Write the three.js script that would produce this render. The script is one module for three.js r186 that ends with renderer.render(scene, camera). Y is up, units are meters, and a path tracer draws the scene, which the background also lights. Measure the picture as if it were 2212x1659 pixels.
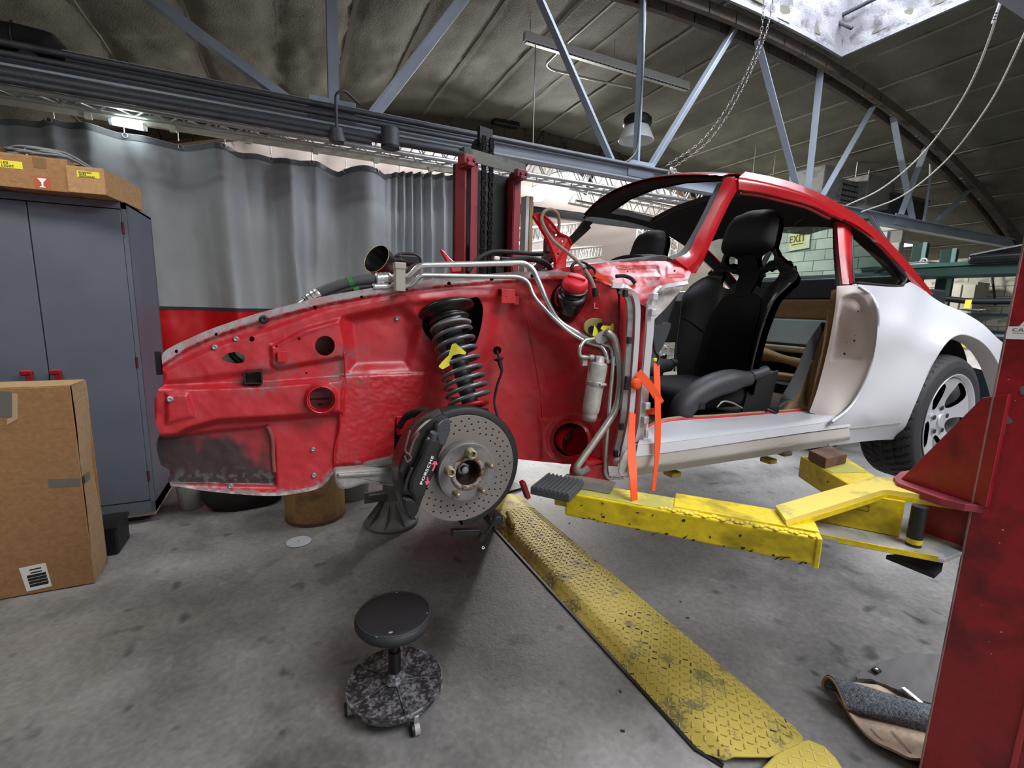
import * as THREE from 'three';
import { mergeGeometries, toCreasedNormals } from 'three/addons/utils/BufferGeometryUtils.js';
import { RoundedBoxGeometry } from 'three/addons/geometries/RoundedBoxGeometry.js';
import { RectAreaLightUniformsLib } from 'three/addons/lights/RectAreaLightUniformsLib.js';
import { FontLoader } from 'three/addons/loaders/FontLoader.js';
import { TextGeometry } from 'three/addons/geometries/TextGeometry.js';
RectAreaLightUniformsLib.init();

// ---------------------------------------------------------------- camera, exposure, lights
const V = (x, y, z) => new THREE.Vector3(x, y, z);
const W = 2212, H = 1659, F = 1010, CX = W / 2, CY = H / 2;
const EYE = V(0, 1.35, 0);
const scene = new THREE.Scene();
scene.background = new THREE.Color(0x0b0c0d);
const camera = new THREE.PerspectiveCamera(2 * Math.atan(CY / F) * 180 / Math.PI, W / H, 0.02, 80);
// the room's axes as the lens sees them: X along the car and the roof truss, Y up, Z towards the viewer
const upC = V(-(930 - CX) / F, (7000 - CY) / F, 1).normalize();
const xC = V((3252 - CX) / F, -(711 - CY) / F, -1); xC.addScaledVector(upC, -xC.dot(upC)).normalize();
const zC = xC.clone().cross(upC);
const toWorld = new THREE.Matrix4().set(xC.x, xC.y, xC.z, 0, upC.x, upC.y, upC.z, 0, zC.x, zC.y, zC.z, 0, 0, 0, 0, 1);
camera.position.copy(EYE);
camera.quaternion.setFromRotationMatrix(toWorld);
const renderer = new THREE.WebGLRenderer({ antialias: true });
renderer.toneMapping = THREE.LinearToneMapping;
renderer.toneMappingExposure = 1.0;
renderer.shadowMap.enabled = true;

function areaLight(color, intensity, w, h, pos, look) {
  const l = new THREE.RectAreaLight(color, intensity, w, h);
  l.position.copy(pos); l.lookAt(look); l.castShadow = true; scene.add(l); return l;
}
// daylight through the two roof lights (the one in view and its neighbour behind the viewer)
const SKY = { x0: 2.2, x1: 6.17, z0: -3.95, z1: -1.3 }, SKY2 = { x0: 0.6, x1: 5.8, z0: 0.4, z1: 3.6 };
areaLight(0xf0f4ff, 11, SKY.x1 - SKY.x0 - .3, SKY.z1 - SKY.z0 - .3, V((SKY.x0 + SKY.x1) / 2, 5.22, (SKY.z0 + SKY.z1) / 2), V((SKY.x0 + SKY.x1) / 2, 0, (SKY.z0 + SKY.z1) / 2));
areaLight(0xf6f6fb, 12.5, SKY2.x1 - SKY2.x0 - .3, SKY2.z1 - SKY2.z0 - .3, V((SKY2.x0 + SKY2.x1) / 2, 5.02, (SKY2.z0 + SKY2.z1) / 2), V((SKY2.x0 + SKY2.x1) / 2, 0, (SKY2.z0 + SKY2.z1) / 2));

// strip lights added as fill, save the lamp seen beyond the coupe (their fittings are built with the room)
const FILL_STRIPS = [[-1.5, 3.1, -2.2, 13, 1.8], [-1.9, 3.2, 1.6, 3, 1.8], [11.3, 2.85, -5.65, 90, .7], [7.9, 3.4, -6.2, 60, .7]];
for (const [x, y, z, k, L] of FILL_STRIPS) { const l = areaLight(0xfffaf0, k, L, .5, V(x, y - .05, z), V(x, 0, z)); l.rotation.set(-Math.PI / 2, 0, 0); }

// ---------------------------------------------------------------- picking points in the place
const ray = (px, py) => V((px - CX) / F, -(py - CY) / F, -1).applyMatrix4(toWorld);
const onZ = (px, py, z) => { const d = ray(px, py); return EYE.clone().addScaledVector(d, z / d.z); };
const onY = (px, py, y) => { const d = ray(px, py); return EYE.clone().addScaledVector(d, (y - EYE.y) / d.y); };
const onX = (px, py, x) => { const d = ray(px, py); return EYE.clone().addScaledVector(d, x / d.x); };
const zs = (list, z) => list.map(p => onZ(p[0], p[1], p[2] ?? z));
const ys = (list, y) => list.map(p => onY(p[0], p[1], p[2] ?? y));

// ---------------------------------------------------------------- random and noise (seeded)
let seed = 20240607;
const rnd = () => { seed = (seed * 1664525 + 1013904223) >>> 0; return seed / 4294967296; };
const rr = (a, b) => a + (b - a) * rnd();
function hash(x, y, s) { let h = (x * 374761393 + y * 668265263 + s * 2147483647) | 0; h = Math.imul(h ^ (h >>> 13), 1274126177); h ^= h >>> 16; return (h >>> 0) / 4294967296; }
function vn(x, y, per, s) {
  const xi = Math.floor(x), yi = Math.floor(y), fx = x - xi, fy = y - yi, m = k => ((k % per) + per) % per;
  const u = fx * fx * (3 - 2 * fx), v = fy * fy * (3 - 2 * fy);
  const a = hash(m(xi), m(yi), s), b = hash(m(xi + 1), m(yi), s), c = hash(m(xi), m(yi + 1), s), d = hash(m(xi + 1), m(yi + 1), s);
  return a + (b - a) * u + (c - a) * v + (a - b - c + d) * u * v;
}
function fbm(u, v, f, oct, s) { let t = 0, a = .5, n = 0; for (let i = 0; i < oct; i++) { t += a * vn(u * f, v * f, f, s + i * 17); n += a; a *= .5; f *= 2; } return t / n; }
const noise2 = (x, y, s = 1) => fbm((x + 64) / 128, (y + 64) / 128, 128, 3, s);
const clamp = (x, a = 0, b = 1) => Math.min(b, Math.max(a, x));
const ss = (a, b, x) => { const t = clamp((x - a) / (b - a)); return t * t * (3 - 2 * t); };
const mix = (a, b, t) => a + (b - a) * t;

function tex(size, fn, srgb = true, repeat = 1) {
  const d = new Uint8Array(size * size * 4);
  for (let y = 0; y < size; y++) for (let x = 0; x < size; x++) {
    const c = fn(x / size, y / size), i = (y * size + x) * 4;
    if (typeof c === 'number') { d[i] = d[i + 1] = d[i + 2] = clamp(c, 0, 255); } else { d[i] = clamp(c[0], 0, 255); d[i + 1] = clamp(c[1], 0, 255); d[i + 2] = clamp(c[2], 0, 255); }
    d[i + 3] = 255;
  }
  const t = new THREE.DataTexture(d, size, size); t.wrapS = t.wrapT = THREE.RepeatWrapping; t.magFilter = THREE.LinearFilter; t.minFilter = THREE.LinearMipmapLinearFilter; t.generateMipmaps = true;
  if (srgb) t.colorSpace = THREE.SRGBColorSpace;
  t.repeat.set(repeat, repeat); t.needsUpdate = true; return t;
}
// patterns by the metre: uv are in metres, so repeat = tiles per metre
const T = {};
T.concrete = tex(2048, (u, v) => {
  const big = fbm(u, v, 5, 4, 11), mid = fbm(u, v, 22, 4, 31), fine = fbm(u, v, 300, 3, 51), spot = fbm(u, v, 60, 2, 71), sm = fbm(u, v, 9, 5, 91);
  let k = 148 + (big - .5) * 120 + (mid - .5) * 46 + (fine - .5) * 34;
  if (sm > .6) k -= (sm - .6) * 270;
  if (spot > .78) k -= (spot - .78) * 260; if (spot < .16) k += 12;
  return [k, k * .988, k * .975];
}, true, 1 / 4.6);
T.grain = tex(512, (u, v) => 128 + (fbm(u, v, 40, 4, 5) - .5) * 200, false, 2.5);
T.fine = tex(512, (u, v) => 128 + (fbm(u, v, 128, 3, 6) - .5) * 230, false, 6);
T.wear = tex(1024, (u, v) => { const a = fbm(u, v, 8, 5, 21), b = fbm(u, v, 60, 3, 22); let k = 235 + (b - .5) * 40; if (a > .6) k -= (a - .6) * 300; return [k, k, k]; }, true, 1.3);
T.soft = tex(512, (u, v) => { const k = 242 + (fbm(u, v, 6, 4, 23) - .5) * 26; return [k, k, k]; }, true, .8);
T.dust = tex(1024, (u, v) => { const a = fbm(u, v, 7, 5, 41), b = fbm(u, v, 90, 3, 42), s = ss(.48, .68, a + (b - .5) * .2); return [255 - 62 * s, 255 - 44 * s, 255 - 30 * s]; }, true, 1.1);
T.card = tex(512, (u, v) => { const k = 232 + (fbm(u, v, 40, 4, 61) - .5) * 44 + (vn(u * 8, v * 256, 256, 7) - .5) * 16; return [k, k * .985, k * .965]; }, true, 2);
T.quilt = tex(1024, (u, v) => { const k = 222 + (fbm(u, v, 9, 5, 81) - .5) * 50 + (fbm(u, v, 120, 2, 82) - .5) * 30; return [k, k * .985, k * .95]; }, true, .45);
T.spatter = tex(1024, (u, v) => { const a = fbm(u, v, 26, 5, 101), b = fbm(u, v, 7, 3, 103); const s = ss(.42, .8, a * .7 + b * .42); const k = 44 + 84 * s; return [k, k, k * 1.03]; }, true, 5);
T.rust = tex(512, (u, v) => { const a = fbm(u, v, 14, 5, 111), s = ss(.42, .62, a); return [mix(150, 104, s), mix(144, 66, s), mix(138, 44, s)]; }, true, 8);
T.weave = tex(512, (u, v) => { const k = 150 + (vn(u * 256, v * 32, 256, 3) - .5) * 130 + (vn(u * 32, v * 256, 256, 4) - .5) * 130; return [k * .96, k, k * 1.04]; }, true, 5);
T.tread = tex(1024, (u, v) => { const a = fbm(u, v, 12, 5, 121), b = fbm(u, v, 100, 2, 122), d = ss(.56, .78, a * .75 + b * .3); return [mix(206, 134, d), mix(186, 126, d), mix(88, 88, d)]; }, true, 1.2);

// ---------------------------------------------------------------- materials
const lin = (r, g, b) => new THREE.Color().setRGB(r, g, b);
function M(color, rough = .6, metal = 0, o = {}) {
  const phys = ['clearcoat', 'transmission', 'sheen', 'ior', 'thickness', 'anisotropy'].some(k => k in o);
  return new (phys ? THREE.MeshPhysicalMaterial : THREE.MeshStandardMaterial)({ color, roughness: rough, metalness: metal, side: THREE.DoubleSide, ...o });
}
const mt = {
  concrete: M(0xcfd0cf, .52, 0, { map: T.concrete, bumpMap: T.grain, bumpScale: .0012 }),
  quilt: M(0x6d6e62, .85, 0, { map: T.quilt, bumpMap: T.grain, bumpScale: .004 }),
  quiltBack: M(0xe4dcd9, .8),
  batten: M(0x7a786c, .85), 
  wood: M(0x5d5348, .8, 0, { map: T.wear, bumpMap: T.grain, bumpScale: .003 }),
  foil: M(0x97979b, .62, .12, { map: T.wear, bumpMap: T.grain, bumpScale: .004 }),
  steelBlue: M(0x98a4b0, .42, .1, { map: T.soft }),
  steelDark: M(0x4c5057, .5, .15, { map: T.wear }),
  alu: M(0xc9cccc, .32, .85),
  zinc: M(0xb6b9b6, .42, .8),
  pipe: M(0xc6c9c7, .3, .75, { bumpMap: T.fine, bumpScale: .0002 }),
  castAlu: M(0xb4b5b3, .5, .45, { map: T.wear, bumpMap: T.fine, bumpScale: .0005 }),
  black: M(0x121314, .5), blackMatte: M(0x0d0d0e, .85), blackGloss: M(0x0f0f10, .36, 0, { clearcoat: .25, clearcoatRoughness: .25 }),
  rubber: M(0x1a1b1c, .75, 0, { bumpMap: T.fine, bumpScale: .0004 }), rubberGrey: M(0x44474a, .75, 0, { bumpMap: T.fine, bumpScale: .0006 }),
  curtain: M(0xb0b6b9, .62, 0, { bumpMap: T.fine, bumpScale: .0006 }), curtainRed: M(0xd8141a, .42),
  rail: M(0xd9d8c4, .5),
  cabinet: M(0x69707d, .4, .05, { map: T.soft, bumpMap: T.fine, bumpScale: .0003 }),
  handleRed: M(0x8c1420, .45),
  card: M(0xa98158, .85, 0, { map: T.card }), cardLight: M(0xc09a6c, .85, 0, { map: T.card }), cardDark: M(0x7d5d3f, .85, 0, { map: T.card }), cardEdge: M(0xb0946e, .85, 0, { map: T.card }),
  ductTape: M(0x6a6863, .5), clearTape: M(0xb7a281, .3, 0), paper: M(0xe4e3de, .7), ink: M(0x1b1b1c, .7), yellowTape: M(0xe6dd3a, .55), yellowPaper: M(0xd9cf3c, .7),
  liftRed: M(0xa31722, .38, 0, { map: T.wear, clearcoat: .25, clearcoatRoughness: .35, bumpMap: T.fine, bumpScale: .0003 }),
  liftRedDull: M(0x92323c, .55, 0, { map: T.dust }),
  chip: M(0x6e6a66, .7, 0, { map: T.wear, bumpMap: T.fine, bumpScale: .0008 }),
  yellow: M(0xf0d419, .42, 0, { map: T.wear, bumpMap: T.grain, bumpScale: .0006 }), yellowDusty: M(0xe2cb5c, .7, 0, { map: T.dust, bumpMap: T.grain, bumpScale: .0004 }),
  yellowDark: M(0xc7b04b, .6, 0, { map: T.dust }),
  tread: M(0xffffff, .48, .15, { map: T.tread, bumpMap: T.fine, bumpScale: .0006 }), lug: M(0xdfcf74, .4, .2, { map: T.soft }), lugWorn: M(0x56534a, .5, .3),
  greyPaint: M(0xa4a6a6, .5, 0, { map: T.dust }),
  plateGrey: M(0xa5a39c, .6, .1, { map: T.dust }),
  carRed: M(0xc4141f, .34, 0, { map: T.dust, clearcoat: .4, clearcoatRoughness: .3 }),
  carRedGloss: M(0xb5121c, .22, 0, { clearcoat: .9, clearcoatRoughness: .08 }),
  carWhite: M(0xc6c9cd, .3, 0, { clearcoat: .5, clearcoatRoughness: .15 }),
  carWhiteDull: M(0xdfdbd8, .55, 0, { map: T.wear }),
  primer: M(0xd8d0ca, .6),
  headliner: M(0x1b1b1b, .9), leather: M(0x191a1c, .46, 0, { bumpMap: T.fine, bumpScale: .0004 }), leatherGrey: M(0x33353a, .5, 0, { bumpMap: T.fine, bumpScale: .0004 }), fabricBlack: M(0x0b0c0f, .95),
  tan: M(0x9c7a50, .8, 0, { map: T.card }), tanLight: M(0xb59a74, .85, 0, { map: T.card }), beige: M(0xc9b6a2, .85, 0, { map: T.card }),
  glass: M(0xffffff, .03, 0, { transmission: 1, thickness: 0, ior: 1.5 }), glassTint: M(0xe4ecea, .03, 0, { transmission: 1, thickness: 0, ior: 1.5 }),
  disc: M(0x8d8781, .48, .6, { bumpMap: T.fine, bumpScale: .0003 }), hatGrey: M(0x8b8a88, .6, .35, { map: T.wear }), rusty: M(0xffffff, .75, .2, { map: T.rust }), stud: M(0xa8967c, .45, .65, { map: T.wear }),
  spring: M(0x55575a, .35, .5), darkMetal: M(0x303236, .5, .35, { map: T.wear }),
  wheel: M(0xc9cccf, .3, .55), tyre: M(0x27282a, .7, 0, { bumpMap: T.fine, bumpScale: .0003 }),
  orange: M(0xf2551c, .6, 0, { bumpMap: T.fine, bumpScale: .0004 }),
  cap: M(0xd2222f, .5), green: M(0x1e6b2c, .45), greenDark: M(0x1d4038, .5), blueWhite: M(0xb9cdd2, .6),
  rope: M(0xcac6ba, .8), chain: M(0x8d8b86, .4, .7), chainDark: M(0x232323, .5, .5),
  block: M(0xc6c6ba, .8, 0, { map: T.wear, bumpMap: T.grain, bumpScale: .004 }), mortar: M(0x8d8c84, .9),
  whiteWall: M(0xd6d0cd, .85, 0, { map: T.soft }), darkWall: M(0x3b3c3c, .9, 0, { map: T.wear }),
  hvac: M(0x8a8c88, .6, .1, { map: T.wear }), lampWhite: M(0xd9dddb, .4, .1), drum: M(0x8e6c40, .75, 0, { map: T.wear }), spatter: M(0xffffff, .45, .1, { map: T.spatter }),
  carpetGrey: M(0xaaadb0, .95, 0, { map: T.weave, bumpMap: T.fine, bumpScale: .002 }), feltGrey: M(0x646363, .9, 0, { map: T.soft }),
  signYellow: M(0xe8dc9a, .5), signBrown: M(0x5c4a1d, .6), pink: M(0xf0607a, .6), printWhite: M(0xf0f0f0, .5), brown: M(0x6b5236, .8, 0, { map: T.wear }),
  woodBlock: M(0x7c5a49, .8, 0, { map: T.wear }), gold: M(0xb9ac74, .4, .6), green2: M(0x263d2f, .6),
};
const glow = (color, k) => new THREE.MeshStandardMaterial({ color: 0xffffff, emissive: color, emissiveIntensity: k, roughness: .6, side: THREE.DoubleSide });
// ---------------------------------------------------------------- things and parts
const taken = {};
function numbered(n) { const k = taken[n] = (taken[n] ?? -1) + 1; return k ? n + '_' + String(k).padStart(3, '0') : n; }
function tag(o, label, category, group, kind) { if (label) o.userData.label = label; if (category) o.userData.category = category; if (group) o.userData.group = group; if (kind) o.userData.kind = kind; return o; }
function thing(name, label, category, pos = [0, 0, 0], group, kind) {
  const o = new THREE.Group(); o.name = numbered(name); o.position.set(...pos); scene.add(o); return tag(o, label, category, group, kind);
}
function prep(g, metre = true) {
  let q = g.index ? g.toNonIndexed() : g;
  if (!q.attributes.normal) q.computeVertexNormals();
  if (metre) {                                     // uv in metres, from the side each face looks to
    const p = q.attributes.position, n = p.count, uv = new Float32Array(n * 2), a = V(), b = V(), c = V();
    for (let i = 0; i < n; i += 3) {
      a.fromBufferAttribute(p, i); b.fromBufferAttribute(p, i + 1); c.fromBufferAttribute(p, i + 2);
      const m = b.clone().sub(a).cross(c.clone().sub(a)), x = Math.abs(m.x), y = Math.abs(m.y), z = Math.abs(m.z);
      for (let k = 0; k < 3; k++) { const v = [a, b, c][k]; uv[(i + k) * 2] = x >= y && x >= z ? v.z : v.x; uv[(i + k) * 2 + 1] = y > x && y >= z ? v.z : v.y; }
    }
    q.setAttribute('uv', new THREE.BufferAttribute(uv, 2));
  }
  return q;
}
function part(parent, name, geo, mat, o = {}) {
  const list = (Array.isArray(geo) ? geo : [geo]).filter(Boolean).map(g => prep(g, o.uv !== false));
  for (const g of list) for (const k of Object.keys(g.attributes)) if (!['position', 'normal', 'uv'].includes(k) && !(k === 'color' && o.colors)) g.deleteAttribute(k);
  const m = new THREE.Mesh(list.length > 1 ? mergeGeometries(list) : list[0], mat);
  m.castShadow = m.receiveShadow = true; m.name = parent === scene ? numbered(name) : name;
  parent.add(m); if (o.label) m.userData.label = o.label; if (o.kind) m.userData.kind = o.kind; if (o.pos) m.position.set(...o.pos);
  return m;
}
const solo = (name, geo, mat, label, category, group, kind) => tag(part(scene, name, geo, mat), label, category, group, kind);
// re-base a group of world-placed meshes on a foot point
function rebase(g, p) { g.position.copy(p); for (const c of g.children) c.position.sub(p); return g; }

// ---------------------------------------------------------------- shapes
const box = (w, h, d, x = 0, y = 0, z = 0) => new THREE.BoxGeometry(w, h, d).translate(x, y, z);
const rbox = (w, h, d, r, x = 0, y = 0, z = 0) => new RoundedBoxGeometry(w, h, d, 2, r).translate(x, y, z);
const between = (a, b, c) => new THREE.BoxGeometry(b.x - a.x, b.y - a.y, b.z - a.z).translate((a.x + b.x) / 2, (a.y + b.y) / 2, (a.z + b.z) / 2);
function frame(p, q, up = V(0, 1, 0)) {
  const d = q.clone().sub(p).normalize(); let s = up.clone().cross(d); if (s.lengthSq() < 1e-6) s = V(1, 0, 0).cross(d); s.normalize();
  const u = d.clone().cross(s); return { d, s, u, m: new THREE.Matrix4().makeBasis(s, u, d) };
}
function bar(p, q, w, h, up, r = 0) {                 // beam from p to q, w sideways, h along up
  const f = frame(p, q, up), L = p.distanceTo(q), g = r ? new RoundedBoxGeometry(w, h, L, 2, r) : new THREE.BoxGeometry(w, h, L);
  return g.applyMatrix4(f.m).translate((p.x + q.x) / 2, (p.y + q.y) / 2, (p.z + q.z) / 2);
}
function angleBar(p, q, w, t, up) {                   // L section
  const f = frame(p, q, up), L = p.distanceTo(q);
  const g = mergeGeometries([new THREE.BoxGeometry(w, t, L).translate(0, -w / 2 + t / 2, 0), new THREE.BoxGeometry(t, w - t, L).translate(-w / 2 + t / 2, t / 2, 0)]);
  return g.applyMatrix4(f.m).translate((p.x + q.x) / 2, (p.y + q.y) / 2, (p.z + q.z) / 2);
}
function cyl(p, q, r1, r2 = r1, n = 24, open = false) {
  const f = frame(p, q), L = p.distanceTo(q);
  return new THREE.CylinderGeometry(r2, r1, L, n, 1, open).rotateX(Math.PI / 2).applyMatrix4(f.m).translate((p.x + q.x) / 2, (p.y + q.y) / 2, (p.z + q.z) / 2);
}
function latheOn(p, axis, prof, n = 40) {            // prof: [radius, along axis]
  const g = new THREE.LatheGeometry(prof.map(a => new THREE.Vector2(Math.max(a[0], 1e-5), a[1])), n);
  return g.applyQuaternion(new THREE.Quaternion().setFromUnitVectors(V(0, 1, 0), axis.clone().normalize())).translate(p.x, p.y, p.z);
}
function fillet(pts, rad, n = 5) {
  const out = [pts[0]];
  for (let i = 1; i < pts.length - 1; i++) {
    const a = pts[i - 1], b = pts[i], c = pts[i + 1], k = Math.min(rad, a.distanceTo(b) * .45, b.distanceTo(c) * .45);
    const s = b.clone().lerp(a, k / a.distanceTo(b)), e = b.clone().lerp(c, k / b.distanceTo(c));
    for (let j = 0; j <= n; j++) { const t = j / n; out.push(s.clone().multiplyScalar((1 - t) ** 2).addScaledVector(b, 2 * t * (1 - t)).addScaledVector(e, t * t)); }
  }
  out.push(pts[pts.length - 1]); return out;
}
class Poly extends THREE.Curve {                     // a dense polyline as a curve, by length
  constructor(p) { super(); this.p = p; this.s = [0]; for (let i = 1; i < p.length; i++) this.s.push(this.s[i - 1] + p[i].distanceTo(p[i - 1])); }
  getPoint(t, o = V()) { const L = t * this.s[this.s.length - 1]; let i = 1; while (i < this.s.length - 1 && this.s[i] < L) i++; const a = this.s[i - 1], b = this.s[i]; return o.copy(this.p[i - 1]).lerp(this.p[i], b > a ? clamp((L - a) / (b - a)) : 0); }
  getPointAt(t, o) { return this.getPoint(t, o); }
}
const spline = (pts, n = 60, closed = false) => new THREE.CatmullRomCurve3(pts, closed, 'centripetal').getSpacedPoints(n);
function sweep(pts, r, n = 10, rfn) {                 // round tube along dense points, closed ends
  const cs = [], P = [], I = []; let N = null;
  for (let i = 0; i < pts.length; i++) {
    const d = pts[Math.min(i + 1, pts.length - 1)].clone().sub(pts[Math.max(i - 1, 0)]).normalize();
    if (!N) { N = Math.abs(d.y) < .9 ? V(0, 1, 0) : V(1, 0, 0); } N = N.clone().addScaledVector(d, -N.dot(d)).normalize();
    const B = d.clone().cross(N), q = rfn ? rfn(i / (pts.length - 1)) * r : r;
    for (let k = 0; k < n; k++) { const a = k / n * Math.PI * 2; P.push(pts[i].clone().addScaledVector(N, Math.cos(a) * q).addScaledVector(B, Math.sin(a) * q)); }
  }
  for (let i = 0; i + 1 < pts.length; i++) for (let k = 0; k < n; k++) { const a = i * n + k, b = i * n + (k + 1) % n; I.push(a, b, a + n, b, b + n, a + n); }
  for (let k = 1; k + 1 < n; k++) { I.push(0, k + 1, k); const o = (pts.length - 1) * n; I.push(o, o + k, o + k + 1); }
  const g = new THREE.BufferGeometry(); g.setAttribute('position', new THREE.Float32BufferAttribute(P.flatMap(v => [v.x, v.y, v.z]), 3)); g.setIndex(I); g.computeVertexNormals(); return g;
}
const tube = (pts, r, n = 10, seg) => sweep(spline(pts, seg ?? Math.max(8, pts.length * 8)), r, n);
const pipe = (pts, r, bend = .04, n = 12) => sweep(fillet(pts, bend), r, n);
function ribbon(pts, w, t, up) {                      // flat strap; up = its wide direction (vector or function of 0..1)
  const P = [], I = [];
  for (let i = 0; i < pts.length; i++) {
    const d = pts[Math.min(i + 1, pts.length - 1)].clone().sub(pts[Math.max(i - 1, 0)]).normalize();
    const u0 = typeof up === 'function' ? up(i / (pts.length - 1)) : up, s = u0.clone().addScaledVector(d, -u0.dot(d)).normalize(), nn = d.clone().cross(s), ww = typeof w === 'function' ? w(i / (pts.length - 1)) : w;
    for (const [a, b] of [[-1, -1], [1, -1], [1, 1], [-1, 1]]) P.push(pts[i].clone().addScaledVector(s, a * ww / 2).addScaledVector(nn, b * t / 2));
  }
  for (let i = 0; i + 1 < pts.length; i++) for (let k = 0; k < 4; k++) { const a = i * 4 + k, b = i * 4 + (k + 1) % 4; I.push(a, b, a + 4, b, b + 4, a + 4); }
  const o = (pts.length - 1) * 4; I.push(0, 2, 1, 0, 3, 2, o, o + 1, o + 2, o, o + 2, o + 3);
  const g = new THREE.BufferGeometry(); g.setAttribute('position', new THREE.Float32BufferAttribute(P.flatMap(v => [v.x, v.y, v.z]), 3)); g.setIndex(I);
  return toCreasedNormals(g, .6);
}
function prism(pts, depth, bev = 0, z = 0, holes = []) {   // pts [x,y] extruded from z to z+depth
  const s = new THREE.Shape(pts.map(p => new THREE.Vector2(p[0], p[1]))); for (const h of holes) s.holes.push(new THREE.Path(h.map(p => new THREE.Vector2(p[0], p[1]))));
  return new THREE.ExtrudeGeometry(s, { depth: depth - 2 * bev, bevelEnabled: bev > 0, bevelSize: bev, bevelThickness: bev, bevelOffset: -bev, bevelSegments: 2, curveSegments: 12 }).translate(0, 0, z + bev);
}
const slabXY = (list, z, depth, bev = 0, holes = []) => prism(list.map(p => { const q = onZ(p[0], p[1], z); return [q.x, q.y]; }), depth, bev, z - depth, holes.map(h => h.map(p => { const q = onZ(p[0], p[1], z); return [q.x, q.y]; })));
// a flat plate lying at height y (top face), given by floor-plan points
function slabY(list, y, depth, bev = 0) { return prism(list.map(p => [p.x, -p.z]), depth, bev, 0).rotateX(-Math.PI / 2).translate(0, y - depth, 0); }
function surf(nu, nv, fn) {                            // open surface
  const P = [], I = [];
  for (let j = 0; j <= nv; j++) for (let i = 0; i <= nu; i++) { const p = fn(i / nu, j / nv); P.push(p.x, p.y, p.z); }
  for (let j = 0; j < nv; j++) for (let i = 0; i < nu; i++) { const a = j * (nu + 1) + i, b = a + 1, c = a + nu + 1, d = c + 1; I.push(a, b, c, b, d, c); }
  const g = new THREE.BufferGeometry(); g.setAttribute('position', new THREE.Float32BufferAttribute(P, 3)); g.setIndex(I); g.computeVertexNormals(); return g;
}
function shell(nu, nv, fn, t) {                        // surface with thickness t (towards -normal) and closed rims
  const top = surf(nu, nv, fn), p = top.attributes.position, n = top.attributes.normal, P = [], I = [], W1 = nu + 1, N = p.count;
  for (let i = 0; i < N; i++) P.push(p.getX(i), p.getY(i), p.getZ(i));
  for (let i = 0; i < N; i++) P.push(p.getX(i) - n.getX(i) * t, p.getY(i) - n.getY(i) * t, p.getZ(i) - n.getZ(i) * t);
  const ix = top.index.array; for (let i = 0; i < ix.length; i += 3) { I.push(ix[i], ix[i + 1], ix[i + 2], ix[i] + N, ix[i + 2] + N, ix[i + 1] + N); }
  const rim = (a, b) => I.push(a, a + N, b, b, a + N, b + N);
  for (let i = 0; i < nu; i++) { rim(i, i + 1); rim(nv * W1 + i + 1, nv * W1 + i); }
  for (let j = 0; j < nv; j++) { rim((j + 1) * W1, j * W1); rim(j * W1 + nu, (j + 1) * W1 + nu); }
  const g = new THREE.BufferGeometry(); g.setAttribute('position', new THREE.Float32BufferAttribute(P, 3)); g.setIndex(I); return toCreasedNormals(g, .7);
}
// ruled surface through polylines (each resampled), with thickness
function ruled(lines, t, n = 40, sub = 6) {
  const L = lines.map(l => new Poly(l)), m = lines.length - 1;
  return shell(n, m * sub, (u, v) => { const k = Math.min(m - 1, Math.floor(v * m)), f = v * m - k; return L[k].getPoint(u).lerp(L[k + 1].getPoint(u), f); }, t);
}
// smooth closed outline through 2-D points; 'c' marks a sharp corner
function outline(pts, n = 6) {
  const out = [], N = pts.length, cr = (a, b, c, d, t) => .5 * (2 * b + (c - a) * t + (2 * a - 5 * b + 4 * c - d) * t * t + (3 * b - a - 3 * c + d) * t * t * t);
  for (let i = 0; i < N; i++) {
    const b = pts[i], c = pts[(i + 1) % N], a = b[2] ? b : pts[(i + N - 1) % N], d = c[2] ? c : pts[(i + 2) % N];
    if (b[2] && c[2]) { out.push([b[0], b[1]]); continue; }
    for (let k = 0; k < n; k++) { const t = k / n; out.push([cr(a[0], b[0], c[0], d[0], t), cr(a[1], b[1], c[1], d[1], t)]); }
  }
  return out;
}
const circle = (x, y, r, n = 28, ry = r, rot = 0) => Array.from({ length: n }, (_, i) => { const a = i / n * Math.PI * 2, c = Math.cos(a) * r, s = Math.sin(a) * ry; return [x + c * Math.cos(rot) - s * Math.sin(rot), y + c * Math.sin(rot) + s * Math.cos(rot)]; });
function sdPoly(P, x, y) {                            // signed distance, positive inside
  let d = 1e9, inside = false; const N = P.length;
  for (let i = 0, j = N - 1; i < N; j = i++) {
    const ax = P[i][0], ay = P[i][1], bx = P[j][0] - ax, by = P[j][1] - ay, wx = x - ax, wy = y - ay, l = bx * bx + by * by, t = l ? clamp((wx * bx + wy * by) / l) : 0, ex = wx - bx * t, ey = wy - by * t, q = ex * ex + ey * ey;
    if (q < d) d = q;
    if ((ay > y) !== (P[j][1] > y) && x < (bx) * (y - ay) / by + ax) inside = !inside;
  }
  return inside ? Math.sqrt(d) : -Math.sqrt(d);
}
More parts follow.
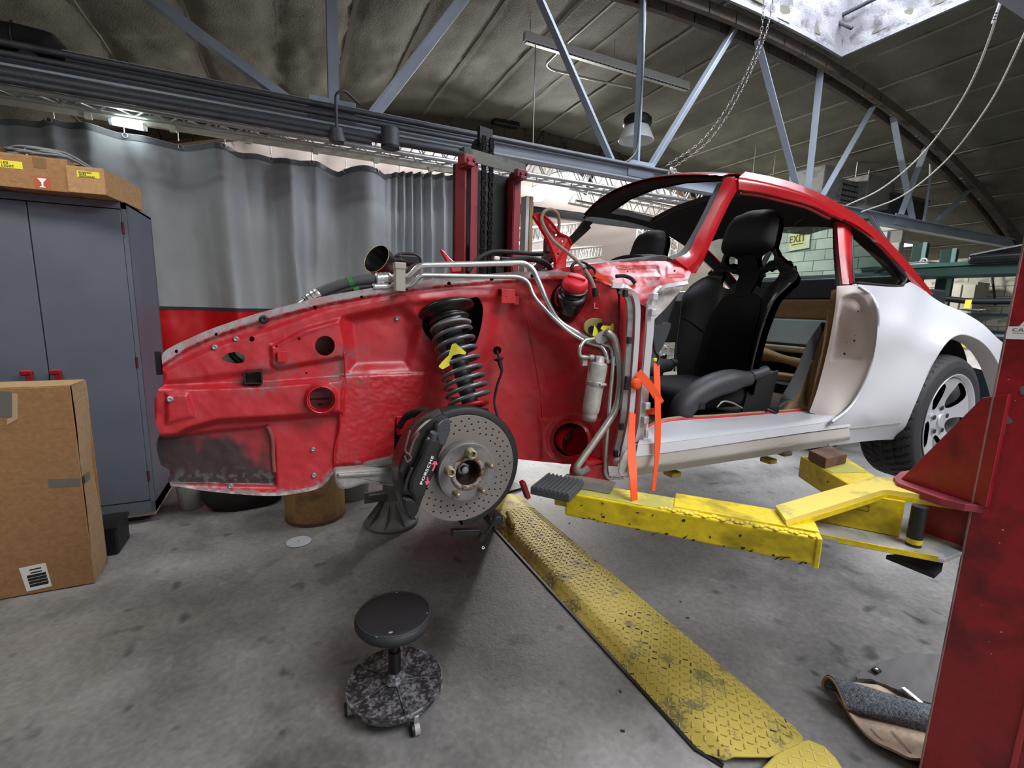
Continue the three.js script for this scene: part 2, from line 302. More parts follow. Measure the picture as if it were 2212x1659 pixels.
// a panel cut along an outline (with holes), mapped point by point into space, with thickness and colour
function sheet(out, holes, step, map, thick = .002, color, face) {
  let x0 = 1e9, y0 = 1e9, x1 = -1e9, y1 = -1e9; for (const p of out) { x0 = Math.min(x0, p[0]); x1 = Math.max(x1, p[0]); y0 = Math.min(y0, p[1]); y1 = Math.max(y1, p[1]); }
  x0 -= step; y0 -= step; const nx = Math.ceil((x1 - x0) / step) + 2, ny = Math.ceil((y1 - y0) / step) + 2, S = new Float32Array(nx * ny);
  for (let j = 0; j < ny; j++) for (let i = 0; i < nx; i++) { let s = sdPoly(out, x0 + i * step, y0 + j * step); if (s > -2 * step) for (const h of holes) s = Math.min(s, -sdPoly(h, x0 + i * step, y0 + j * step)); if (Math.abs(s) < step * 1e-3) s = step * 1e-3; S[j * nx + i] = s; }
  const D = [], key = new Map(), I = [], B = [];
  const node = k => { const h = 'n' + k; if (!key.has(h)) { key.set(h, D.length); D.push([x0 + (k % nx) * step, y0 + Math.floor(k / nx) * step]); } return key.get(h); };
  const edge = (a, b) => { if (a > b) [a, b] = [b, a]; const h = a + '_' + b; if (!key.has(h)) { const t = S[a] / (S[a] - S[b]); key.set(h, D.length); D.push([x0 + mix(a % nx, b % nx, t) * step, y0 + mix(Math.floor(a / nx), Math.floor(b / nx), t) * step]); } return key.get(h); };
  const tri = (a, b, c) => {
    const v = [a, b, c], pos = v.map(k => S[k] > 0), poly = [], cut = [];
    if (!pos[0] && !pos[1] && !pos[2]) return;
    for (let i = 0; i < 3; i++) { const p = v[i], q = v[(i + 1) % 3]; if (S[p] > 0) poly.push(node(p)); if ((S[p] > 0) !== (S[q] > 0)) { const e = edge(p, q); poly.push(e); cut.push([e, S[p] > 0]); } }
    for (let i = 1; i + 1 < poly.length; i++) I.push(poly[0], poly[i], poly[i + 1]);
    if (cut.length === 2) B.push(cut[0][1] ? [cut[0][0], cut[1][0]] : [cut[1][0], cut[0][0]]);
  };
  for (let j = 0; j + 1 < ny; j++) for (let i = 0; i + 1 < nx; i++) { const a = j * nx + i, b = a + 1, c = a + nx, d = c + 1; if ((i + j) & 1) { tri(a, b, c); tri(b, d, c); } else { tri(a, b, d); tri(a, d, c); } }
  const Q = D.map(p => map(p[0], p[1])), g0 = new THREE.BufferGeometry(); g0.setAttribute('position', new THREE.Float32BufferAttribute(Q.flatMap(v => [v.x, v.y, v.z]), 3)); g0.setIndex(I); g0.computeVertexNormals();
  const N = g0.attributes.normal; let sum = 0; const n = V();
  for (let i = 0; i < Q.length; i += 7) { n.fromBufferAttribute(N, i); sum += face ? n.dot(face) : n.dot(EYE.clone().sub(Q[i])); }
  const sg = sum < 0 ? -1 : 1, P = [], NN = [], C = [];
  const push = (i, back, nx_, ny_, nz_) => { n.fromBufferAttribute(N, i).multiplyScalar(sg); const o = back ? thick : 0; P.push(Q[i].x - n.x * o, Q[i].y - n.y * o, Q[i].z - n.z * o); if (nx_ === undefined) NN.push(back ? -n.x : n.x, back ? -n.y : n.y, back ? -n.z : n.z); else NN.push(nx_, ny_, nz_); if (color) { const c = color(D[i][0], D[i][1], Q[i]); C.push(...c); } };
  for (let t = 0; t < I.length; t += 3) { const [a, b, c] = sg > 0 ? [I[t], I[t + 1], I[t + 2]] : [I[t], I[t + 2], I[t + 1]]; push(a); push(b); push(c); push(a, 1); push(c, 1); push(b, 1); }
  for (const [a, b] of B) { const e = Q[b].clone().sub(Q[a]), m = e.cross(V().fromBufferAttribute(N, a)).normalize(); for (const [i, k] of [[a, 0], [b, 0], [a, 1], [b, 0], [b, 1], [a, 1]]) push(i, k, m.x, m.y, m.z); }
  const g = new THREE.BufferGeometry(); g.setAttribute('position', new THREE.Float32BufferAttribute(P, 3)); g.setAttribute('normal', new THREE.Float32BufferAttribute(NN, 3)); if (color) g.setAttribute('color', new THREE.Float32BufferAttribute(C, 3));
  return g;
}
// smooth depth through scattered values [x, y, value] (thin plate)
function field(pts) {
  const n = pts.length, m = n + 3, A = Array.from({ length: m }, () => new Float64Array(m + 1)), s = 1 / 300, U = r2 => r2 < 1e-12 ? 0 : r2 * Math.log(r2);
  for (let i = 0; i < n; i++) { for (let j = 0; j < n; j++) A[i][j] = U(((pts[i][0] - pts[j][0]) ** 2 + (pts[i][1] - pts[j][1]) ** 2) * s * s) + (i === j ? 1e-4 : 0); A[i][n] = A[n][i] = 1; A[i][n + 1] = A[n + 1][i] = pts[i][0] * s; A[i][n + 2] = A[n + 2][i] = pts[i][1] * s; A[i][m] = pts[i][2]; }
  for (let c = 0; c < m; c++) { let p = c; for (let r = c; r < m; r++) if (Math.abs(A[r][c]) > Math.abs(A[p][c])) p = r; [A[c], A[p]] = [A[p], A[c]]; for (let r = 0; r < m; r++) if (r !== c && A[c][c]) { const k = A[r][c] / A[c][c]; if (k) for (let q = c; q <= m; q++) A[r][q] -= k * A[c][q]; } }
  const w = A.map((r, i) => r[m] / r[i]);
  return (x, y) => { let v = w[n] + w[n + 1] * x * s + w[n + 2] * y * s; for (let i = 0; i < n; i++) v += w[i] * U(((pts[i][0] - x) ** 2 + (pts[i][1] - y) ** 2) * s * s); return v; };
}
const rot = (g, p, ax, ang) => g.translate(-p.x, -p.y, -p.z).applyMatrix4(new THREE.Matrix4().makeRotationAxis(ax.clone().normalize(), ang)).translate(p.x, p.y, p.z);
const font = await new FontLoader().loadAsync('fonts/droid/droid_sans_bold.typeface.json');
const words = (t, size, depth = .0006) => { const g = new TextGeometry(t, { font, size, depth, curveSegments: 4 }); g.computeBoundingBox(); const b = g.boundingBox; return g.translate(-(b.min.x + b.max.x) / 2, -(b.min.y + b.max.y) / 2, 0); };
// put a flat geometry (made in XY, facing +Z) at p with its x along ex and its y along ey
const lay = (g, p, ex, ey) => { const x = ex.clone().normalize(), y = ey.clone().addScaledVector(x, -ey.dot(x)).normalize(); return g.applyMatrix4(new THREE.Matrix4().makeBasis(x, y, x.clone().cross(y)).setPosition(p)); };
// ================================================================ the room
const X0 = -4.2, X1 = 13, Z0 = -16, Z1 = 5, ZB = -8.4;
const yv = x => 4.55 - .027 * (x - 4.4) ** 2, yc = x => yv(x) + .1;
const struct = (name, geo, mat) => tag(part(scene, name, geo, mat), null, null, null, 'structure');
const group = (name, kind) => { const g = new THREE.Group(); g.name = numbered(name); scene.add(g); g.userData.kind = kind; return g; };
struct('floor', box(X1 - X0 + .6, .2, Z1 - Z0 + .6, (X0 + X1) / 2, -.1, (Z0 + Z1) / 2), mt.concrete);
struct('wall_left', box(.2, 3.2, Z1 - Z0 + .4, X0 - .1, 1.6, (Z0 + Z1) / 2), mt.darkWall);
struct('wall_back', box(X1 - X0 + .4, 5, .2, (X0 + X1) / 2, 2.5, Z0 - .1), mt.whiteWall);
struct('wall_front', box(X1 - X0 + .4, 5, .2, (X0 + X1) / 2, 2.5, Z1 + .1), mt.whiteWall);
{ // block wall on the far right
  const g = group('wall_right', 'structure');
  part(g, 'backing', box(.2, 3.2, Z1 - Z0 + .4, X1 + .1, 1.6, (Z0 + Z1) / 2), mt.mortar);
  const b = [mt.block, M(0xb7b8ad, .8, 0, { map: T.wear }), M(0xd0d0c6, .8, 0, { map: T.wear })], bg = prep(rbox(.03, .192, .392, .008));
  for (let r = 0; r < 12; r++) for (let k = 0; k < 18; k++) { const m = part(g, 'block', bg.clone(), b[Math.floor(rnd() * 3)]); m.position.set(X1 - .005 - rnd() * .006, .35 + r * .2, -10.2 + k * .4 + (r % 2) * .2); }
}
{ // low block partition beyond the coupe
  const g = group('wall_divider', 'structure'), xw = 9.2; part(g, 'backing', box(.1, 3.02, 3.5, xw + .06, 1.51, -6.25), mt.mortar); const bg = prep(rbox(.03, .192, .392, .008)), b = [M(0xd3d8d2, .7, 0, { map: T.soft }), M(0xc6ccc6, .7, 0, { map: T.soft })];
  for (let r = 0; r < 8; r++) for (let k = 0; k < 8; k++) { const m = part(g, 'block', bg.clone(), b[Math.floor(rnd() * 2)]); m.position.set(xw - .002 - rnd() * .004, 1.5 + r * .2, -7.7 + k * .4 + (r % 2) * .2); }
}
// insulated vault, hung in quilted lengths between the purlins
const seamAt = x => { const k = Math.abs(((x * 1.36) % 1 + 1) % 1 - .5) * 2; return k; };                 // 1 on a seam
function vaultY(x, z) {
  const s = seamAt(x), soft = ss(3.2, -1, x);                     // loose and baggy on one side, taut on the other
  let sag = (1 - s ** 3) * (.02 + .05 * soft) + (noise2(x * 2.2, z * 1.3, 3) - .5) * (.03 + .06 * soft) + (noise2(x * 6, z * 4.5, 4) - .5) * (.012 + .03 * soft);
  const cross = Math.abs(((z * .55 + .35 * Math.floor(x * 1.36)) % 1 + 1) % 1 - .5) * 2; sag -= ss(.95, 1, cross) * .02;
  return yc(x) - sag - (s > .93 ? .014 : 0);
}
const ceil = group('ceiling', 'structure');
function vault(name, xa, xb, za, zb, mat, dy = 0, nx = 14, nz = 9) {
  part(ceil, name, shell(Math.ceil((xb - xa) * nx), Math.ceil((zb - za) * nz), (u, v) => { const x = mix(xa, xb, u), z = mix(za, zb, v); return V(x, vaultY(x, z) + dy, z); }, .12), mat);
}
vault('insulation_blanket', X0, X1, ZB, SKY.z0, mt.quilt, 0, 22, 9);
vault('insulation_blanket', X0, SKY.x0, SKY.z0, SKY.z1, mt.quilt); vault('insulation_blanket', SKY.x1, X1, SKY.z0, SKY.z1, mt.quilt);
vault('insulation_blanket', X0, X1, SKY.z1, SKY2.z0, mt.quilt, 0, 8, 6);
vault('insulation_blanket', X0, SKY2.x0, SKY2.z0, SKY2.z1, mt.quilt, 0, 6, 5); vault('insulation_blanket', SKY2.x1, X1, SKY2.z0, SKY2.z1, mt.quilt, 0, 6, 5);
vault('insulation_blanket', X0, X1, SKY2.z1, Z1, mt.quilt, 0, 6, 5);
vault('painted_deck', X0, X1, Z0, ZB, mt.quiltBack, .12, 6, 4);
// roof lights: a lined well with a milky panel on top
function roofLight(n, S, glowK) {
  const g = group('window_' + n, 'structure');
  const yt = 5.28, wall = (xa, za, xb, zb, nx, nz) => shell(46, 16, (u, v) => {
    const x = mix(xa, xb, u), z = mix(za, zb, u), y = mix(yc(x) - .09, yt, v), e = ss(0, .08, u) * ss(1, .92, u);
    const w = ((noise2(u * 17 + xa * 3, v * 6 + za, 8) - .5) * .09 + (noise2(u * 43, v * 15 + za, 9) - .5) * .035) * e + .06 * v;
    return V(x + nx * w, y, z + nz * w);
  }, .03);
  part(g, 'lining', wall(S.x0, S.z0, S.x1, S.z0, 0, 1), mt.foil); part(g, 'lining', wall(S.x1, S.z0, S.x1, S.z1, -1, 0), mt.foil);
  part(g, 'lining', wall(S.x1, S.z1, S.x0, S.z1, 0, -1), mt.foil); part(g, 'lining', wall(S.x0, S.z1, S.x0, S.z0, 1, 0), mt.foil);
  part(g, 'pane', box(S.x1 - S.x0 + .1, .03, S.z1 - S.z0 + .1, (S.x0 + S.x1) / 2, yt, (S.z0 + S.z1) / 2), glow(0xeaf1ff, glowK));
  for (let k = 1; k < 4; k++) part(g, 'glazing_bar', box(.05, .06, S.z1 - S.z0, mix(S.x0, S.x1, k / 4), yt - .045, (S.z0 + S.z1) / 2), mt.zinc);
  const rim = (a, b) => bar(a, b, .03, .05, V(0, 1, 0));
  const seg = (xa, xb, z) => Array.from({ length: 12 }, (_, i) => { const p = mix(xa, xb, i / 12), q = mix(xa, xb, (i + 1) / 12); return rim(V(p, yc(p) - .1, z), V(q, yc(q) - .1, z)); });
  part(g, 'curb', [...seg(S.x0, S.x1, S.z0), ...seg(S.x0, S.x1, S.z1), rim(V(S.x0, yc(S.x0) - .1, S.z0), V(S.x0, yc(S.x0) - .1, S.z1)), rim(V(S.x1, yc(S.x1) - .1, S.z0), V(S.x1, yc(S.x1) - .1, S.z1))], mt.foil);
  return g;
}
for (let n = -5; n < 18; n++) { const x = n / 1.36, zb = x > SKY.x0 - .05 && x < SKY.x1 + .05 ? SKY.z0 : 1; if (x < X0 + .1 || x > X1 - .1) continue; const pts = []; for (let k = 0; k <= 40; k++) { const z = mix(ZB + .1, zb - .02, k / 40); pts.push(V(x + (noise2(n * 3, z * 2, 6) - .5) * .03, vaultY(x, z) - .002, z)); } part(ceil, 'seam_batten', ribbon(pts, .045, .012, V(1, 0, 0)), mt.batten); }
solo('well_conduit', pipe([onX(1900, -8, 6.05), onX(1800, 42, 6.05), V(5.98, 4.62, -3.75)], .022, .06), mt.steelDark, 'dark pipe crossing the corner of the roof light well', 'pipe');
roofLight(1, SKY, 1.6); roofLight(2, SKY2, 1.6);

// ---------------------------------------------------------------- roof truss
const ZT = -4.2;
{
  const t = thing('roof_truss', 'blue-grey steel roof truss with fanned web members under the vault', 'truss');
  const A = zs([[0, 100], [2150, 535]], ZT);
  const top = 2.845, bot = 2.705;
  part(t, 'bottom_chord', [box(X1 - X0 - .3, .014, .19, (X0 + X1) / 2, top, ZT), box(X1 - X0 - .3, .14, .014, (X0 + X1) / 2, (top + bot) / 2, ZT + .04), box(X1 - X0 - .3, .014, .10, (X0 + X1) / 2, bot, ZT + .05), box(X1 - X0 - .3, .14, .014, (X0 + X1) / 2, (top + bot) / 2, ZT - .04)], mt.steelBlue);
  const arc = (dy, h, d, z) => { const a = []; for (let x = X0 + .3; x < X1 - .4; x += .4) a.push(bar(V(x, yv(x) + dy, z), V(x + .41, yv(x + .41) + dy, z), d, h, V(0, 1, 0))); return a; };
  part(t, 'top_chord', [...arc(-.05, .11, .06, ZT + .1), ...arc(-.05, .11, .06, ZT - .1)], mt.wood);
  const web = [[310, -20, 640, 222], [716, -30, 722, 240], [1012, -20, 800, 245], [1168, -15, 1332, 350], [1395, -8, 1379, 358], [1597, 52, 1402, 370], [1640, 82, 1736, 420], [1777, 148, 1748, 424], [1890, 232, 1772, 432], [1932, 248, 1976, 482], [2004, 318, 1946, 468], [2094, 415, 2012, 494]];
  for (const [a, b, c, d] of web) {
    const p = onZ(a, b, ZT), q = onZ(c, d, ZT); if (b < 0) { const e = p.clone().sub(q); p.addScaledVector(e, (yv(p.x) - p.y) / e.y * .95); }
    q.y = Math.min(q.y, top - .02);
    part(t, 'web_member', angleBar(p, q, .085, .012, V(0, 0, 1)), mt.steelBlue);
  }
  for (const px of [720, 1382, 1750, 1965]) { const q = onZ(px, 300, ZT); part(t, 'gusset_plate', box(.34, .16, .012, q.x, top - .03, ZT + .055), mt.steelBlue); }
}
{ // pipes and conduits along the truss
  const run = (name, y, r, xa, xb, z, label) => solo(name, cyl(V(xa, y, z), V(xb, y, z), r, r, 14), mt.steelDark, label, 'pipe');
  const e = onZ(1452, 378, ZT + .12);
  run('conduit', 2.815, .021, -3.1, e.x, ZT + .125, 'grey conduit clipped along top of truss bottom chord');
  run('conduit', 2.755, .019, -3.1, onZ(1040, 320, ZT + .12).x, ZT + .125, 'grey conduit clipped just below the upper conduit on the truss');
  run('sprinkler_pipe', 2.655, .034, -3.1, onZ(1000, 345, ZT + .1).x, ZT + .1, 'thick dark pipe hung directly beneath the truss chord');
  run('sprinkler_pipe', 2.6, .022, -3.1, onZ(800, 320, ZT + .1).x, ZT + .16, 'thinner dark pipe lowest under the truss chord');
  const j = solo('cable_drop', pipe([onZ(1391, -10, ZT + .1), onZ(1388, 180, ZT + .1), onZ(1376, 330, ZT + .1), onZ(1352, 352, ZT + .13), onZ(1330, 352, ZT + .13)], .011, .12), mt.steelDark, 'bent conduit running down the upright web member', 'conduit');
  // sensor heads
  const s1 = thing('motion_sensor', 'dark sensor head on a bent conduit under the truss chord', 'sensor'); let p = onZ(728, 296, ZT + .2);
  part(s1, 'head', rot(cyl(p.clone().add(V(0, -.03, 0)), p.clone().add(V(0, .06, .02)), .062, .045, 20), p, V(0, 0, 1), .1), mt.steelDark);
  part(s1, 'lens', cyl(p.clone().add(V(0, -.042, 0)), p.clone().add(V(0, -.028, 0)), .05, .05, 20), M(0x3a1715, .3));
  part(s1, 'stem', pipe([p.clone().add(V(0, .05, 0)), p.clone().add(V(0, .3, 0)), p.clone().add(V(.06, .34, 0)), p.clone().add(V(.18, .3, -.1))], .011, .1), mt.steelDark);
  p = onZ(843, 308, ZT + .2);
  const s2 = thing('junction_box', 'dark round box with flat cover hung under the truss chord', 'electrical box');
  part(s2, 'body', cyl(p.clone().add(V(0, -.03, 0)), p.clone().add(V(0, .1, 0)), .07, .07, 24), mt.steelDark); part(s2, 'cover', cyl(p.clone().add(V(0, -.045, 0)), p.clone().add(V(0, -.028, 0)), .072, .074, 24), mt.black);
  // roll lying on the pipes
  const a = onZ(-40, 85, ZT + .05), b = onZ(140, 100, ZT + .05), rl = thing('duct_roll', 'black soft roll lying on top of the truss pipes', 'roll');
  part(rl, 'roll', sweep(spline([a, a.clone().lerp(b, .5).add(V(0, .03, 0)), b.clone().add(V(0, -.05, 0))], 20), .085, 16, t => .9 + .12 * Math.sin(t * 9) - ss(.8, 1, t) * .45), mt.blackMatte);
  const c = a.clone().lerp(b, .42); part(rl, 'strap', rot(new THREE.TorusGeometry(.088, .006, 6, 24), V(0, 0, 0), V(0, 1, 0), Math.PI / 2).translate(c.x, c.y + .02, c.z), mt.black);
}
{ // arch at the end of the bay, with its webs
  const t = thing('roof_arch', 'brown timber arch closing the far edge of the insulated bay', 'arch'), a = [], b = [];
  for (let x = X0 + .3; x < X1 - .4; x += .4) { a.push(bar(V(x, yv(x) - .02, ZB), V(x + .41, yv(x + .41) - .02, ZB), .12, .3, V(0, 1, 0))); b.push(bar(V(x, yv(x) - .19, ZB + .02), V(x + .41, yv(x + .41) - .19, ZB + .02), .2, .05, V(0, 1, 0))); }
  part(t, 'rib', a, mt.wood); part(t, 'flange', b, mt.brown);
  const m = [[1312, 298, 1290, 352], [1216, 306, 1240, 340], [1330, 320, 1352, 352], [1180, 285, 1150, 330]];
  for (const [px, py, qx, qy] of m) { const p = onZ(px, py, ZB), q = onZ(qx, qy, ZB); q.addScaledVector(q.clone().sub(p), 1.2); part(t, 'web_member', angleBar(p, q, .14, .02, V(0, 0, 1)), mt.darkMetal); }
  part(t, 'bottom_chord', box(9, .16, .12, 5.5, 3.2, ZB), mt.steelDark);
  part(t, 'vent_box', rbox(.5, .16, .16, .02, onZ(1092, 262, ZB + .2).x, onZ(1092, 262, ZB + .2).y, ZB + .2), mt.black);
}
// ---------------------------------------------------------------- pendant lights
{
  const z = -5.2, a = onZ(1132, 78, z), b = onZ(1487, 186, z); b.y = a.y;
  const t = thing('linear_pendant', 'long slim white strip light hung unlit behind the truss', 'light');
  part(t, 'housing', [bar(a, b, .07, .09, V(0, 1, 0), .006)], mt.lampWhite);
  const L = a.distanceTo(b), n = 40, holes = [];
  part(t, 'louvre', bar(a.clone().add(V(.02, -.055, 0)), b.clone().add(V(-.02, -.055, 0)), .05, .02, V(0, 1, 0)), mt.zinc);
  for (let i = 0; i < n; i++) holes.push(box(.03, .012, .054, mix(a.x + .05, b.x - .05, i / (n - 1)), a.y - .058, z));
  part(t, 'slots', holes, mt.black, { kind: 'stuff' });
  for (const f of [.03, .5, .97]) { const p = a.clone().lerp(b, f); part(t, 'hanger_wire', cyl(p.clone().add(V(0, .04, 0)), V(p.x, yc(p.x) - .03, z), .005, .005, 6), mt.zinc); }
  const w = onZ(1157, 95, z); solo('hanging_wire', cyl(w, onZ(1151, 318, z), .007, .007, 6), mt.zinc, 'thin bare wire dropping from strip light end', 'wire');
}
{
  const z = -5.5, p = onZ(1375, 290, z), t = thing('high_bay_lamp', 'round unlit high bay lamp with pale dish behind truss upright', 'light');
  part(t, 'reflector', latheOn(p.clone().add(V(0, -.09, 0)), V(0, 1, 0), [[.235, 0], [.24, .01], [.19, .12], [.15, .2], [.14, .2], [.18, .12], [.228, .006], [.235, 0]], 36), mt.lampWhite);
  part(t, 'driver_housing', latheOn(p.clone().add(V(0, .1, 0)), V(0, 1, 0), [[0, 0], [.17, 0], [.19, .02], [.19, .09], [.15, .13], [0, .14]], 32), mt.black);
  part(t, 'hook', cyl(p.clone().add(V(0, .23, 0)), V(p.x, yc(p.x) - .12, z), .012, .012, 8), mt.darkMetal);
}
function lampDisc(name, label, p, r, power, k, group) {
  const t = thing(name, label, 'light', [0, 0, 0], group);
  part(t, 'housing', latheOn(p, V(0, 1, 0), [[0, .1], [r * .5, .1], [r, .03], [r, 0], [r * .94, 0]], 28), mt.lampWhite);
  part(t, 'diffuser', latheOn(p, V(0, 1, 0), [[r * .94, .002], [r * .6, -.02], [0, -.03]], 28), glow(0xfff4e2, k));
  part(t, 'hook', cyl(p.clone().add(V(0, .1, 0)), V(p.x, Math.max(p.y + .3, yc(p.x) + (p.z < ZB ? .1 : 0)), p.z), .01, .01, 8), mt.zinc);
  const l = new THREE.PointLight(0xfffaf6, power, 0, 2); l.position.copy(p).add(V(0, -.08, 0)); l.castShadow = true; l.shadow.radius = 6; scene.add(l); return t;
}
lampDisc('work_light', 'brightest glowing round lamp in the lit space beyond the curtain', onZ(1220, 382, -9.2), .34, 58, 12, 'lamps in the far room');
lampDisc('work_light', 'glowing round lamp below the brightest one beyond the far lift post', onZ(1176, 408, -10.2), .3, 58, 12, 'lamps in the far room');
lampDisc('work_light', 'glowing round lamp half hidden by the pale partition edge', onZ(1150, 430, -11), .3, 58, 12, 'lamps in the far room');
for (const [x, y, z, , L] of FILL_STRIPS) { const t = thing('fill_strip_light', z < -6 ? 'added lamp brightening the pale block partition' : x > 5 ? 'lit lamp glowing beyond the coupe beside the block wall' : z > 0 ? 'added fill strip light over the open floor away from the cabinet' : 'added fill strip light in front of the grey cabinet', 'light'); part(t, 'housing', box(L + .06, .07, .54, x, y + .02, z), mt.lampWhite); part(t, 'diffuser', box(L, .012, .5, x, y - .022, z), glow(0xfffaf0, 1.5)); for (const s of [-.38 * L, .38 * L]) part(t, 'hanger_wire', cyl(V(x + s, y + .05, z), V(x + s, yc(x + s) - .05, z), .004, .004, 6), mt.zinc); }  // fittings of the added fill lamps and of the one seen lamp
// ---------------------------------------------------------------- aluminium lighting trusses
function boxTruss(name, label, a, b, s, r, group) {
  const t = thing(name, label, 'truss', [0, 0, 0], group), f = frame(a, b), L = a.distanceTo(b), n = Math.round(L / (s * 1.15)), C = [];
  for (const [i, j] of [[-1, -1], [1, -1], [1, 1], [-1, 1]]) { const o = f.s.clone().multiplyScalar(i * s / 2).addScaledVector(f.u, j * s / 2); C.push(o); part(t, 'chord_tube', cyl(a.clone().add(o), b.clone().add(o), r, r, 10), mt.alu); }
  const z = [];
  for (let k = 0; k < n; k++) { const p = a.clone().lerp(b, k / n), m = a.clone().lerp(b, (k + .5) / n), q = a.clone().lerp(b, (k + 1) / n); for (let c = 0; c < 4; c++) { const o = C[c], o2 = C[(c + 1) % 4]; z.push(cyl(p.clone().add(o), m.clone().add(o2), r * .4, r * .4, 5, true), cyl(m.clone().add(o2), q.clone().add(o), r * .4, r * .4, 5, true)); } }
  part(t, 'lacing', z, mt.alu); return t;
}
boxTruss('lighting_truss', 'shiny aluminium box truss carrying the grey curtain', V(-2.8, 2.90, -4.95), V(7.2, 2.90, -4.95), .2, .024);
boxTruss('lighting_truss', 'aluminium truss sloping up past the glowing lamps in the far room', V(2.6, 2.3, -7), V(6.6, 3.35, -10.5), .26, .024, 'trusses in the far room');
boxTruss('lighting_truss', 'lower aluminium truss in the far room behind the red bracket', V(2.6, 1.95, -6.6), V(7.6, 2.9, -10.8), .26, .024, 'trusses in the far room');
boxTruss('lighting_truss', 'aluminium truss seen through the open sunroof', V(5, 3.5, -8), V(10.4, 3.25, -8), .26, .024, 'trusses in the far room');
for (const x of [7.3, 8.1]) boxTruss('truss_tower', 'upright aluminium truss tower seen through the open sunroof', V(x, 0.02, -8.6), V(x, 3.4, -8.6), .2, .03, 'truss towers');
// ---------------------------------------------------------------- curtain
{
  const ZC = -5.05, t = thing('dividing_curtain', 'heavy grey dividing curtain with a red lower band', 'curtain'), xa = -3.2, xb = 1.82, yT = 2.665, yS = 1.255;
  const warp = u => mix(u, u ** 1.0, 1);
  const fold = (x, y) => {                        // wide loose folds, gathered tight at the right
    const g = ss(.75, 1.35, x), h = clamp((yT - y) / (yT - .1));
    const w1 = Math.sin(x * 8.2 + 1.1 * Math.sin(x * 2.7) + h * 1.2 * Math.sin(x * 3.1)), w2 = Math.sin(x * 19 + 2 * Math.sin(x * 4) - h * 1.6), w3 = Math.sin(x * 62 + 3 * Math.sin(x * 6 + h));
    const vee = Math.max(0, 1 - Math.abs(x - .16 - .02 * Math.sin(h * 6)) / (.26 * (1.15 - 2.1 * h + .001))) * (h < .5 ? 1 : 0);
    return (1 - g) * (w1 * Math.abs(w1) ** .4 * (.1 + .035 * h) + w2 * .04 - vee * .07) + g * (w3 * .055 + w1 * .02) + (noise2(x * 7, y * 5, 14) - .5) * .03;
  };
  const dip = x => { const k = x * 2.35 + .3; return -.045 * (1 - Math.abs(Math.cos(k * Math.PI))) * ss(-1.2, .6, x) * (1 - ss(.9, 1.3, x)); };
  const cloth = (y0, y1, nv) => shell(420, nv, (u, v) => { const x = mix(xa, xb, u), y = mix(y0, y1 + (y1 > 2 ? dip(x) + .06 * ss(.9, 1.6, x) : 0), v); return V(x, y, ZC + fold(x, y)); }, .003);
  part(t, 'upper_cloth', cloth(yS, yT, 40), mt.curtain); part(t, 'lower_band', cloth(.06, yS - .004, 24), mt.curtainRed, { label: 'bright red lower band' });
  part(t, 'seam', shell(420, 2, (u, v) => { const x = mix(xa, xb, u), y = yS - .012 + .03 * v; return V(x, y, ZC + .005 + fold(x, y)); }, .002), M(0x3b3f42, .8));
  part(t, 'header_tape', shell(420, 2, (u, v) => { const x = mix(xa, xb, u), y = mix(yT - .05, yT - .005, v) + dip(x) + .06 * ss(.9, 1.6, x); return V(x, y, ZC + .005 + fold(x, y)); }, .002), M(0x6c7276, .6));
  for (const px of [122, 270, 385, 485, 583, 672, 745, 808, 862, 912]) { const x = onZ(px, 300, ZC).x, y = yT + dip(x) + .06 * ss(.9, 1.6, x); part(t, 'hook', [new THREE.TorusGeometry(.018, .004, 6, 16).translate(x, y - .02, ZC + fold(x, y) + .01), cyl(V(x, y, ZC), V(x, yT + .075, ZC), .004, .004, 6)], mt.alu); }
  const r = thing('curtain_track', 'cream coloured track above the grey curtain', 'rail'); part(r, 'channel', box(5.4, .035, .04, -.6, yT + .09, ZC), mt.rail);
  for (let x = -3; x < 2; x += .55) part(r, 'carrier', rbox(.05, .05, .03, .006, x, yT + .075, ZC + .025), mt.rail);
}
{ // tube lamp on the curtain track
  const a = onZ(243, 262, -4.98), b = onZ(310, 275, -4.98), c = a.clone().lerp(b, .5), t = thing('tube_lamp', 'lit white tube lamp on the curtain track above the boxes', 'light');
  part(t, 'tube', sweep([a, b], .028, 14), glow(0xf4ffff, 5)); part(t, 'end_cap', cyl(a.clone().add(V(-.02, 0, 0)), a, .03, .03, 14), mt.lampWhite); part(t, 'end_cap', cyl(b, b.clone().add(V(.02, 0, 0)), .03, .03, 14), mt.lampWhite);
  const l = new THREE.PointLight(0xf0fbff, .12, 0, 2); l.position.copy(c).add(V(0, -.02, .06)); l.castShadow = true; l.shadow.radius = 3; scene.add(l);
}
{ // pale partition end right of the far post
  const a = onZ(1126, 600, -5.1), b = onZ(1139, 600, -5.1), g = group('wall_partition', 'structure');
  part(g, 'board', box(b.x - a.x - .04, 2.62, .14, (a.x + b.x) / 2 - .02, 1.31, -5.1), mt.whiteWall); part(g, 'timber_edge', box(.045, 2.62, .15, b.x - .01, 1.31, -5.1), mt.tanLight);
}
{ // brick-brown band and shelving low in the far room
  const g = thing('storage_shelf', 'low brown storage racking in the far room', 'shelf'), y0 = 0;
  for (const x of [3, 5, 7, 9]) part(g, 'upright', box(.06, 2.1, .06, x, 1.05, -12), mt.steelDark);
  for (const y of [.4, 1.0, 1.6, 2.05]) part(g, 'shelf_board', box(6.1, .04, .6, 6, y, -12), mt.brown);
  for (let k = 0; k < 9; k++) { const h = rr(.25, .42), w = rr(.4, .6); part(g, 'bin', rbox(w, h, .45, .01, 3.4 + k * .65, (k % 2 ? 1.62 : 1.02) + h / 2, -12), k % 3 ? mt.cardDark : mt.brown); }
}
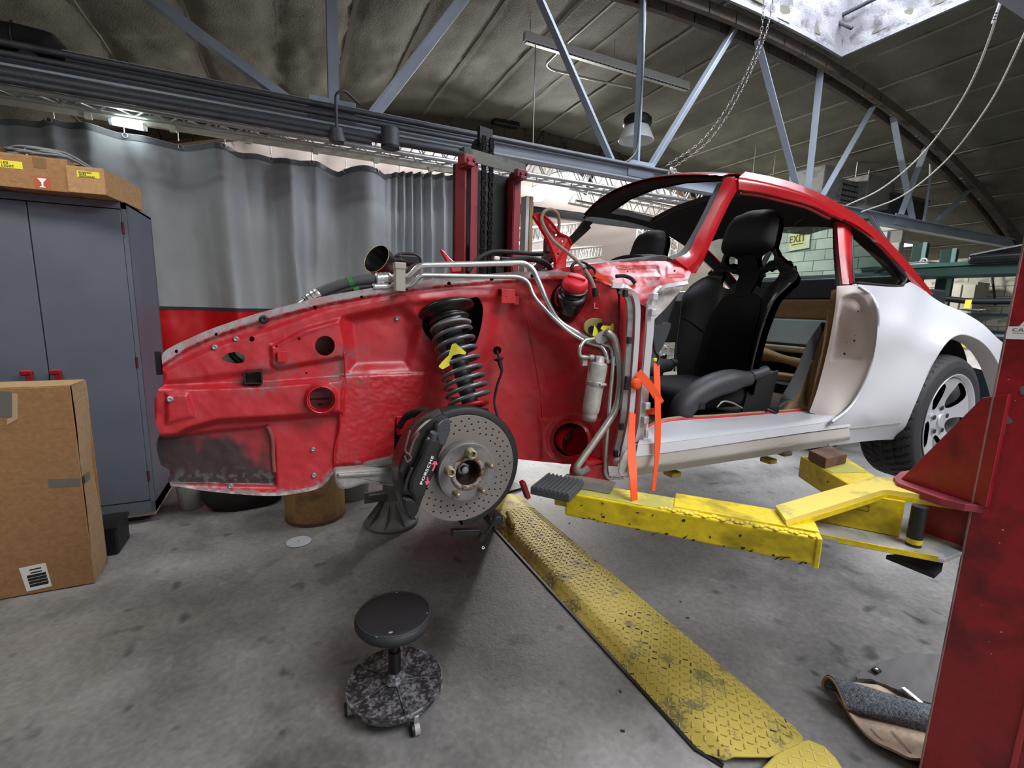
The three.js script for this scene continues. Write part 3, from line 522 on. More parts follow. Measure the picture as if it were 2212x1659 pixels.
// ---------------------------------------------------------------- ceiling-hung machinery on the right
{
  const z = -4.9, t = thing('unit_heater', 'grey heater unit with slatted grille hung under the vault', 'heater');
  const a = onZ(1792, 352, z), b = onZ(1926, 455, z);
  part(t, 'casing', rbox((b.x - a.x) * .42, a.y - b.y, .8, .02, b.x - (b.x - a.x) * .21, (a.y + b.y) / 2, z - .4), mt.hvac);
  part(t, 'side_panel', rbox((b.x - a.x) * .26, a.y - b.y, .6, .02, a.x + (b.x - a.x) * .13, (a.y + b.y) / 2, z - .35), mt.hvac);
  part(t, 'recess', box((b.x - a.x) * .34, (a.y - b.y) * .8, .4, mix(a.x, b.x, .42), mix(a.y, b.y, .58), z - .4), mt.hvac);
  for (let i = 0; i < 7; i++) part(t, 'slat', box(.03, (a.y - b.y) * .62, .05, mix(a.x, b.x, .3 + i * .042), mix(a.y, b.y, .62), z - .17), mt.hvac);
  for (const k of [.38, .55, .72, .88]) part(t, 'cross_bar', box((b.x - a.x) * .3, .02, .04, mix(a.x, b.x, .42), mix(a.y, b.y, k), z - .16), mt.darkMetal);
  for (const k of [.75, .95]) part(t, 'hanger_rod', cyl(V(mix(a.x, b.x, k), a.y, z - .4), V(mix(a.x, b.x, k), yc(mix(a.x, b.x, k)), z - .4), .012, .012, 8), mt.zinc);
  const p = onZ(1955, 400, -4.6), q = onZ(2005, 470, -4.6), d = thing('air_duct', 'dark sheet metal duct box beside the heater unit', 'duct');
  part(d, 'casing', rbox(1.1, .5, .7, .02, p.x + .75, (p.y + q.y) / 2 - .08, -5.2), mt.darkWall); part(d, 'flange', rbox(1.16, .05, .76, .01, p.x + .75, (p.y + q.y) / 2 + .15, -5.2), mt.steelDark);
  solo('drain_pipe', pipe([onZ(2000, 318, -4.4), onZ(2012, 322, -4.4), onZ(2010, 380, -4.4), onZ(1996, 478, -4.4)], .022, .08), mt.steelBlue, 'pale bent pipe dropping beside the heater behind the truss', 'pipe');
}
{ // chains and ropes
  function links(name, label, pts, step, r, mat, mat2, g) {
    const P = new Poly(spline(pts, 60)), L = P.s[P.s.length - 1], n = Math.round(L / step), a = [];
    for (let i = 0; i < n; i++) { const p = P.getPoint(i / n), q = P.getPoint((i + .9) / n), f = frame(p, q), t = new THREE.TorusGeometry(step * .42, r, 5, 10).scale(.62, 1, 1).rotateX(Math.PI / 2); if (i % 2) t.rotateZ(Math.PI / 2); a.push(t.applyMatrix4(f.m).translate((p.x + q.x) / 2, (p.y + q.y) / 2, (p.z + q.z) / 2)); }
    return solo(name, a, mat, label, 'chain', g);
  }
  links('hoist_chain', 'steel pull chain looping down from the roof light, inner strand', [onZ(1652, -40, -3.4), onZ(1640, 90, -3.5), onZ(1590, 200, -3.7), onZ(1520, 300, -3.9), onZ(1437, 360, -4.0)], .042, .0045, mt.chain, null, 'pull chain strands');
  links('hoist_chain', 'steel pull chain looping down from the roof light, outer strand', [onZ(1676, -40, -3.4), onZ(1655, 70, -3.5), onZ(1605, 190, -3.7), onZ(1535, 300, -3.9), onZ(1450, 366, -4.0)], .042, .0045, mt.chain, null, 'pull chain strands');
  function rope(label, pts) { const c = spline(pts, 130), a = [0, 2.1, 4.2].map(ph => sweep(c.map((p, i) => { const f = frame(c[Math.max(i - 1, 0)], c[Math.min(i + 1, c.length - 1)]), t = i * 1.25 + ph; return p.clone().addScaledVector(f.s, Math.cos(t) * .005).addScaledVector(f.u, Math.sin(t) * .005); }), .0058, 6)); return solo('hanging_rope', a, mt.rope, label, 'rope'); }
  rope('twisted pale rope sagging from the white cleat to the truss', [onZ(2163, -10, -2.2), onZ(2140, 75, -2.35), onZ(2075, 220, -2.8), onZ(1985, 340, -3.3), onZ(1900, 410, -3.7), onZ(1828, 444, -4.02)]);
  rope('twisted pale rope sagging next to the red post without a cleat', [onZ(2240, 10, -2.2), onZ(2205, 90, -2.35), onZ(2130, 235, -2.8), onZ(2035, 355, -3.3), onZ(1945, 425, -3.7), onZ(1860, 458, -4.02)]);
  const p = onZ(2153, 26, -2.24), c = thing('rope_cleat', 'white slotted plastic clip on the upper end of the rope', 'clip'), d = onZ(2163, 0, -2.2).sub(onZ(2143, 52, -2.24));
  part(c, 'plate', bar(onZ(2144, 50, -2.26), onZ(2163, 2, -2.2), .04, .012, V(0, 0, 1), .003), mt.printWhite);
  for (let i = 0; i < 6; i++) { const q = onZ(mix(2147, 2161, i / 5), mix(42, 8, i / 5), -2.225); part(c, 'slot', box(.02, .006, .012, q.x, q.y, q.z), mt.black); }
  // pale blue beam crossing overhead
  const q0 = onY(2100, 3, 3.15); solo('overhead_beam', box(8, .16, .1, q0.x + 2.5, 3.34, q0.z + .02), mt.steelBlue, 'pale blue steel beam overhead near the ropes', 'beam');
  // knob on the truss where the chain is tied
  const k = onZ(1452, 372, ZT + .16); solo('rope_knot', new THREE.TorusKnotGeometry(.03, .012, 40, 6).translate(k.x, k.y, k.z), mt.rope, 'pale knot tied round the truss conduit end', 'knot');
}
{ // conduit run on the ceiling
  const f = (px, py, x) => { const p = onX(px, py, x); return V(p.x, vaultY(p.x, p.z) - .03, p.z); };
  const pts = [[1330, 0], [1240, 78], [1178, 138], [1190, 150], [1280, 172], [1365, 190]].map(([px, py]) => { const d = ray(px, py); let t = 3; for (let i = 0; i < 60; i++) { const y = EYE.y + d.y * t; t += (yc(d.x * t) - .09 - y) / Math.max(d.y, .15) * .5; } return EYE.clone().addScaledVector(d, t); });
  solo('ceiling_conduit', pipe(pts, .016, .1, 8), mt.zinc, 'bent metal conduit fixed to the insulated ceiling', 'conduit');
}
// ================================================================ two-post lift
const CAN = (p, ex, ez) => new THREE.Matrix4().makeBasis(ex, V(0, 1, 0), ez).setPosition(p);
const flat = (x, z) => V(x, 0, z).normalize();
function leafChain(p, q, w, pitch) { const a = [], n = Math.round(p.distanceTo(q) / pitch), f = frame(p, q, V(0, 0, 1)); for (let i = 0; i < n; i++) { const c = p.clone().lerp(q, (i + .5) / n); for (const k of i % 2 ? [-.5, -.17, .17, .5] : [-.34, 0, .34]) a.push(rbox(pitch * .6, pitch * 1.2, .005, .002).applyMatrix4(new THREE.Matrix4().makeBasis(V(0, 0, 1), f.d, V(-1, 0, 0))).translate(c.x + k * w, c.y, c.z)); a.push(cyl(c.clone().add(V(-w * .6, 0, 0)), c.clone().add(V(w * .6, 0, 0)), .004, .004, 6)); } return a; }
{
  const t = thing('lift_post', 'dark red open lift column with hanging chains behind the car', 'lift column');
  const L = onZ(1003, 338, -2.95), R = onY(1130, 372, L.y), ex = flat(R.x - L.x, R.z - L.z), ez = V(-ex.z, 0, ex.x), m = CAN(V(L.x, 0, L.z), ex, ez), w = .455, hh = L.y - .02;
  const add = (n, g, mat, o) => part(t, n, (Array.isArray(g) ? g : [g]).map(q => q.applyMatrix4(m)), mat, o);
  add('side_web', box(.012, hh, .12, .012, hh / 2, -.06), mt.liftRed); add('side_web', box(.012, hh, .12, w - .006, hh / 2, -.06), mt.liftRed);
  add('front_lip', box(.05, hh, .012, .075, hh / 2, 0), mt.liftRedDull); add('front_lip', box(.055, hh, .012, w - .02, hh / 2, 0), mt.liftRedDull);
  add('lip_return', box(.012, hh, .05, .1, hh / 2, -.025), mt.liftRedDull); add('lip_return', box(.012, hh, .05, w - .048, hh / 2, -.025), mt.liftRedDull);
  add('back_plate', box(w, hh, .012, w / 2, hh / 2, -.125), M(0x2c332e, .55, .1, { map: T.wear }));
  add('top_rail', [box(w + .05, .075, .01, w / 2 + .01, hh + .03, .018), box(w + .05, .01, .06, w / 2 + .01, hh + .065, -.01)], M(0x6d7168, .5, .4, { map: T.wear }));
  for (const x of [.02, w - .01]) { add('corner_bracket', [rbox(.085, .055, .08, .006, x - .015, hh - .01, .02), rbox(.05, .02, .12, .004, x - .02, hh - .04, .02)], mt.liftRedDull); for (const dx of [-.03, .015]) add('bolt', new THREE.CylinderGeometry(.011, .011, .016, 6).rotateX(Math.PI / 2).translate(x + dx, hh - .01, .066), mt.liftRedDull); }
  add('carriage', [box(.24, .95, .06, .27, 1.05, -.085), box(.03, 1.25, .03, .13, 1.15, -.09)], mt.black);
  add('lock_ladder', [box(.07, 1.5, .014, .33, .95, -.045)], M(0x202522, .6, .2));
  for (let k = 0; k < 9; k++) add('lock_slot', box(.036, .03, .01, .335, .5 + k * .1, -.037), mt.blackMatte);
  add('base_plate', box(w + .1, .02, .3, w / 2, .01, -.05), mt.darkMetal);
  add('chain_sheave', [new THREE.CylinderGeometry(.06, .06, .1, 24).rotateZ(Math.PI / 2).translate(.17, hh + .1, -.05)], mt.black);
  add('chain_anchor', [box(.1, .12, .03, .17, hh + .17, -.02)], mt.black);
  for (const x of [.142, .2]) part(t, 'lift_chain', leafChain(V(x, 1.0, .012), V(x, hh + .17, .012), .03, .03).map(g => g.applyMatrix4(m)), mt.chainDark);
  rebase(t, V(L.x, 0, L.z));
}
{
  const t = thing('lift_post', 'large glossy red lift column with a white sticker and two yellow arms', 'lift column');
  const A = onZ(2110, 1030, -.52); A.y = 0; const d = flat(A.x, A.z), e = V(-d.z, 0, d.x), w = .3, hh = 3.35;       // e runs across the face, d away from the eye
  const m = new THREE.Matrix4().makeBasis(e, V(0, 1, 0), V(-d.x, 0, -d.z)).setPosition(A), add = (n, g, mat, o) => part(t, n, (Array.isArray(g) ? g : [g]).map(q => q.applyMatrix4(m)), mat, o);
  add('column_face', rbox(w, hh, .014, .004, w / 2, hh / 2, -.007), mt.liftRed);
  add('edge_strip', rbox(.005, hh, .016, .002, .0015, hh / 2, -.007), M(0xb58d86, .5, .2, { map: T.wear }), { label: 'worn bare edge of the column' });
  add('column_side', box(.012, hh, .27, w - .006, hh / 2, -.14), mt.liftRed); add('column_side', box(.012, hh, .2, .03, hh / 2, -.115), mt.liftRed);
  add('weld_seam', rbox(.012, hh, .006, .002, .165, hh / 2, .001), M(0xb23640, .45));
  add('base_plate', box(.26, .02, .3, .18, .011, -.15), mt.liftRedDull);
  // where the eye's ray through a pixel meets the face
  const nrm = V(-d.x, 0, -d.z), hit = (px, py) => { const r = ray(px, py), s = (A.clone().sub(EYE)).dot(nrm) / r.dot(nrm); return EYE.clone().addScaledVector(r, s); };
  const loc = (px, py) => { const p = hit(px, py).sub(A); return [p.dot(e), p.y]; };
  add('paint_chip', prism(outline([[2142, 880], [2152, 866], [2168, 872], [2176, 895], [2188, 912], [2170, 916], [2152, 914], [2144, 900]].map(p => loc(...p)), 4), .0008, 0, .0002), mt.chip, { label: 'grey patch of chipped paint' });
  add('paint_chip', prism(outline([[2156, 922], [2168, 918], [2172, 930], [2165, 948], [2158, 944]].map(p => loc(...p)), 4), .0008, 0, .0002), mt.chip, { label: 'grey patch of chipped paint' });
  add('paint_chip', prism(outline([[2203, 838], [2214, 834], [2216, 850], [2206, 852]].map(p => loc(...p)), 4), .0008, 0, .0002), mt.chip, { label: 'grey patch of chipped paint' });
  for (let k = 0; k < 26; k++) { const [x, y] = loc(rr(2120, 2212), rr(660, 1500)); if (x > .01 && x < .16) add('paint_nick', prism(circle(x, y, rr(.0006, .0018), 7, rr(.0006, .0028), rr(0, 3)), .0006, 0, .0002), rnd() < .6 ? M(0xd3a6a6, .6) : mt.chip); }
  // sticker
  const st = add('sticker', prism(outline([[2180, 705, 1], [2201, 705, 1], [2216, 690, 1], [2240, 690, 1], [2240, 734, 1], [2174, 732, 1], [2172, 728], [2177, 708]].map(p => [...loc(p[0], p[1]), p[2]]), 4), .0008, 0, .0002), mt.printWhite, { label: 'white sticker with grey print' });
  const sub = (n, g, mat) => { const q = part(st, n, (Array.isArray(g) ? g : [g]).map(z => z.applyMatrix4(m)), mat); return q; };
  const [lx, ly] = loc(2188, 712), [mx] = loc(2216, 712), hgt = Math.abs(loc(2190, 709)[1] - loc(2190, 715)[1]);
  sub('lettering', words('CA', hgt * 1.15, .0004).scale(1.5, 1, 1).translate(mix(lx, mx, .42), ly, .001), M(0x70707c, .6));
  const [ra, rb] = [loc(2187, 719), loc(2240, 721)]; sub('rule', box(rb[0] - ra[0], .0007, .0004, (ra[0] + rb[0]) / 2, (ra[1] + rb[1]) / 2, .0012), M(0x70707c, .6));
  const tr = loc(2210, 703), tq = loc(2232, 685); sub('triangle_mark', prism([[tr[0], tr[1]], [tq[0], tr[1]], [tq[0], tq[1]]], .0004, 0, .001, [[[mix(tr[0], tq[0], .3), mix(tr[1], tq[1], .12)], [mix(tr[0], tq[0], .9), mix(tr[1], tq[1], .7)], [mix(tr[0], tq[0], .9), mix(tr[1], tq[1], .12)]]]), M(0x70707c, .6));
  // carriage with its gusset and round bearing plate
  const y = .885, P1 = onY(1950, 1034, y), P2 = onY(2083, 1078, y), top = (() => { const r = ray(2116, 858), k = (P2.x * r.x + P2.z * r.z) / (r.x * r.x + r.z * r.z); return V(P2.x, EYE.y + r.y * k, P2.z); })();
  const dd = flat(P2.x - P1.x, P2.z - P1.z), gp = (p) => [p.clone().sub(P1).dot(dd), p.y];
  part(t, 'gusset', prism([gp(P1), gp(P2.clone().addScaledVector(dd, .05)), [gp(P2)[0] + .05, top.y + .02], gp(top)], .018, .003, -.009).applyMatrix4(new THREE.Matrix4().makeBasis(dd, V(0, 1, 0), dd.clone().cross(V(0, 1, 0))).setPosition(P1.x, 0, P1.z)), mt.liftRed);
  const c = onY(2035, 1045, y);
  part(t, 'bearing_plate', slabY(ys([[1930, 1030], [1945, 1018], [1985, 1012], [2030, 1015], [2120, 1040], [2160, 1095], [2085, 1088], [2030, 1075], [1975, 1055], [1938, 1042]], y), y, .022, .003), mt.liftRedDull);
  part(t, 'carriage', [rbox(.2, .16, .16, .01, A.x + .14, .8, A.z - .06)], mt.liftRed);
  part(t, 'lower_bracket', slabY(ys([[1915, 1198], [2020, 1240], [2036, 1225], [2040, 1205], [1985, 1192]], .70), .70, .014, .002), mt.darkMetal);
  var nearLift = t;
}
// ---------------------------------------------------------------- swing arms
const YA = .814;
function chips(t, pts, mat = mt.darkMetal) { for (const [p, nrm, a, b] of pts) { const ex = V(0, 1, 0).cross(nrm).normalize(); part(t, 'paint_chip', lay(prism(outline(circle(0, 0, a, 7, b, rnd()).map(q => [q[0] * rr(.6, 1.3), q[1] * rr(.6, 1.3)]), 2), .0008, 0, 0), p, ex, V(0, 1, 0)), mat); } }
{
  
  const a = onY(1222, 1064, YA), b = onY(1777, 1165, YA), d = flat(b.x - a.x, b.z - a.z), s = V(-d.z, 0, d.x).multiplyScalar(-1);     // s: away from the viewer
  if (s.z > 0) s.negate();
  const L = a.distanceTo(b), at = (u, v, y) => a.clone().addScaledVector(d, u).addScaledVector(s, v).setY(y), w = .105;
  const tubeBox = (u0, u1, v0, v1, y0, y1, r) => bar(at((u0), (v0 + v1) / 2, (y0 + y1) / 2), at(u1, (v0 + v1) / 2, (y0 + y1) / 2), v1 - v0, y1 - y0, V(0, 1, 0), r);
  const t = part(nearLift, 'swing_arm', tubeBox(0, L, 0, w, YA - .072, YA, .006), mt.yellow, { label: 'yellow telescoping arm under the front of the sill' });
  part(t, 'top_dust_plate', tubeBox(.005, .36, .006, w - .004, YA - .001, YA + .0015, .0006), mt.yellowDusty);
  part(t, 'sleeve', tubeBox(.30, L + .0, .03, w + .03, YA - .06, YA + .006, .004), mt.yellow);
  const wb = []; for (let k = 0; k < 34; k++) { const u = mix(.27, L - .01, k / 33), p = at(u, .012 + .006 * Math.sin(k * 1.7), YA + .001); wb.push(new THREE.SphereGeometry(rr(.006, .0095), 7, 5).scale(1.2, .55, 1).translate(p.x, p.y, p.z)); }
  part(t, 'weld_bead', wb, mt.yellow);
  part(t, 'inner_tube', tubeBox(-.04, .06, .02, w - .02, YA - .055, YA - .012, .004), mt.yellow);
  part(t, 'end_flange', tubeBox(L - .012, L, -.004, w * .4, YA - .078, YA + .002, .003), mt.yellow);
  const nrm = s.clone().negate(), cp = [];
  for (const [u, y] of [[.05, .03], [.11, .012], [.11, .045], [.115, .052], [.21, .02], [.25, .02], [.33, .018], [.4, .05], [.47, .03], [.48, .062], [.55, .066], [.19, .058], [.29, .066], [.09, .066], [.36, .068], [.62, .07]]) cp.push([at(u, -.0005, YA - y), nrm, rr(.002, .0055), rr(.0015, .004)]);
  for (let k = 0; k < 14; k++) cp.push([at(rr(.02, L), -.0005, YA - rr(.064, .071)), nrm, rr(.003, .014), rr(.0008, .002)]);
  chips(t, cp);
  // lifting pad
  const pd = thing('lift_pad', 'ribbed grey rubber pad on the end of the yellow lift arm', 'pad'), c = onY(1205, 1046, YA + .022), pe = flat(onY(1189, 1021, .83).x - onY(1151, 1051, .83).x, onY(1189, 1021, .83).z - onY(1151, 1051, .83).z), pf = V(-pe.z, 0, pe.x);
  const mm = new THREE.Matrix4().makeBasis(pe, V(0, 1, 0), pf).setPosition(c.x, YA + .012, c.z);
  part(pd, 'block', rbox(.13, .022, .12, .003).applyMatrix4(mm), mt.rubberGrey);
  for (let k = 0; k < 9; k++) part(pd, 'rib', rbox(.13, .006, .007, .002, 0, .013, -.053 + k * .0132).applyMatrix4(mm), mt.rubberGrey);
  const pl = onY(1262, 1048, YA); part(pd, 'bearing_plate', rbox(.16, .006, .1, .002).applyMatrix4(new THREE.Matrix4().makeBasis(d, V(0, 1, 0), d.clone().cross(V(0, 1, 0))).setPosition(pl.x + .01, YA + .004, pl.z)), M(0x8f8578, .7, .2, { map: T.dust }));
  // pivot yoke
  
  const lo = [onY(1675, 1101, YA + .008), onY(1698, 1133, YA + .008)], hi = [onY(1893, 1037, .862), onY(1911, 1066, .862)], en = [onY(2070, 1055, .862), onY(2075, 1090, .862)];
  const y = part(nearLift, 'pivot_yoke', ruled([[lo[0], hi[0], en[0]].flatMap((p, i, A) => i < 2 ? [p, p.clone().lerp(A[i + 1], .5)] : [p]), [lo[1], hi[1], en[1]].flatMap((p, i, A) => i < 2 ? [p, p.clone().lerp(A[i + 1], .5)] : [p])], .012, 40, 3), mt.yellowDusty, { label: 'yellow forked pivot plates' });
  part(y, 'top_plate_edge', ruled([[lo[1], hi[1], en[1]].flatMap((p, i, A) => i < 2 ? [p, p.clone().lerp(A[i + 1], .5)] : [p]), [lo[1], hi[1], en[1]].flatMap((p, i, A) => i < 2 ? [p, p.clone().lerp(A[i + 1], .5)] : [p]).map(p => p.clone().add(V(0, -.014, 0)))], .004, 40, 1), mt.yellow);
  part(y, 'bottom_plate', slabY(ys([[1770, 1158], [2040, 1208], [2085, 1190], [2085, 1120], [1900, 1110], [1720, 1118]], .748), .748, .012, .002), mt.plateGrey);
  part(y, 'bottom_plate_edge', ribbon([onY(1773, 1159, .746), onY(1900, 1184, .746), onY(2026, 1207, .746)].map(p => p.clone()), .014, .004, V(0, 1, 0)), mt.yellow);
  const q0 = onY(1748, 1122, .75), q1 = onY(1943, 1160, .75), q2 = q1.clone().setY(.852), qd = flat(q1.x - q0.x, q1.z - q0.z), Lq = Math.hypot(q1.x - q0.x, q1.z - q0.z);
  part(y, 'web_plate', prism([[0, .75], [Lq, .75], [Lq, .853], [Lq * .72, .853], [0, .815]], .012, .001, -.012).applyMatrix4(new THREE.Matrix4().makeBasis(qd, V(0, 1, 0), qd.clone().cross(V(0, 1, 0))).setPosition(q0.x, 0, q0.z)), mt.yellow);
  const l0 = q0.clone().lerp(q1, .55); part(y, 'stamp_outline', lay(prism([[-.02, -.0085], [.02, -.0085], [.02, .0085], [-.02, .0085]], .0006, 0, 0, [[[-.019, -.0075], [.019, -.0075], [.019, .0075], [-.019, .0075]]]), l0.setY(.815).addScaledVector(qd.clone().cross(V(0, 1, 0)), .0008), qd, V(0, 1, 0)), mt.darkMetal);
  const pc = onY(1973, 1175, .752); part(y, 'pivot_pin', cyl(V(pc.x, .735, pc.z), V(pc.x, .86, pc.z), .0175, .0175, 24), M(0x2f3130, .45, .4, { map: T.wear }));
  part(y, 'pin_paint', latheOn(V(pc.x, .756, pc.z), V(0, 1, 0), [[.0178, 0], [.0181, .003], [.0181, .012], [.0178, .014]], 24), mt.yellow);
  // rear arm
  const base = ys([[1730, 985], [1822, 984], [1915, 1042], [1850, 1056]], YA);
  const r = part(nearLift, 'swing_arm', slabY(base, YA, .085, .005), mt.yellow, { label: 'short yellow arm reaching back under the rear of the sill' });
  part(r, 'top_dust_plate', slabY(ys([[1738, 987], [1815, 987], [1870, 1020], [1800, 1022]], YA + .001), YA + .0016, .0014, 0), mt.yellowDusty);
  chips(r, [[onY(1800, 1020, YA).add(V(-.02, -.03, 0)), V(-.7, 0, .7), .006, .003]]);
  const wbk = ys([[1752, 968], [1815, 962], [1822, 984], [1760, 990]], YA + .03); const wb2 = thing('wood_block', 'brown wooden spacer block between rear arm and sill', 'block');
  part(wb2, 'block', slabY(ys([[1748, 972], [1795, 962], [1830, 980], [1785, 990]], YA + .04), YA + .04, .038, .004), mt.woodBlock);
}
// ---------------------------------------------------------------- floor cover plate between the columns
{
  const t = thing('floor_cover_plate', 'worn yellow diamond tread cover plate running across the floor', 'floor plate');
  const prof = [[1.094, .002], [1.155, .038], [1.382, .038], [1.46, .002]], zf = -2.62, zn = -.80;
  const hAt = x => x < 1.155 ? mix(.002, .038, (x - 1.094) / .061) : x > 1.382 ? mix(.038, .002, (x - 1.382) / .078) : .038;
  const endN = [[1.094, -.87], [1.13, -.80], [1.25, -.745], [1.39, -.735], [1.44, -.76], [1.46, -.815]];
  const zEnd = x => { for (let i = 1; i < endN.length; i++) if (x <= endN[i][0] + 1e-6) return mix(endN[i - 1][1], endN[i][1], (x - endN[i - 1][0]) / (endN[i][0] - endN[i - 1][0])); return -.815; };
  const xs = [1.094, 1.11, 1.13, 1.154, 1.156, 1.2, 1.25, 1.3, 1.34, 1.381, 1.383, 1.41, 1.44, 1.46];
  part(t, 'plate', shell(xs.length - 1, 60, (u, v) => { const x = xs[Math.round(u * (xs.length - 1))], z = mix(zf, zEnd(x), v); return V(x, hAt(x) + (noise2(x * 4, z * 4, 44) - .5) * .003, z); }, -.004), mt.tread);
  part(t, 'end_plate', shell(xs.length - 1, 10, (u, v) => { const x = xs[Math.round(u * (xs.length - 1))]; return V(x, hAt(x) * .8 + .004, mix(-2.86, -2.63, v)); }, -.004), mt.tread);
  part(t, 'rubber_edge', ribbon([V(1.09, .004, zf), V(1.09, .004, -1.7), V(1.09, .004, -.875), V(1.125, .004, -.8)], .012, .008, V(1, 0, 0)), mt.black);
  const A = [[], [], []], sp = .0265;
  for (let i = 0; i < 14; i++) for (let j = 0; j < 72; j++) {
    const x = 1.104 + i * sp, z = zf + .02 + j * sp; if (x > 1.452 || z > zEnd(x) - .012) continue;
    const g = box(.0052, .0018, .0185); const p = g.attributes.position; for (let k = 0; k < p.count; k++) if (p.getY(k) > 0) { p.setX(k, p.getX(k) * .45); p.setZ(k, p.getZ(k) * .75); } else { }
    g.rotateY(((i + j) % 2 ? 1 : -1) * .82); const sl = x < 1.155 ? .53 : x > 1.382 ? -.43 : 0; g.rotateZ(sl); g.translate(x, hAt(x) + .0018, z);
    const n = noise2(x * 7, z * 5, 77) + (rnd() - .5) * .5; A[n > .76 ? 1 : 0].push(g);
  }
  part(t, 'tread_lugs', A[0], mt.lug, { kind: 'stuff' }); part(t, 'worn_tread_lugs', A[1], mt.lugWorn, { kind: 'stuff', label: 'tread lugs worn to bare steel' });
  const e = thing('floor_cover_plate', 'separate rounded yellow tread plate at the foot of the red column', 'floor plate');
  const ep = ys([[1640, 1665], [1672, 1632], [1708, 1606], [1745, 1598], [1780, 1612], [1806, 1638], [1830, 1675], [1800, 1720], [1680, 1720]], .03);
  part(e, 'plate', slabY(ep, .034, .03, .006), mt.tread);
  const lg = []; for (let i = 0; i < 9; i++) for (let j = 0; j < 8; j++) { const x = 1.22 + i * sp, z = -.74 + j * sp; const P = ep.map(p => [p.x, p.z]); if (sdPoly(P, x, z) < .012) continue; lg.push(box(.0055, .002, .022).rotateY(((i + j) % 2 ? 1 : -1) * .82).translate(x, .0345, z)); }
  part(e, 'tread_lugs', lg, mt.lug, { kind: 'stuff' });
  const pc = onY(1101, 1124, .045), f2 = onY(1092, 1096, .045); solo('tube_sleeve', cyl(onY(1097, 1108, .06), onY(1108, 1136, .05), .016, .016, 16), mt.yellowDark, 'short yellow tube sticking out on the floor plate end', 'tube');
}
// ================================================================ cabinet, boxes and things on the floor
{
  const t = thing('storage_cabinet', 'tall grey two-door steel cabinet with red lever handles', 'cabinet');
  const zf = -3.33, xr = -.775, xl = -1.62, y0 = .07, y1 = 1.855, zb = -3.86, xm = onZ(82, 620, zf).x;
  part(t, 'body', [box(.012, y1 - y0, zf - zb, xr - .006, (y0 + y1) / 2, (zf + zb) / 2), box(.012, y1 - y0, zf - zb, xl + .006, (y0 + y1) / 2, (zf + zb) / 2), box(xr - xl, y1 - y0, .012, (xl + xr) / 2, (y0 + y1) / 2, zb), box(xr - xl, .012, zf - zb, (xl + xr) / 2, y1 - .006, (zf + zb) / 2), box(xr - xl, .06, zf - zb, (xl + xr) / 2, y0 + .03, (zf + zb) / 2)], mt.cabinet);
  part(t, 'front_frame', [box(.022, y1 - y0, .012, xr - .011, (y0 + y1) / 2, zf), box(.022, y1 - y0, .012, xl + .011, (y0 + y1) / 2, zf), box(xr - xl, .035, .012, (xl + xr) / 2, y1 - .018, zf), box(xr - xl, .07, .012, (xl + xr) / 2, y0 + .035, zf)], mt.cabinet);
  const door = (xa, xb, hx, name) => { const d = part(t, 'door', rbox(xb - xa, y1 - y0 - .115, .018, .004, (xa + xb) / 2, (y0 + .075 + y1 - .04) / 2, zf - .002), mt.cabinet); part(d, 'handle', [cyl(V(hx, .935, zf), V(hx, .935, zf + .05), .014, .014, 14), rbox(.028, .14, .016, .006, hx + .012, .88, zf + .05), rbox(.05, .03, .02, .008, hx, .94, zf + .05)], mt.handleRed, { label: 'red lever handle' }); return d; };
  door(xm + .002, xr - .024, onZ(128, 800, zf).x, 'r'); door(xl + .024, xm - .002, onZ(66, 800, zf).x, 'l');
  for (const y of [1.72, .98, .3]) part(t, 'hinge', cyl(V(xr - .02, y - .03, zf + .008), V(xr - .02, y + .03, zf + .008), .006, .006, 10), M(0x5a1a22, .5, .3));
  rebase(t, V((xl + xr) / 2, y0, (zf + zb) / 2));
  const b = thing('cabinet_base', 'pale timber base under the grey cabinet', 'base'); part(b, 'board', box(xr - xl - .02, .028, zf - zb - .02, (xl + xr) / 2, .055, (zf + zb) / 2 - .01), mt.beige);
  for (const x of [xl + .1, xr - .12]) for (const z of [zf - .1, zb + .1]) part(b, 'foot', box(.07, .042, .07, x, .021, z), mt.black);
}
function cardBox(name, label, w, h, d, mat, pos, turn, group) {
  const t = thing(name, label, 'box', pos, group); t.rotation.y = turn;
  part(t, 'carton', rbox(w, h, d, .004, 0, h / 2, 0), mat); part(t, 'flap', [rbox(w - .002, .004, d / 2 - .003, .001, 0, h + .001, d / 4), rbox(w - .002, .004, d / 2 - .003, .001, 0, h + .001, -d / 4)], mat); return t;
}
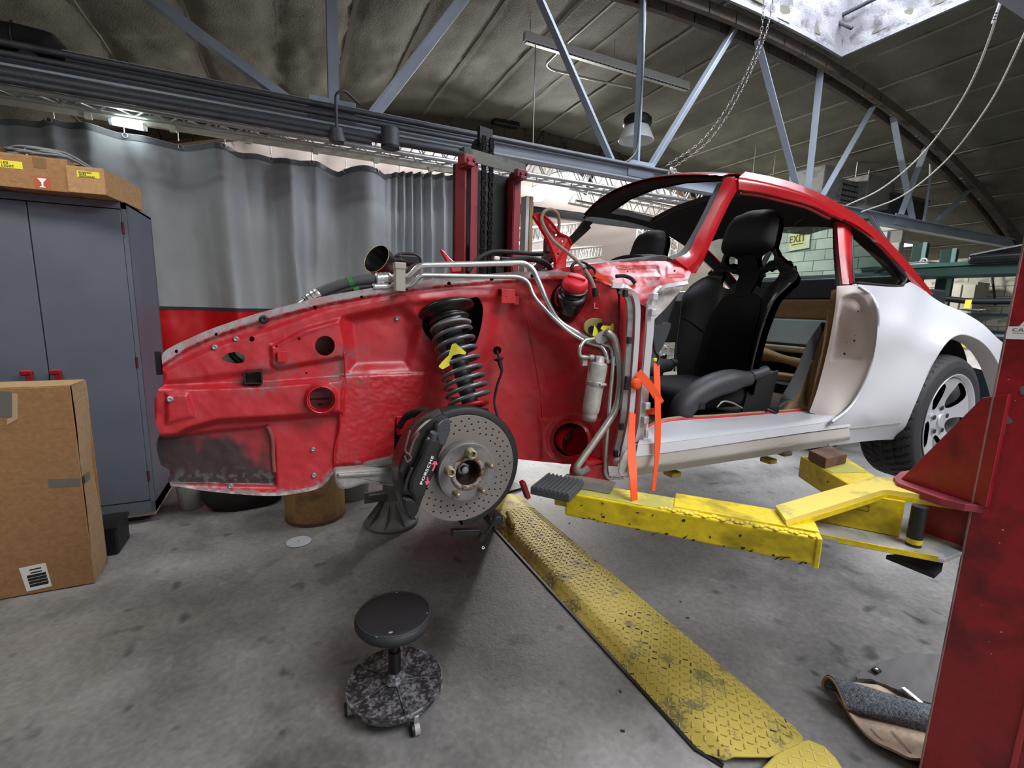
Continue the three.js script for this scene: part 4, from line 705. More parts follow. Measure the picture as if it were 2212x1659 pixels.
{
  const yb = 1.857;
  let p = onY(243, 424, yb), q = onY(160, 412, yb);
  const b3 = cardBox('cardboard_box', 'small cardboard box with a scrawled yellow label at the cabinet corner', .155, .125, .44, mt.cardLight, [p.x - .072, yb, p.z - .215], -.12);
  const l3 = part(b3, 'label', rbox(.092, .03, .001, .0004, .012, .092, .2206), mt.yellowTape, { label: 'yellow tape label' });
  part(l3, 'handwriting', [words('BUMPERS', .0085).translate(.0, .1, .2212), words('WIRE', .0085).translate(-.012, .0905, .2212), words('HARDWARE', .0085).translate(.006, .081, .2212)], mt.ink);
  const b2 = cardBox('cardboard_box', 'brown cardboard box with yellow label and a red fragile glass mark', .27, .155, .36, mt.card, [-1.092, yb, -3.385], -.03);
  const l2 = part(b2, 'label', rbox(.098, .034, .001, .0004, -.085, .105, .1806), mt.yellowTape, { label: 'yellow tape label' });
  part(l2, 'handwriting', [words('LED', .0115).translate(-.1, .112, .1812), words('LIGHT', .0115).translate(-.09, .097, .1812)], mt.ink);
  const fr = part(b2, 'fragile_mark', rbox(.062, .056, .0008, .0003, .03, .036, .1805), M(0xb3573d, .8), { label: 'red square mark with white glass' });
  part(fr, 'glass_print', prism([[.012, .056], [.048, .056], [.034, .036], [.033, .02], [.042, .016], [.042, .013], [.018, .013], [.018, .016], [.027, .02], [.026, .036]], .0005, 0, .1812), mt.printWhite);
  part(b2, 'packing_tape', [rbox(.05, .05, .0006, .0002, .028, .127, .1805), rbox(.05, .0006, .35, .0002, .028, .159, 0)], M(0x7c6242, .35));
  cardBox('cardboard_box', 'dark cardboard box at the outer end of the cabinet top', .36, .2, .36, mt.cardDark, [-1.42, yb, -3.40], .05);
  // coil of cable lying on the boxes
  const c = V(-1.06, 2.045, -3.45), pts = [[], []], t = thing('cable_coil', 'flat coil of grey cable lying on the cardboard boxes', 'cable');
  const all = []; for (let i = 0; i < 7 * 40; i++) { const a = i / 40 * Math.PI * 2, k = i / 280, r = .2 + .022 * Math.sin(i * .157) + .008 * Math.sin(i * .9); all.push(V(c.x + Math.cos(a) * r, c.y + .012 * k * 2 + .006 * Math.sin(i * .33) - .07 * ss(.05, .22, Math.cos(a) * r), c.z + Math.sin(a) * r * .75)); }
  part(t, 'cable', sweep(all, .0062, 7), M(0x6f767b, .45)); const tie = all[12]; part(t, 'cable_tie', new THREE.TorusGeometry(.024, .003, 6, 16).translate(tie.x, tie.y + .01, tie.z), mt.printWhite);
}
{ // tall flat carton leaning in front of the cabinet
  const B = onY(205, 1260, 0), z = B.z, xr = B.x, hgt = onZ(152, 832, z).y, w = .95, dp = .17, t = thing('flat_carton', 'tall flat brown carton with grey tape standing before the cabinet', 'box');
  part(t, 'front_panel', rbox(w, hgt - .01, .008, .002, xr - w / 2, hgt / 2, z), mt.card);
  part(t, 'side_flap', sheet(outline([[0, 0, 1], [dp * .96, .01, 1], [dp, hgt, 1], [.012, hgt, 1], [.018, hgt * .8], [.006, hgt * .6], [.016, hgt * .45], [.004, hgt * .2]], 4), [], .02, (a, y) => V(xr - .004 + .006 * Math.sin(y * 9) * (a / dp), y, z - .012 - a), .006, null, V(1, 0, 0)), mt.cardEdge);
  part(t, 'back_panel', rbox(w, hgt - .01, .008, .002, xr - w / 2, hgt / 2, z - dp - .01), mt.card); part(t, 'side_panel', box(.008, hgt - .02, dp - .01, xr - w + .004, hgt / 2, z - dp / 2), mt.card);
  part(t, 'top_flap', rbox(w, .006, dp, .002, xr - w / 2, hgt - .002, z - dp / 2), mt.cardEdge); part(t, 'inner_edge', box(.004, hgt * .95, .01, xr - .016, hgt / 2, z - .01), mt.black);
  const q = (px, py) => onZ(px, py, z + .005);
  const strip = (l, mat, n, lb) => part(t, n, slabXY(l, z + .0052, .0012), mat, { label: lb });
  strip([[103, 1035], [172, 1033], [174, 1050], [105, 1053]], mt.ductTape, 'duct_tape', 'grey tape strip'); part(t, 'duct_tape', rbox(.002, .04, .06, .0008, xr + .006, q(188, 1040).y + .006, z - .045), mt.ductTape);
  strip([[-40, 845], [24, 846], [26, 900], [-40, 903]], mt.ductTape, 'duct_tape', 'grey tape patch');
  strip([[26, 850], [38, 850], [38, 905], [15, 918], [15, 905], [26, 902]], mt.clearTape, 'packing_tape');
  const lb = strip([[41, 1228], [98, 1216], [112, 1266], [58, 1278]], mt.paper, 'label', 'white barcode label'), bars = [];
  for (let k = 0; k < 6; k++) { const s = .16 + k * .13, hA = [.3, .35, .8, .8, .8, .8][k], a = [mix(41, 58, s), mix(1228, 1278, s)], b = [mix(98, 112, s), mix(1216, 1266, s)], i0 = k < 2 ? .35 : .18, i1 = k < 2 ? .8 : .92, th = k < 2 ? 1.4 : 3; bars.push(slabXY([[mix(a[0], b[0], i0), mix(a[1], b[1], i0) - th], [mix(a[0], b[0], i1), mix(a[1], b[1], i1) - th], [mix(a[0], b[0], i1), mix(a[1], b[1], i1) + th], [mix(a[0], b[0], i0), mix(a[1], b[1], i0) + th]], z + .0056, .0006)); }
  part(lb, 'barcode', bars, mt.ink);
  const k = onY(245, 1200, 0); const bb = thing('storage_bin', 'black plastic bin between carton and cabinet', 'bin'); part(bb, 'tub', rbox(.2, .15, .2, .012, k.x - .075, .075, k.z - .1), mt.black); part(bb, 'rim', rbox(.21, .016, .21, .005, k.x - .075, .15, k.z - .1), mt.blackMatte);
}
{ // low roller stool
  const c = V(.276, 0, -1.44), t = thing('roller_stool', 'low black round stool on a paint-spattered casters base', 'stool', [c.x, 0, c.z]);
  const tilt = .02;
  part(t, 'seat', latheOn(V(0, .285, 0), V(tilt, 1, 0), [[0, 0], [.09, .0], [.118, .008], [.1275, .022], [.127, .036], [.117, .047], [.108, .05], [.06, .052], [0, .052]], 56), M(0x2e3032, .55, 0, { map: T.soft, bumpMap: T.fine, bumpScale: .0005 }));
  part(t, 'seat_piping', new THREE.TorusGeometry(.117, .0035, 8, 56).rotateX(Math.PI / 2).translate(0, .331, 0), M(0x3c3d3f, .6));
  part(t, 'column', [cyl(V(0, .09, 0), V(0, .19, 0), .021, .021, 20), cyl(V(0, .18, 0), V(0, .29, 0), .014, .014, 16)], mt.blackGloss); part(t, 'column_collar', latheOn(V(0, .085, 0), V(0, 1, 0), [[.04, 0], [.036, .01], [.024, .018], [.021, .03]], 24), mt.spatter);
  part(t, 'column_label', rbox(.012, .012, .001, .0003, .008, .265, .0145), mt.printWhite);
  part(t, 'base_pan', latheOn(V(0, .062, 0), V(0, 1, 0), [[0, .016], [.05, .016], [.12, .01], [.15, .012], [.158, .018], [.1615, .014], [.1615, .002], [.155, -.012], [.15, -.012], [.152, .004], [.12, .004], [0, .008]], 60), mt.spatter);
  for (const a of [.3, 1.55, 2.8, 4.0, 5.3]) part(t, 'pan_rib', bar(V(Math.cos(a) * .03, .08, Math.sin(a) * .03), V(Math.cos(a) * .15, .075, Math.sin(a) * .15), .006, .006, V(0, 1, 0), .002), mt.spatter);
  for (const a of [1.33, .03, -1.3, -2.3, 3.25]) {
    const x = Math.cos(a) * .15, z = Math.sin(a) * .15, k = part(t, 'caster', [rbox(.018, .03, .03, .005, x, .05, z), cyl(V(x, .05, z), V(x, .066, z), .006, .006, 10)], mt.castAlu);
    part(k, 'wheel', cyl(V(x - .008, .0205, z + .012), V(x + .008, .0205, z + .012), .02, .02, 22), M(0xa9a7a1, .5, .1)); part(k, 'wheel', cyl(V(x - .016, .0205, z + .012), V(x - .009, .0205, z + .012), .02, .02, 22), mt.black);
  }
  for (const [x, z, s] of [[.03, -.1, .004], [-.07, .095, .006], [-.03, .1, .007], [.1, .05, .003]]) part(t, 'paint_spot', prism(circle(0, 0, s, 9, s * .6), .0006).rotateX(-Math.PI / 2).translate(x, .3375 - Math.max(0, Math.hypot(x, z) - .108) * .55, z), M(0xbdb6a6, .7));
}
{ // things on the floor under the car
  const a = onY(645, 1171, 0), t = thing('plastic_disc', 'thin pale round plastic disc lying on the concrete', 'disc', [a.x, 0, a.z]); part(t, 'disc', latheOn(V(0, .001, 0), V(0, 1, 0), [[0, 0], [.064, 0], [.066, .003], [.06, .005], [0, .004]], 40), M(0xa9adb2, .5)); part(t, 'hub', latheOn(V(0, .005, 0), V(0, 1, 0), [[.008, 0], [.006, .002], [0, .002]], 14), M(0x8a8d92, .5));
  const d = V(.105, 0, -3.08), dr = thing('fibre_drum', 'stained brown cardboard drum behind the car', 'drum', [d.x, 0, d.z]);
  part(dr, 'wall', latheOn(V(0, 0, 0), V(0, 1, 0), [[0, .002], [.172, .002], [.178, .02], [.178, .36], [.172, .36], [.17, .03], [0, .03]], 44), mt.drum); part(dr, 'rim_band', latheOn(V(0, .34, 0), V(0, 1, 0), [[.178, 0], [.182, .004], [.182, .022], [.178, .026]], 44), mt.darkMetal); part(dr, 'foot_band', latheOn(V(0, 0, 0), V(0, 1, 0), [[.178, 0], [.18, .003], [.18, .02], [.178, .024]], 44), M(0x4a3826, .7));
  const s = V(.53, 0, -2.80), st = thing('pedestal_foot', 'dark ribbed conical plastic pedestal standing under the front wheel', 'pedestal', [s.x, 0, s.z]), mp = M(0x4a4d4c, .55);
  part(st, 'cone', latheOn(V(0, 0, 0), V(0, 1, 0), [[.162, 0], [.165, .012], [.15, .022], [.09, .06], [.066, .12], [.06, .155], [.052, .16], [.05, .3], [.045, .3]], 44), mp);
  for (let k = 0; k < 8; k++) { const an = k / 8 * Math.PI * 2 + .35; part(st, 'rib', prism([[.05, .02], [.155, .012], [.15, .03], [.062, .155], [.05, .155]], .006, .001, -.003).rotateY(an), mp); }
  part(st, 'side_tab', [rbox(.13, .07, .012, .004, -.1, .19, .02), rbox(.1, .012, .06, .004, -.09, .21, .02)], mp);
  const pt = thing('paint_pot', 'pale plastic tub in the shadow under the car nose', 'tub', [-.63, 0, -3.5]); part(pt, 'wall', latheOn(V(0, 0, 0), V(0, 1, 0), [[0, .002], [.06, .002], [.075, .17], [.078, .17], [.078, .18], [.07, .18], [.056, .01], [0, .01]], 30), M(0x8f8f8b, .6)); part(pt, 'rim', new THREE.TorusGeometry(.076, .004, 8, 30).rotateX(Math.PI / 2).translate(0, .178, 0), M(0x9f9f9b, .6));
  const bg = thing('tool_bag', 'black fabric bag slumped on the floor under the car nose', 'bag', [-.3, 0, -3.42]); part(bg, 'body', (() => { const g = new THREE.SphereGeometry(1, 36, 20), p = g.attributes.position; for (let i = 0; i < p.count; i++) { const x = p.getX(i), y = p.getY(i), z = p.getZ(i), k = 1 + (noise2(x * 3 + 5, y * 3 + z * 2, 55) - .5) * .35; p.setXYZ(i, x * .24 * k, Math.max(0, y * .17 * k + .11), z * .13 * k); } g.computeVertexNormals(); return g; })(), mt.blackMatte);
  part(bg, 'handle', tube([V(-.1, .22, .04), V(-.06, .29, .05), V(.06, .29, .05), V(.1, .22, .04)], .009, 8), mt.black);
  const tb = thing('plastic_tub', 'grey plastic tub behind the control arm', 'tub', [.36, 0, -3.3]); part(tb, 'wall', latheOn(V(0, 0, 0), V(0, 1, 0), [[0, .002], [.1, .002], [.125, .22], [.13, .225], [.12, .225], [.095, .012], [0, .012]], 32), M(0x8d8f8c, .6)); part(tb, 'lid', latheOn(V(0, .225, 0), V(0, 1, 0), [[.132, 0], [.132, .012], [0, .016]], 32), M(0x9b9d9a, .6));
  for (const [px, py] of [[1340, 1495], [1470, 1300], [1485, 1335], [1230, 1130], [1345, 1580], [1168, 1080]]) { const q = onY(px, py, 0); solo('floor_scrap', rbox(rr(.006, .018), .003, rr(.004, .009), .001).rotateY(rr(0, 3)).translate(q.x, .0018, q.z), rnd() < .5 ? mt.black : mt.darkMetal, 'tiny dark scrap lying on the concrete floor', 'scrap', 'scraps on the floor'); }
}
{ // folded car carpet beside the red column
  const t = thing('car_carpet', 'folded grey car carpet with tan backing beside the red column', 'carpet');
  // bottom leaf: tan backing up, lying on the floor
  const fl = outline([[1778, 1478], [1800, 1500], [1838, 1560], [1880, 1606], [1930, 1632], [1975, 1650], [2060, 1640, 1], [2060, 1500, 1], [1900, 1490]], 5);
  part(t, 'tan_underside', sheet(fl, [], 6, (x, y) => { const p = onY(x, y, .012), e = sdPoly(fl, x, y); return V(p.x, .02 + .012 * ss(20, 0, e), p.z); }, .008, null, V(0, 1, 0)), mt.beige);
  for (const l of [[[1880, 1575], [1925, 1622]], [[1925, 1580], [1968, 1628]]]) part(t, 'score_line', ribbon(l.map(p => onY(p[0], p[1], .022).add(V(0, .003, 0))), .003, .001, V(1, 0, .4)), M(0x7d6f60, .9));
  // folded leaf: grey pile outside
  const endL = spline([[1859, 1549, .012], [1850, 1534, .03], [1828, 1527, .045], [1816, 1500, .066], [1802, 1472, .084], [1789, 1462, .082], [1777, 1472, .055], [1781, 1490, .03]].map(p => onY(...p)), 30), endR = spline([[1992, 1582, .012], [1994, 1573, .03], [1998, 1562, .05], [2002, 1549, .066], [2004, 1540, .07], [2002, 1532, .07], [1998, 1526, .06], [1994, 1524, .05]].map(p => onY(...p)), 30);
  endR.forEach((p, i) => p.lerp(endL[i], -.6));
  part(t, 'grey_pile', ruled([endL, endR], .007, 30, 18), mt.carpetGrey, { label: 'grey woven pile side' });
  part(t, 'tan_edge', sweep(endL.map(p => p.clone().add(V(-.003, 0, .002))), .0045, 7), mt.tanLight);
  // flat grey leaf behind
  const lf = outline([[1846, 1462], [1880, 1440], [1940, 1420], [1985, 1410], [2060, 1420, 1], [2080, 1540, 1], [1985, 1510], [1930, 1485], [1880, 1466]], 5);
  part(t, 'felt_leaf', sheet(lf, [], 6, (x, y) => { const p = onY(x, y, .045), e = noise2(x * .03, y * .03, 66); return V(p.x, .045 + .02 * (e - .5), p.z); }, .008, null, V(0, 1, 0)), mt.feltGrey);
  part(t, 'white_edge', ribbon([onY(1950, 1487, .05), onY(1970, 1503, .05), onY(1990, 1520, .05)].map(p => p.add(V(0, .004, 0))), .014, .002, V(.6, 0, .4)), mt.printWhite);
  const c = onY(1893, 1449, .056), cl = part(t, 'clip', rbox(.028, .01, .022, .002, c.x, .058, c.z), mt.black); part(cl, 'clip_slot', rbox(.01, .002, .008, .0005, c.x, .064, c.z), mt.printWhite);
}
// ================================================================ the stripped coupe
const ZM = -1.97, mirrorZ = p => V(p.x, p.y, 2 * ZM - p.z);
const car = thing('sports_coupe', 'stripped red and white sports coupe raised on the lift', 'car');
const HUB = V(.446, .879, -1.211);
const zMap = f => (x, y) => onZ(x, y, f(x, y));
const bump = (poly, h, w) => (x, y) => { const s = sdPoly(poly, x, y); return s < -w ? 0 : h * ss(-w, w, s); };
// ---------------------------------------------------------------- front inner wing
const wing = outline([[349, 770, 1], [360, 755], [400, 735], [450, 713], [500, 695], [560, 676], [640, 655], [700, 640], [780, 626], [870, 611], [960, 600], [1050, 592], [1150, 586], [1236, 588, 1], [1322, 618, 1], [1335, 640], [1338, 760], [1335, 1008, 1], [1280, 1004], [1200, 1000], [1120, 992, 1], [1010, 970], [940, 905], [900, 893, 1], [853, 906, 1], [851, 984, 1], [843, 1000], [800, 1006], [755, 1012], [722, 1022], [706, 1042], [680, 1058], [600, 1071], [520, 1068], [440, 1060], [368, 1048, 1], [362, 1034, 1], [374, 1020, 1], [347, 1004, 1], [338, 962], [346, 937, 1], [335, 905], [334, 862, 1], [343, 840, 1], [354, 832, 1], [351, 800, 1]], 5);
const strutHole = outline([[918, 664, 1], [960, 653], [1032, 641, 1], [1043, 662], [1040, 702], [1026, 745], [1000, 770], [960, 760], [930, 735], [912, 705]], 5);
const tear = outline([[478, 775, 1], [492, 764], [512, 760], [528, 768], [527, 781], [515, 785], [495, 783]], 4);
const wingHoles = [circle(702, 747, 21.5), tear, circle(694, 862, 25), strutHole, circle(1074, 757, 9), circle(1228, 644, 39, 30, 36, -.5), circle(1232, 950, 38, 34, 36)];
for (const [x, y, r] of [[467, 723, 4.5], [544, 732, 6], [381, 759, 4], [680, 664, 4.5], [781, 642, 4], [878, 625, 4.5], [970, 613, 4.6], [1062, 603, 4.6], [1150, 596, 4.6], [646, 732, 3.5], [662, 806, 2.5], [597, 748, 3]]) wingHoles.push(circle(x, y, r, 12));
const wingBase = field([[345, 800, -1.45], [345, 1000, -1.45], [600, 700, -1.475], [600, 1000, -1.465], [860, 640, -1.48], [860, 950, -1.48], [1000, 620, -1.48], [1000, 800, -1.5], [1130, 600, -1.47], [1130, 850, -1.49], [1130, 980, -1.48], [1200, 620, -1.41], [1220, 800, -1.40], [1220, 980, -1.39], [1280, 620, -1.335], [1290, 800, -1.285], [1290, 990, -1.27], [1330, 620, -1.285], [1335, 800, -1.255], [1335, 1000, -1.245]]);
const railPoly = [[330, 838], [560, 832], [742, 818], [738, 893], [600, 903], [470, 910], [412, 926], [380, 942], [330, 946]], triPoly = [[586, 748], [660, 712], [735, 690], [748, 745], [742, 772], [600, 796], [588, 790]], tubPoly = [[738, 812], [918, 806], [915, 1000], [720, 1006], [732, 900]], patchPoly = [[330, 948], [470, 930], [578, 921], [592, 960], [596, 1050], [480, 1048], [330, 1046]], hatPoly = [[752, 690], [870, 668], [905, 700], [880, 790], [760, 795]], ribPoly = [[1120, 640], [1150, 634], [1210, 690], [1270, 750], [1250, 790], [1180, 730], [1110, 680]], domePoly = outline([[890, 650], [960, 632], [1058, 628], [1068, 670], [1060, 740], [1010, 800], [940, 790], [890, 740]], 3), upPoly = [[352, 800], [480, 740], [590, 708], [700, 668], [880, 630], [1030, 612], [1180, 596], [1180, 640], [880, 655], [740, 688], [590, 744], [588, 800], [480, 812], [352, 830]];
const feats = [bump(railPoly, .034, 7), bump(triPoly, .02, 6), bump(tubPoly, .008, 4), bump(patchPoly, -.014, 5), bump(hatPoly, -.022, 14), bump(ribPoly, .016, 22), bump(domePoly, .014, 18), bump(upPoly, .012, 9), bump(circle(694, 862, 34), .012, 4), bump(circle(1232, 950, 52), -.01, 5), bump(circle(1232, 950, 41), .01, 4), bump([[1165, 905], [1300, 905], [1300, 992], [1170, 992]], .006, 5), bump([[360, 850], [405, 852], [420, 900], [360, 915]], .008, 5)];
const wingTop = [[349, 770], [400, 735], [450, 713], [500, 695], [560, 676], [640, 655], [700, 640], [780, 626], [870, 611], [960, 600], [1050, 592], [1150, 586], [1236, 588]];
const toLine = (L, x, y) => { let d = 1e9; for (let i = 1; i < L.length; i++) { const [ax, ay] = L[i - 1], bx = L[i][0] - ax, by = L[i][1] - ay, t = clamp(((x - ax) * bx + (y - ay) * by) / (bx * bx + by * by)); d = Math.min(d, Math.hypot(x - ax - bx * t, y - ay - by * t)); } return d; };
const wingZ = (x, y) => { let z = wingBase(x, y); for (const f of feats) z += f(x, y); const d = toLine(wingTop, x, y); z += .014 * ss(22, 16, d); z += (noise2(x * .02, y * .02, 91) - .5) * .008; if (sdPoly(tubPoly, x, y) > 0) z += (noise2(x * .16, y * .2, 92) - .5) * .0035; return z; };
const RED = [.5, .016, .024];
const wingLow = [[368, 1048], [440, 1060], [520, 1068], [600, 1071], [680, 1058], [706, 1042], [722, 1022], [755, 1012], [843, 1000]];
function wingColor(x, y) {
  const n = noise2(x * .028, y * .028, 93), n2 = noise2(x * .11, y * .11, 94), n3 = noise2(x * .01, y * .01, 95); let c = RED.slice();
  const to = (k, t) => { t = clamp(t); c = c.map((v, i) => mix(v, k[i], t)); };
  to([.42, .05, .06], ss(.5, .75, n) * .4); to([.26, .012, .018], ss(.55, .8, n2) * .3);
  const d = toLine(wingTop, x, y), lim = 15 + (n2 - .5) * 6 - ss(1100, 1240, x) * 8; to([.36, .36, .37], ss(lim + 1.5, lim - 1.5, d)); to([.42, .2, .2], ss(lim + 16, lim, d) * ss(.42, .6, n2) * .8);
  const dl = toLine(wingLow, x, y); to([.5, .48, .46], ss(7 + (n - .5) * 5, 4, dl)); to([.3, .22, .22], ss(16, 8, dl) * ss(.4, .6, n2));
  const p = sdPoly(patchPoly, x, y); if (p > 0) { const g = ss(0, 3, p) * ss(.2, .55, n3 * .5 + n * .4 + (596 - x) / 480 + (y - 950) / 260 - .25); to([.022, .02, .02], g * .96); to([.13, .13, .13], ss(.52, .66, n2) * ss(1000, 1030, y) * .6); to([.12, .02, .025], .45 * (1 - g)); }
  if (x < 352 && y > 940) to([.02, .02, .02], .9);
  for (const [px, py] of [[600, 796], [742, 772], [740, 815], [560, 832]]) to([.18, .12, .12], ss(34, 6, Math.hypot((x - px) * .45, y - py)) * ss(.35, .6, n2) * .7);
  return c;
}
const wingMat = M(0xffffff, .38, 0, { vertexColors: true, clearcoat: .35, clearcoatRoughness: .3, bumpMap: T.fine, bumpScale: .0004 });
part(car, 'inner_wing', sheet(wing, wingHoles, 3, zMap(wingZ), .003, wingColor), wingMat, { colors: true, label: 'red inner wing with grey primer flange and black grime' });
part(car, 'inner_wing', sheet(wing, [], 14, (x, y) => mirrorZ(onZ(x, y, wingBase(x, y))).add(V(0, -.22, 0)), .003), mt.carRed);
part(car, 'strut_tower', sheet(outline([[900, 640], [1060, 622], [1075, 690], [1040, 800], [960, 800], [890, 730]], 4), [], 8, (x, y) => onZ(x, y, -1.545 - .04 * ss(0, 60, sdPoly([[900, 640], [1060, 622], [1075, 690], [1040, 800], [960, 800], [890, 730]], x, y))), .004), mt.blackMatte);
part(car, 'added_box_panel', sheet(wing, [], 10, zMap((x, y) => wingBase(x, y) - .13), .003), mt.carRed);  // back of a closed box added so the wing holes stay dark
{ const a = [...wing, wing[0]].map(p => onZ(p[0], p[1], wingZ(p[0], p[1]) - .003)), b = [...wing, wing[0]].map(p => onZ(p[0], p[1], wingBase(p[0], p[1]) - .13)); part(car, 'added_box_rim', surf(wing.length, 1, (u, v) => (v < .5 ? a : b)[Math.round(u * wing.length)]), mt.carRed); }  // rim of the added box, shutting light out behind the holes
part(car, 'wheel_well_liner', slabXY([[840, 890], [1010, 880], [1010, 1010], [840, 990]], -1.66, .004), mt.blackMatte);
part(car, 'luggage_floor', box(1.45, .012, .92, .45, 1.05, ZM), mt.carRed); { const a = onZ(345, 900, -1.47); part(car, 'nose_panel', box(.01, .2, .95, a.x + .01, .97, ZM), mt.carRed); part(car, 'nose_seal', box(.012, .06, .012, onZ(345, 785, -1.46).x - .004, onZ(345, 785, -1.46).y, -1.47), mt.black); }
{ // rings, bolts, brackets on the wing
  const z = (x, y, d = 0) => onZ(x, y, wingZ(x, y) + d), F = V(0, 0, 1);
  const rg = z(694, 862, .004); part(car, 'duct_ring', latheOn(rg, F, [[.038, -.01], [.041, -.004], [.041, .012], [.038, .016], [.034, .012], [.033, -.115], [.035, -.115]], 36), mt.carRedGloss); part(car, 'duct_bore', latheOn(rg, F, [[.034, -.115], [0, -.118]], 24), mt.carRed);
  part(car, 'drain_recess', latheOn(onZ(1232, 950, -1.40), F, [[.052, .03], [.05, 0], [.048, -.06], [0, -.064]], 36), mt.carRed);
  for (const [x, y, r] of [[857, 688, .0062], [368, 862, .006], [676, 970, .0055], [678, 1026, .0062], [498, 1049, .006], [464, 750, .006], [510, 732, .006], [570, 690, .0095]]) { const p = z(x, y, .001); part(car, 'bolt', [latheOn(p, F, [[r * 1.25, 0], [r * 1.25, .002], [r, .0025], [r, .007], [r * .7, .0085], [r * .4, .006], [0, .006]], 14)], x === 570 ? mt.darkMetal : mt.castAlu); }
  const br = [[530, 806], [560, 800], [568, 826], [534, 826]]; const p0 = z(548, 814, .018); part(car, 'square_bracket', [rbox(.042, .003, .034, .001, p0.x, p0.y + .016, p0.z), rbox(.003, .032, .034, .001, p0.x + .02, p0.y, p0.z), rbox(.042, .003, .034, .001, p0.x, p0.y - .016, p0.z), rbox(.003, .032, .034, .001, p0.x - .02, p0.y, p0.z), box(.04, .03, .002, p0.x, p0.y, p0.z - .014)], M(0x3a2a2a, .6, .2, { map: T.wear }));
  const q = z(1098, 640, .03); part(car, 'hanger_bracket', [rbox(.05, .046, .003, .001, q.x, q.y, q.z), rbox(.05, .003, .05, .001, q.x, q.y + .022, q.z - .025), rbox(.02, .03, .003, .001, q.x + .036, q.y - .012, q.z - .01)], mt.carRed); part(car, 'bolt', latheOn(V(q.x - .008, q.y, q.z + .002), F, [[.0025, 0], [0, .001]], 8), mt.black);
  const t = z(612, 770, .012); part(car, 'spring_clip', rbox(.024, .032, .012, .003, t.x - .004, t.y, t.z), mt.carRed); const t2 = z(606, 800, .004);
  part(car, 'hole_backing_sheet', slabXY([[470, 752], [540, 752], [540, 795], [470, 795]], -1.5, .006, .001), M(0xe8e8e4, .5), { label: 'white sheet added behind the hole to look bright' }); const k = z(502, 772, -.035); part(car, 'hose_stub', sweep(spline([onZ(498, 755, -1.488), onZ(503, 768, -1.488), onZ(520, 784, -1.488), onZ(534, 800, -1.488)], 20), .008, 10, t => 1 + .12 * Math.sin(t * 60)), mt.black);  // white sheet added in place of the bright light beyond the hole
  const sm = [[735, 895], [733, 930], [724, 965], [722, 1012]].map(([x, y]) => z(x, y, .003)), sv = [[744, 760], [745, 815], [738, 870], [735, 895]].map(([x, y]) => z(x, y, .003)); part(car, 'panel_seam', [tube(sv, .003, 6), tube(sm, .003, 6)], mt.carRed);
  part(car, 'sealant_bead', [tube([[578, 920], [588, 945], [590, 985], [593, 1020]].map(([x, y]) => z(x, y, .004)), .006, 7)], M(0x8d4a45, .8, 0, { bumpMap: T.grain, bumpScale: .003 }));
  part(car, 'panel_seam', [tube([[1140, 690], [1152, 760], [1165, 830], [1172, 900], [1170, 985]].map(([x, y]) => z(x, y, .001)), .0022, 5)], mt.carRed);
  for (const [x, y, w2, h2] of [[1293, 632, .018, .012], [1290, 660, .022, .018]]) { const p = z(x, y, .002); part(car, 'pressed_rib', [bar(p.clone().add(V(-w2 / 2, -h2 / 2, 0)), p.clone().add(V(w2 / 2, -h2 / 2, 0)), .003, .003, V(0, 1, 0)), bar(p.clone().add(V(-w2 / 2, h2 / 2, 0)), p.clone().add(V(-w2 / 2, -h2 / 2, 0)), .003, .003, V(0, 0, 1)), bar(p.clone().add(V(w2 / 2, h2 / 2, 0)), p.clone().add(V(w2 / 2, -h2 / 2, 0)), .003, .003, V(0, 0, 1))], M(0xd98b8b, .4)); }
  // plate behind the caliper
  const c = onZ(875, 918, -1.47); part(car, 'hose_tab', rbox(.055, .06, .004, .001, c.x, c.y, c.z), mt.carRed);
}
// jack point foot under the hinge post
part(car, 'jack_point', [slabXY(outline([[1266, 996, 1], [1318, 996, 1], [1316, 1010], [1320, 1040], [1322, 1052], [1300, 1058], [1262, 1054], [1254, 1034], [1262, 1008]], 4), -1.235, .075, .008, [[[1281, 1036], [1292, 1028], [1302, 1037], [1291, 1043]].map(p => p)])], mt.carRed);
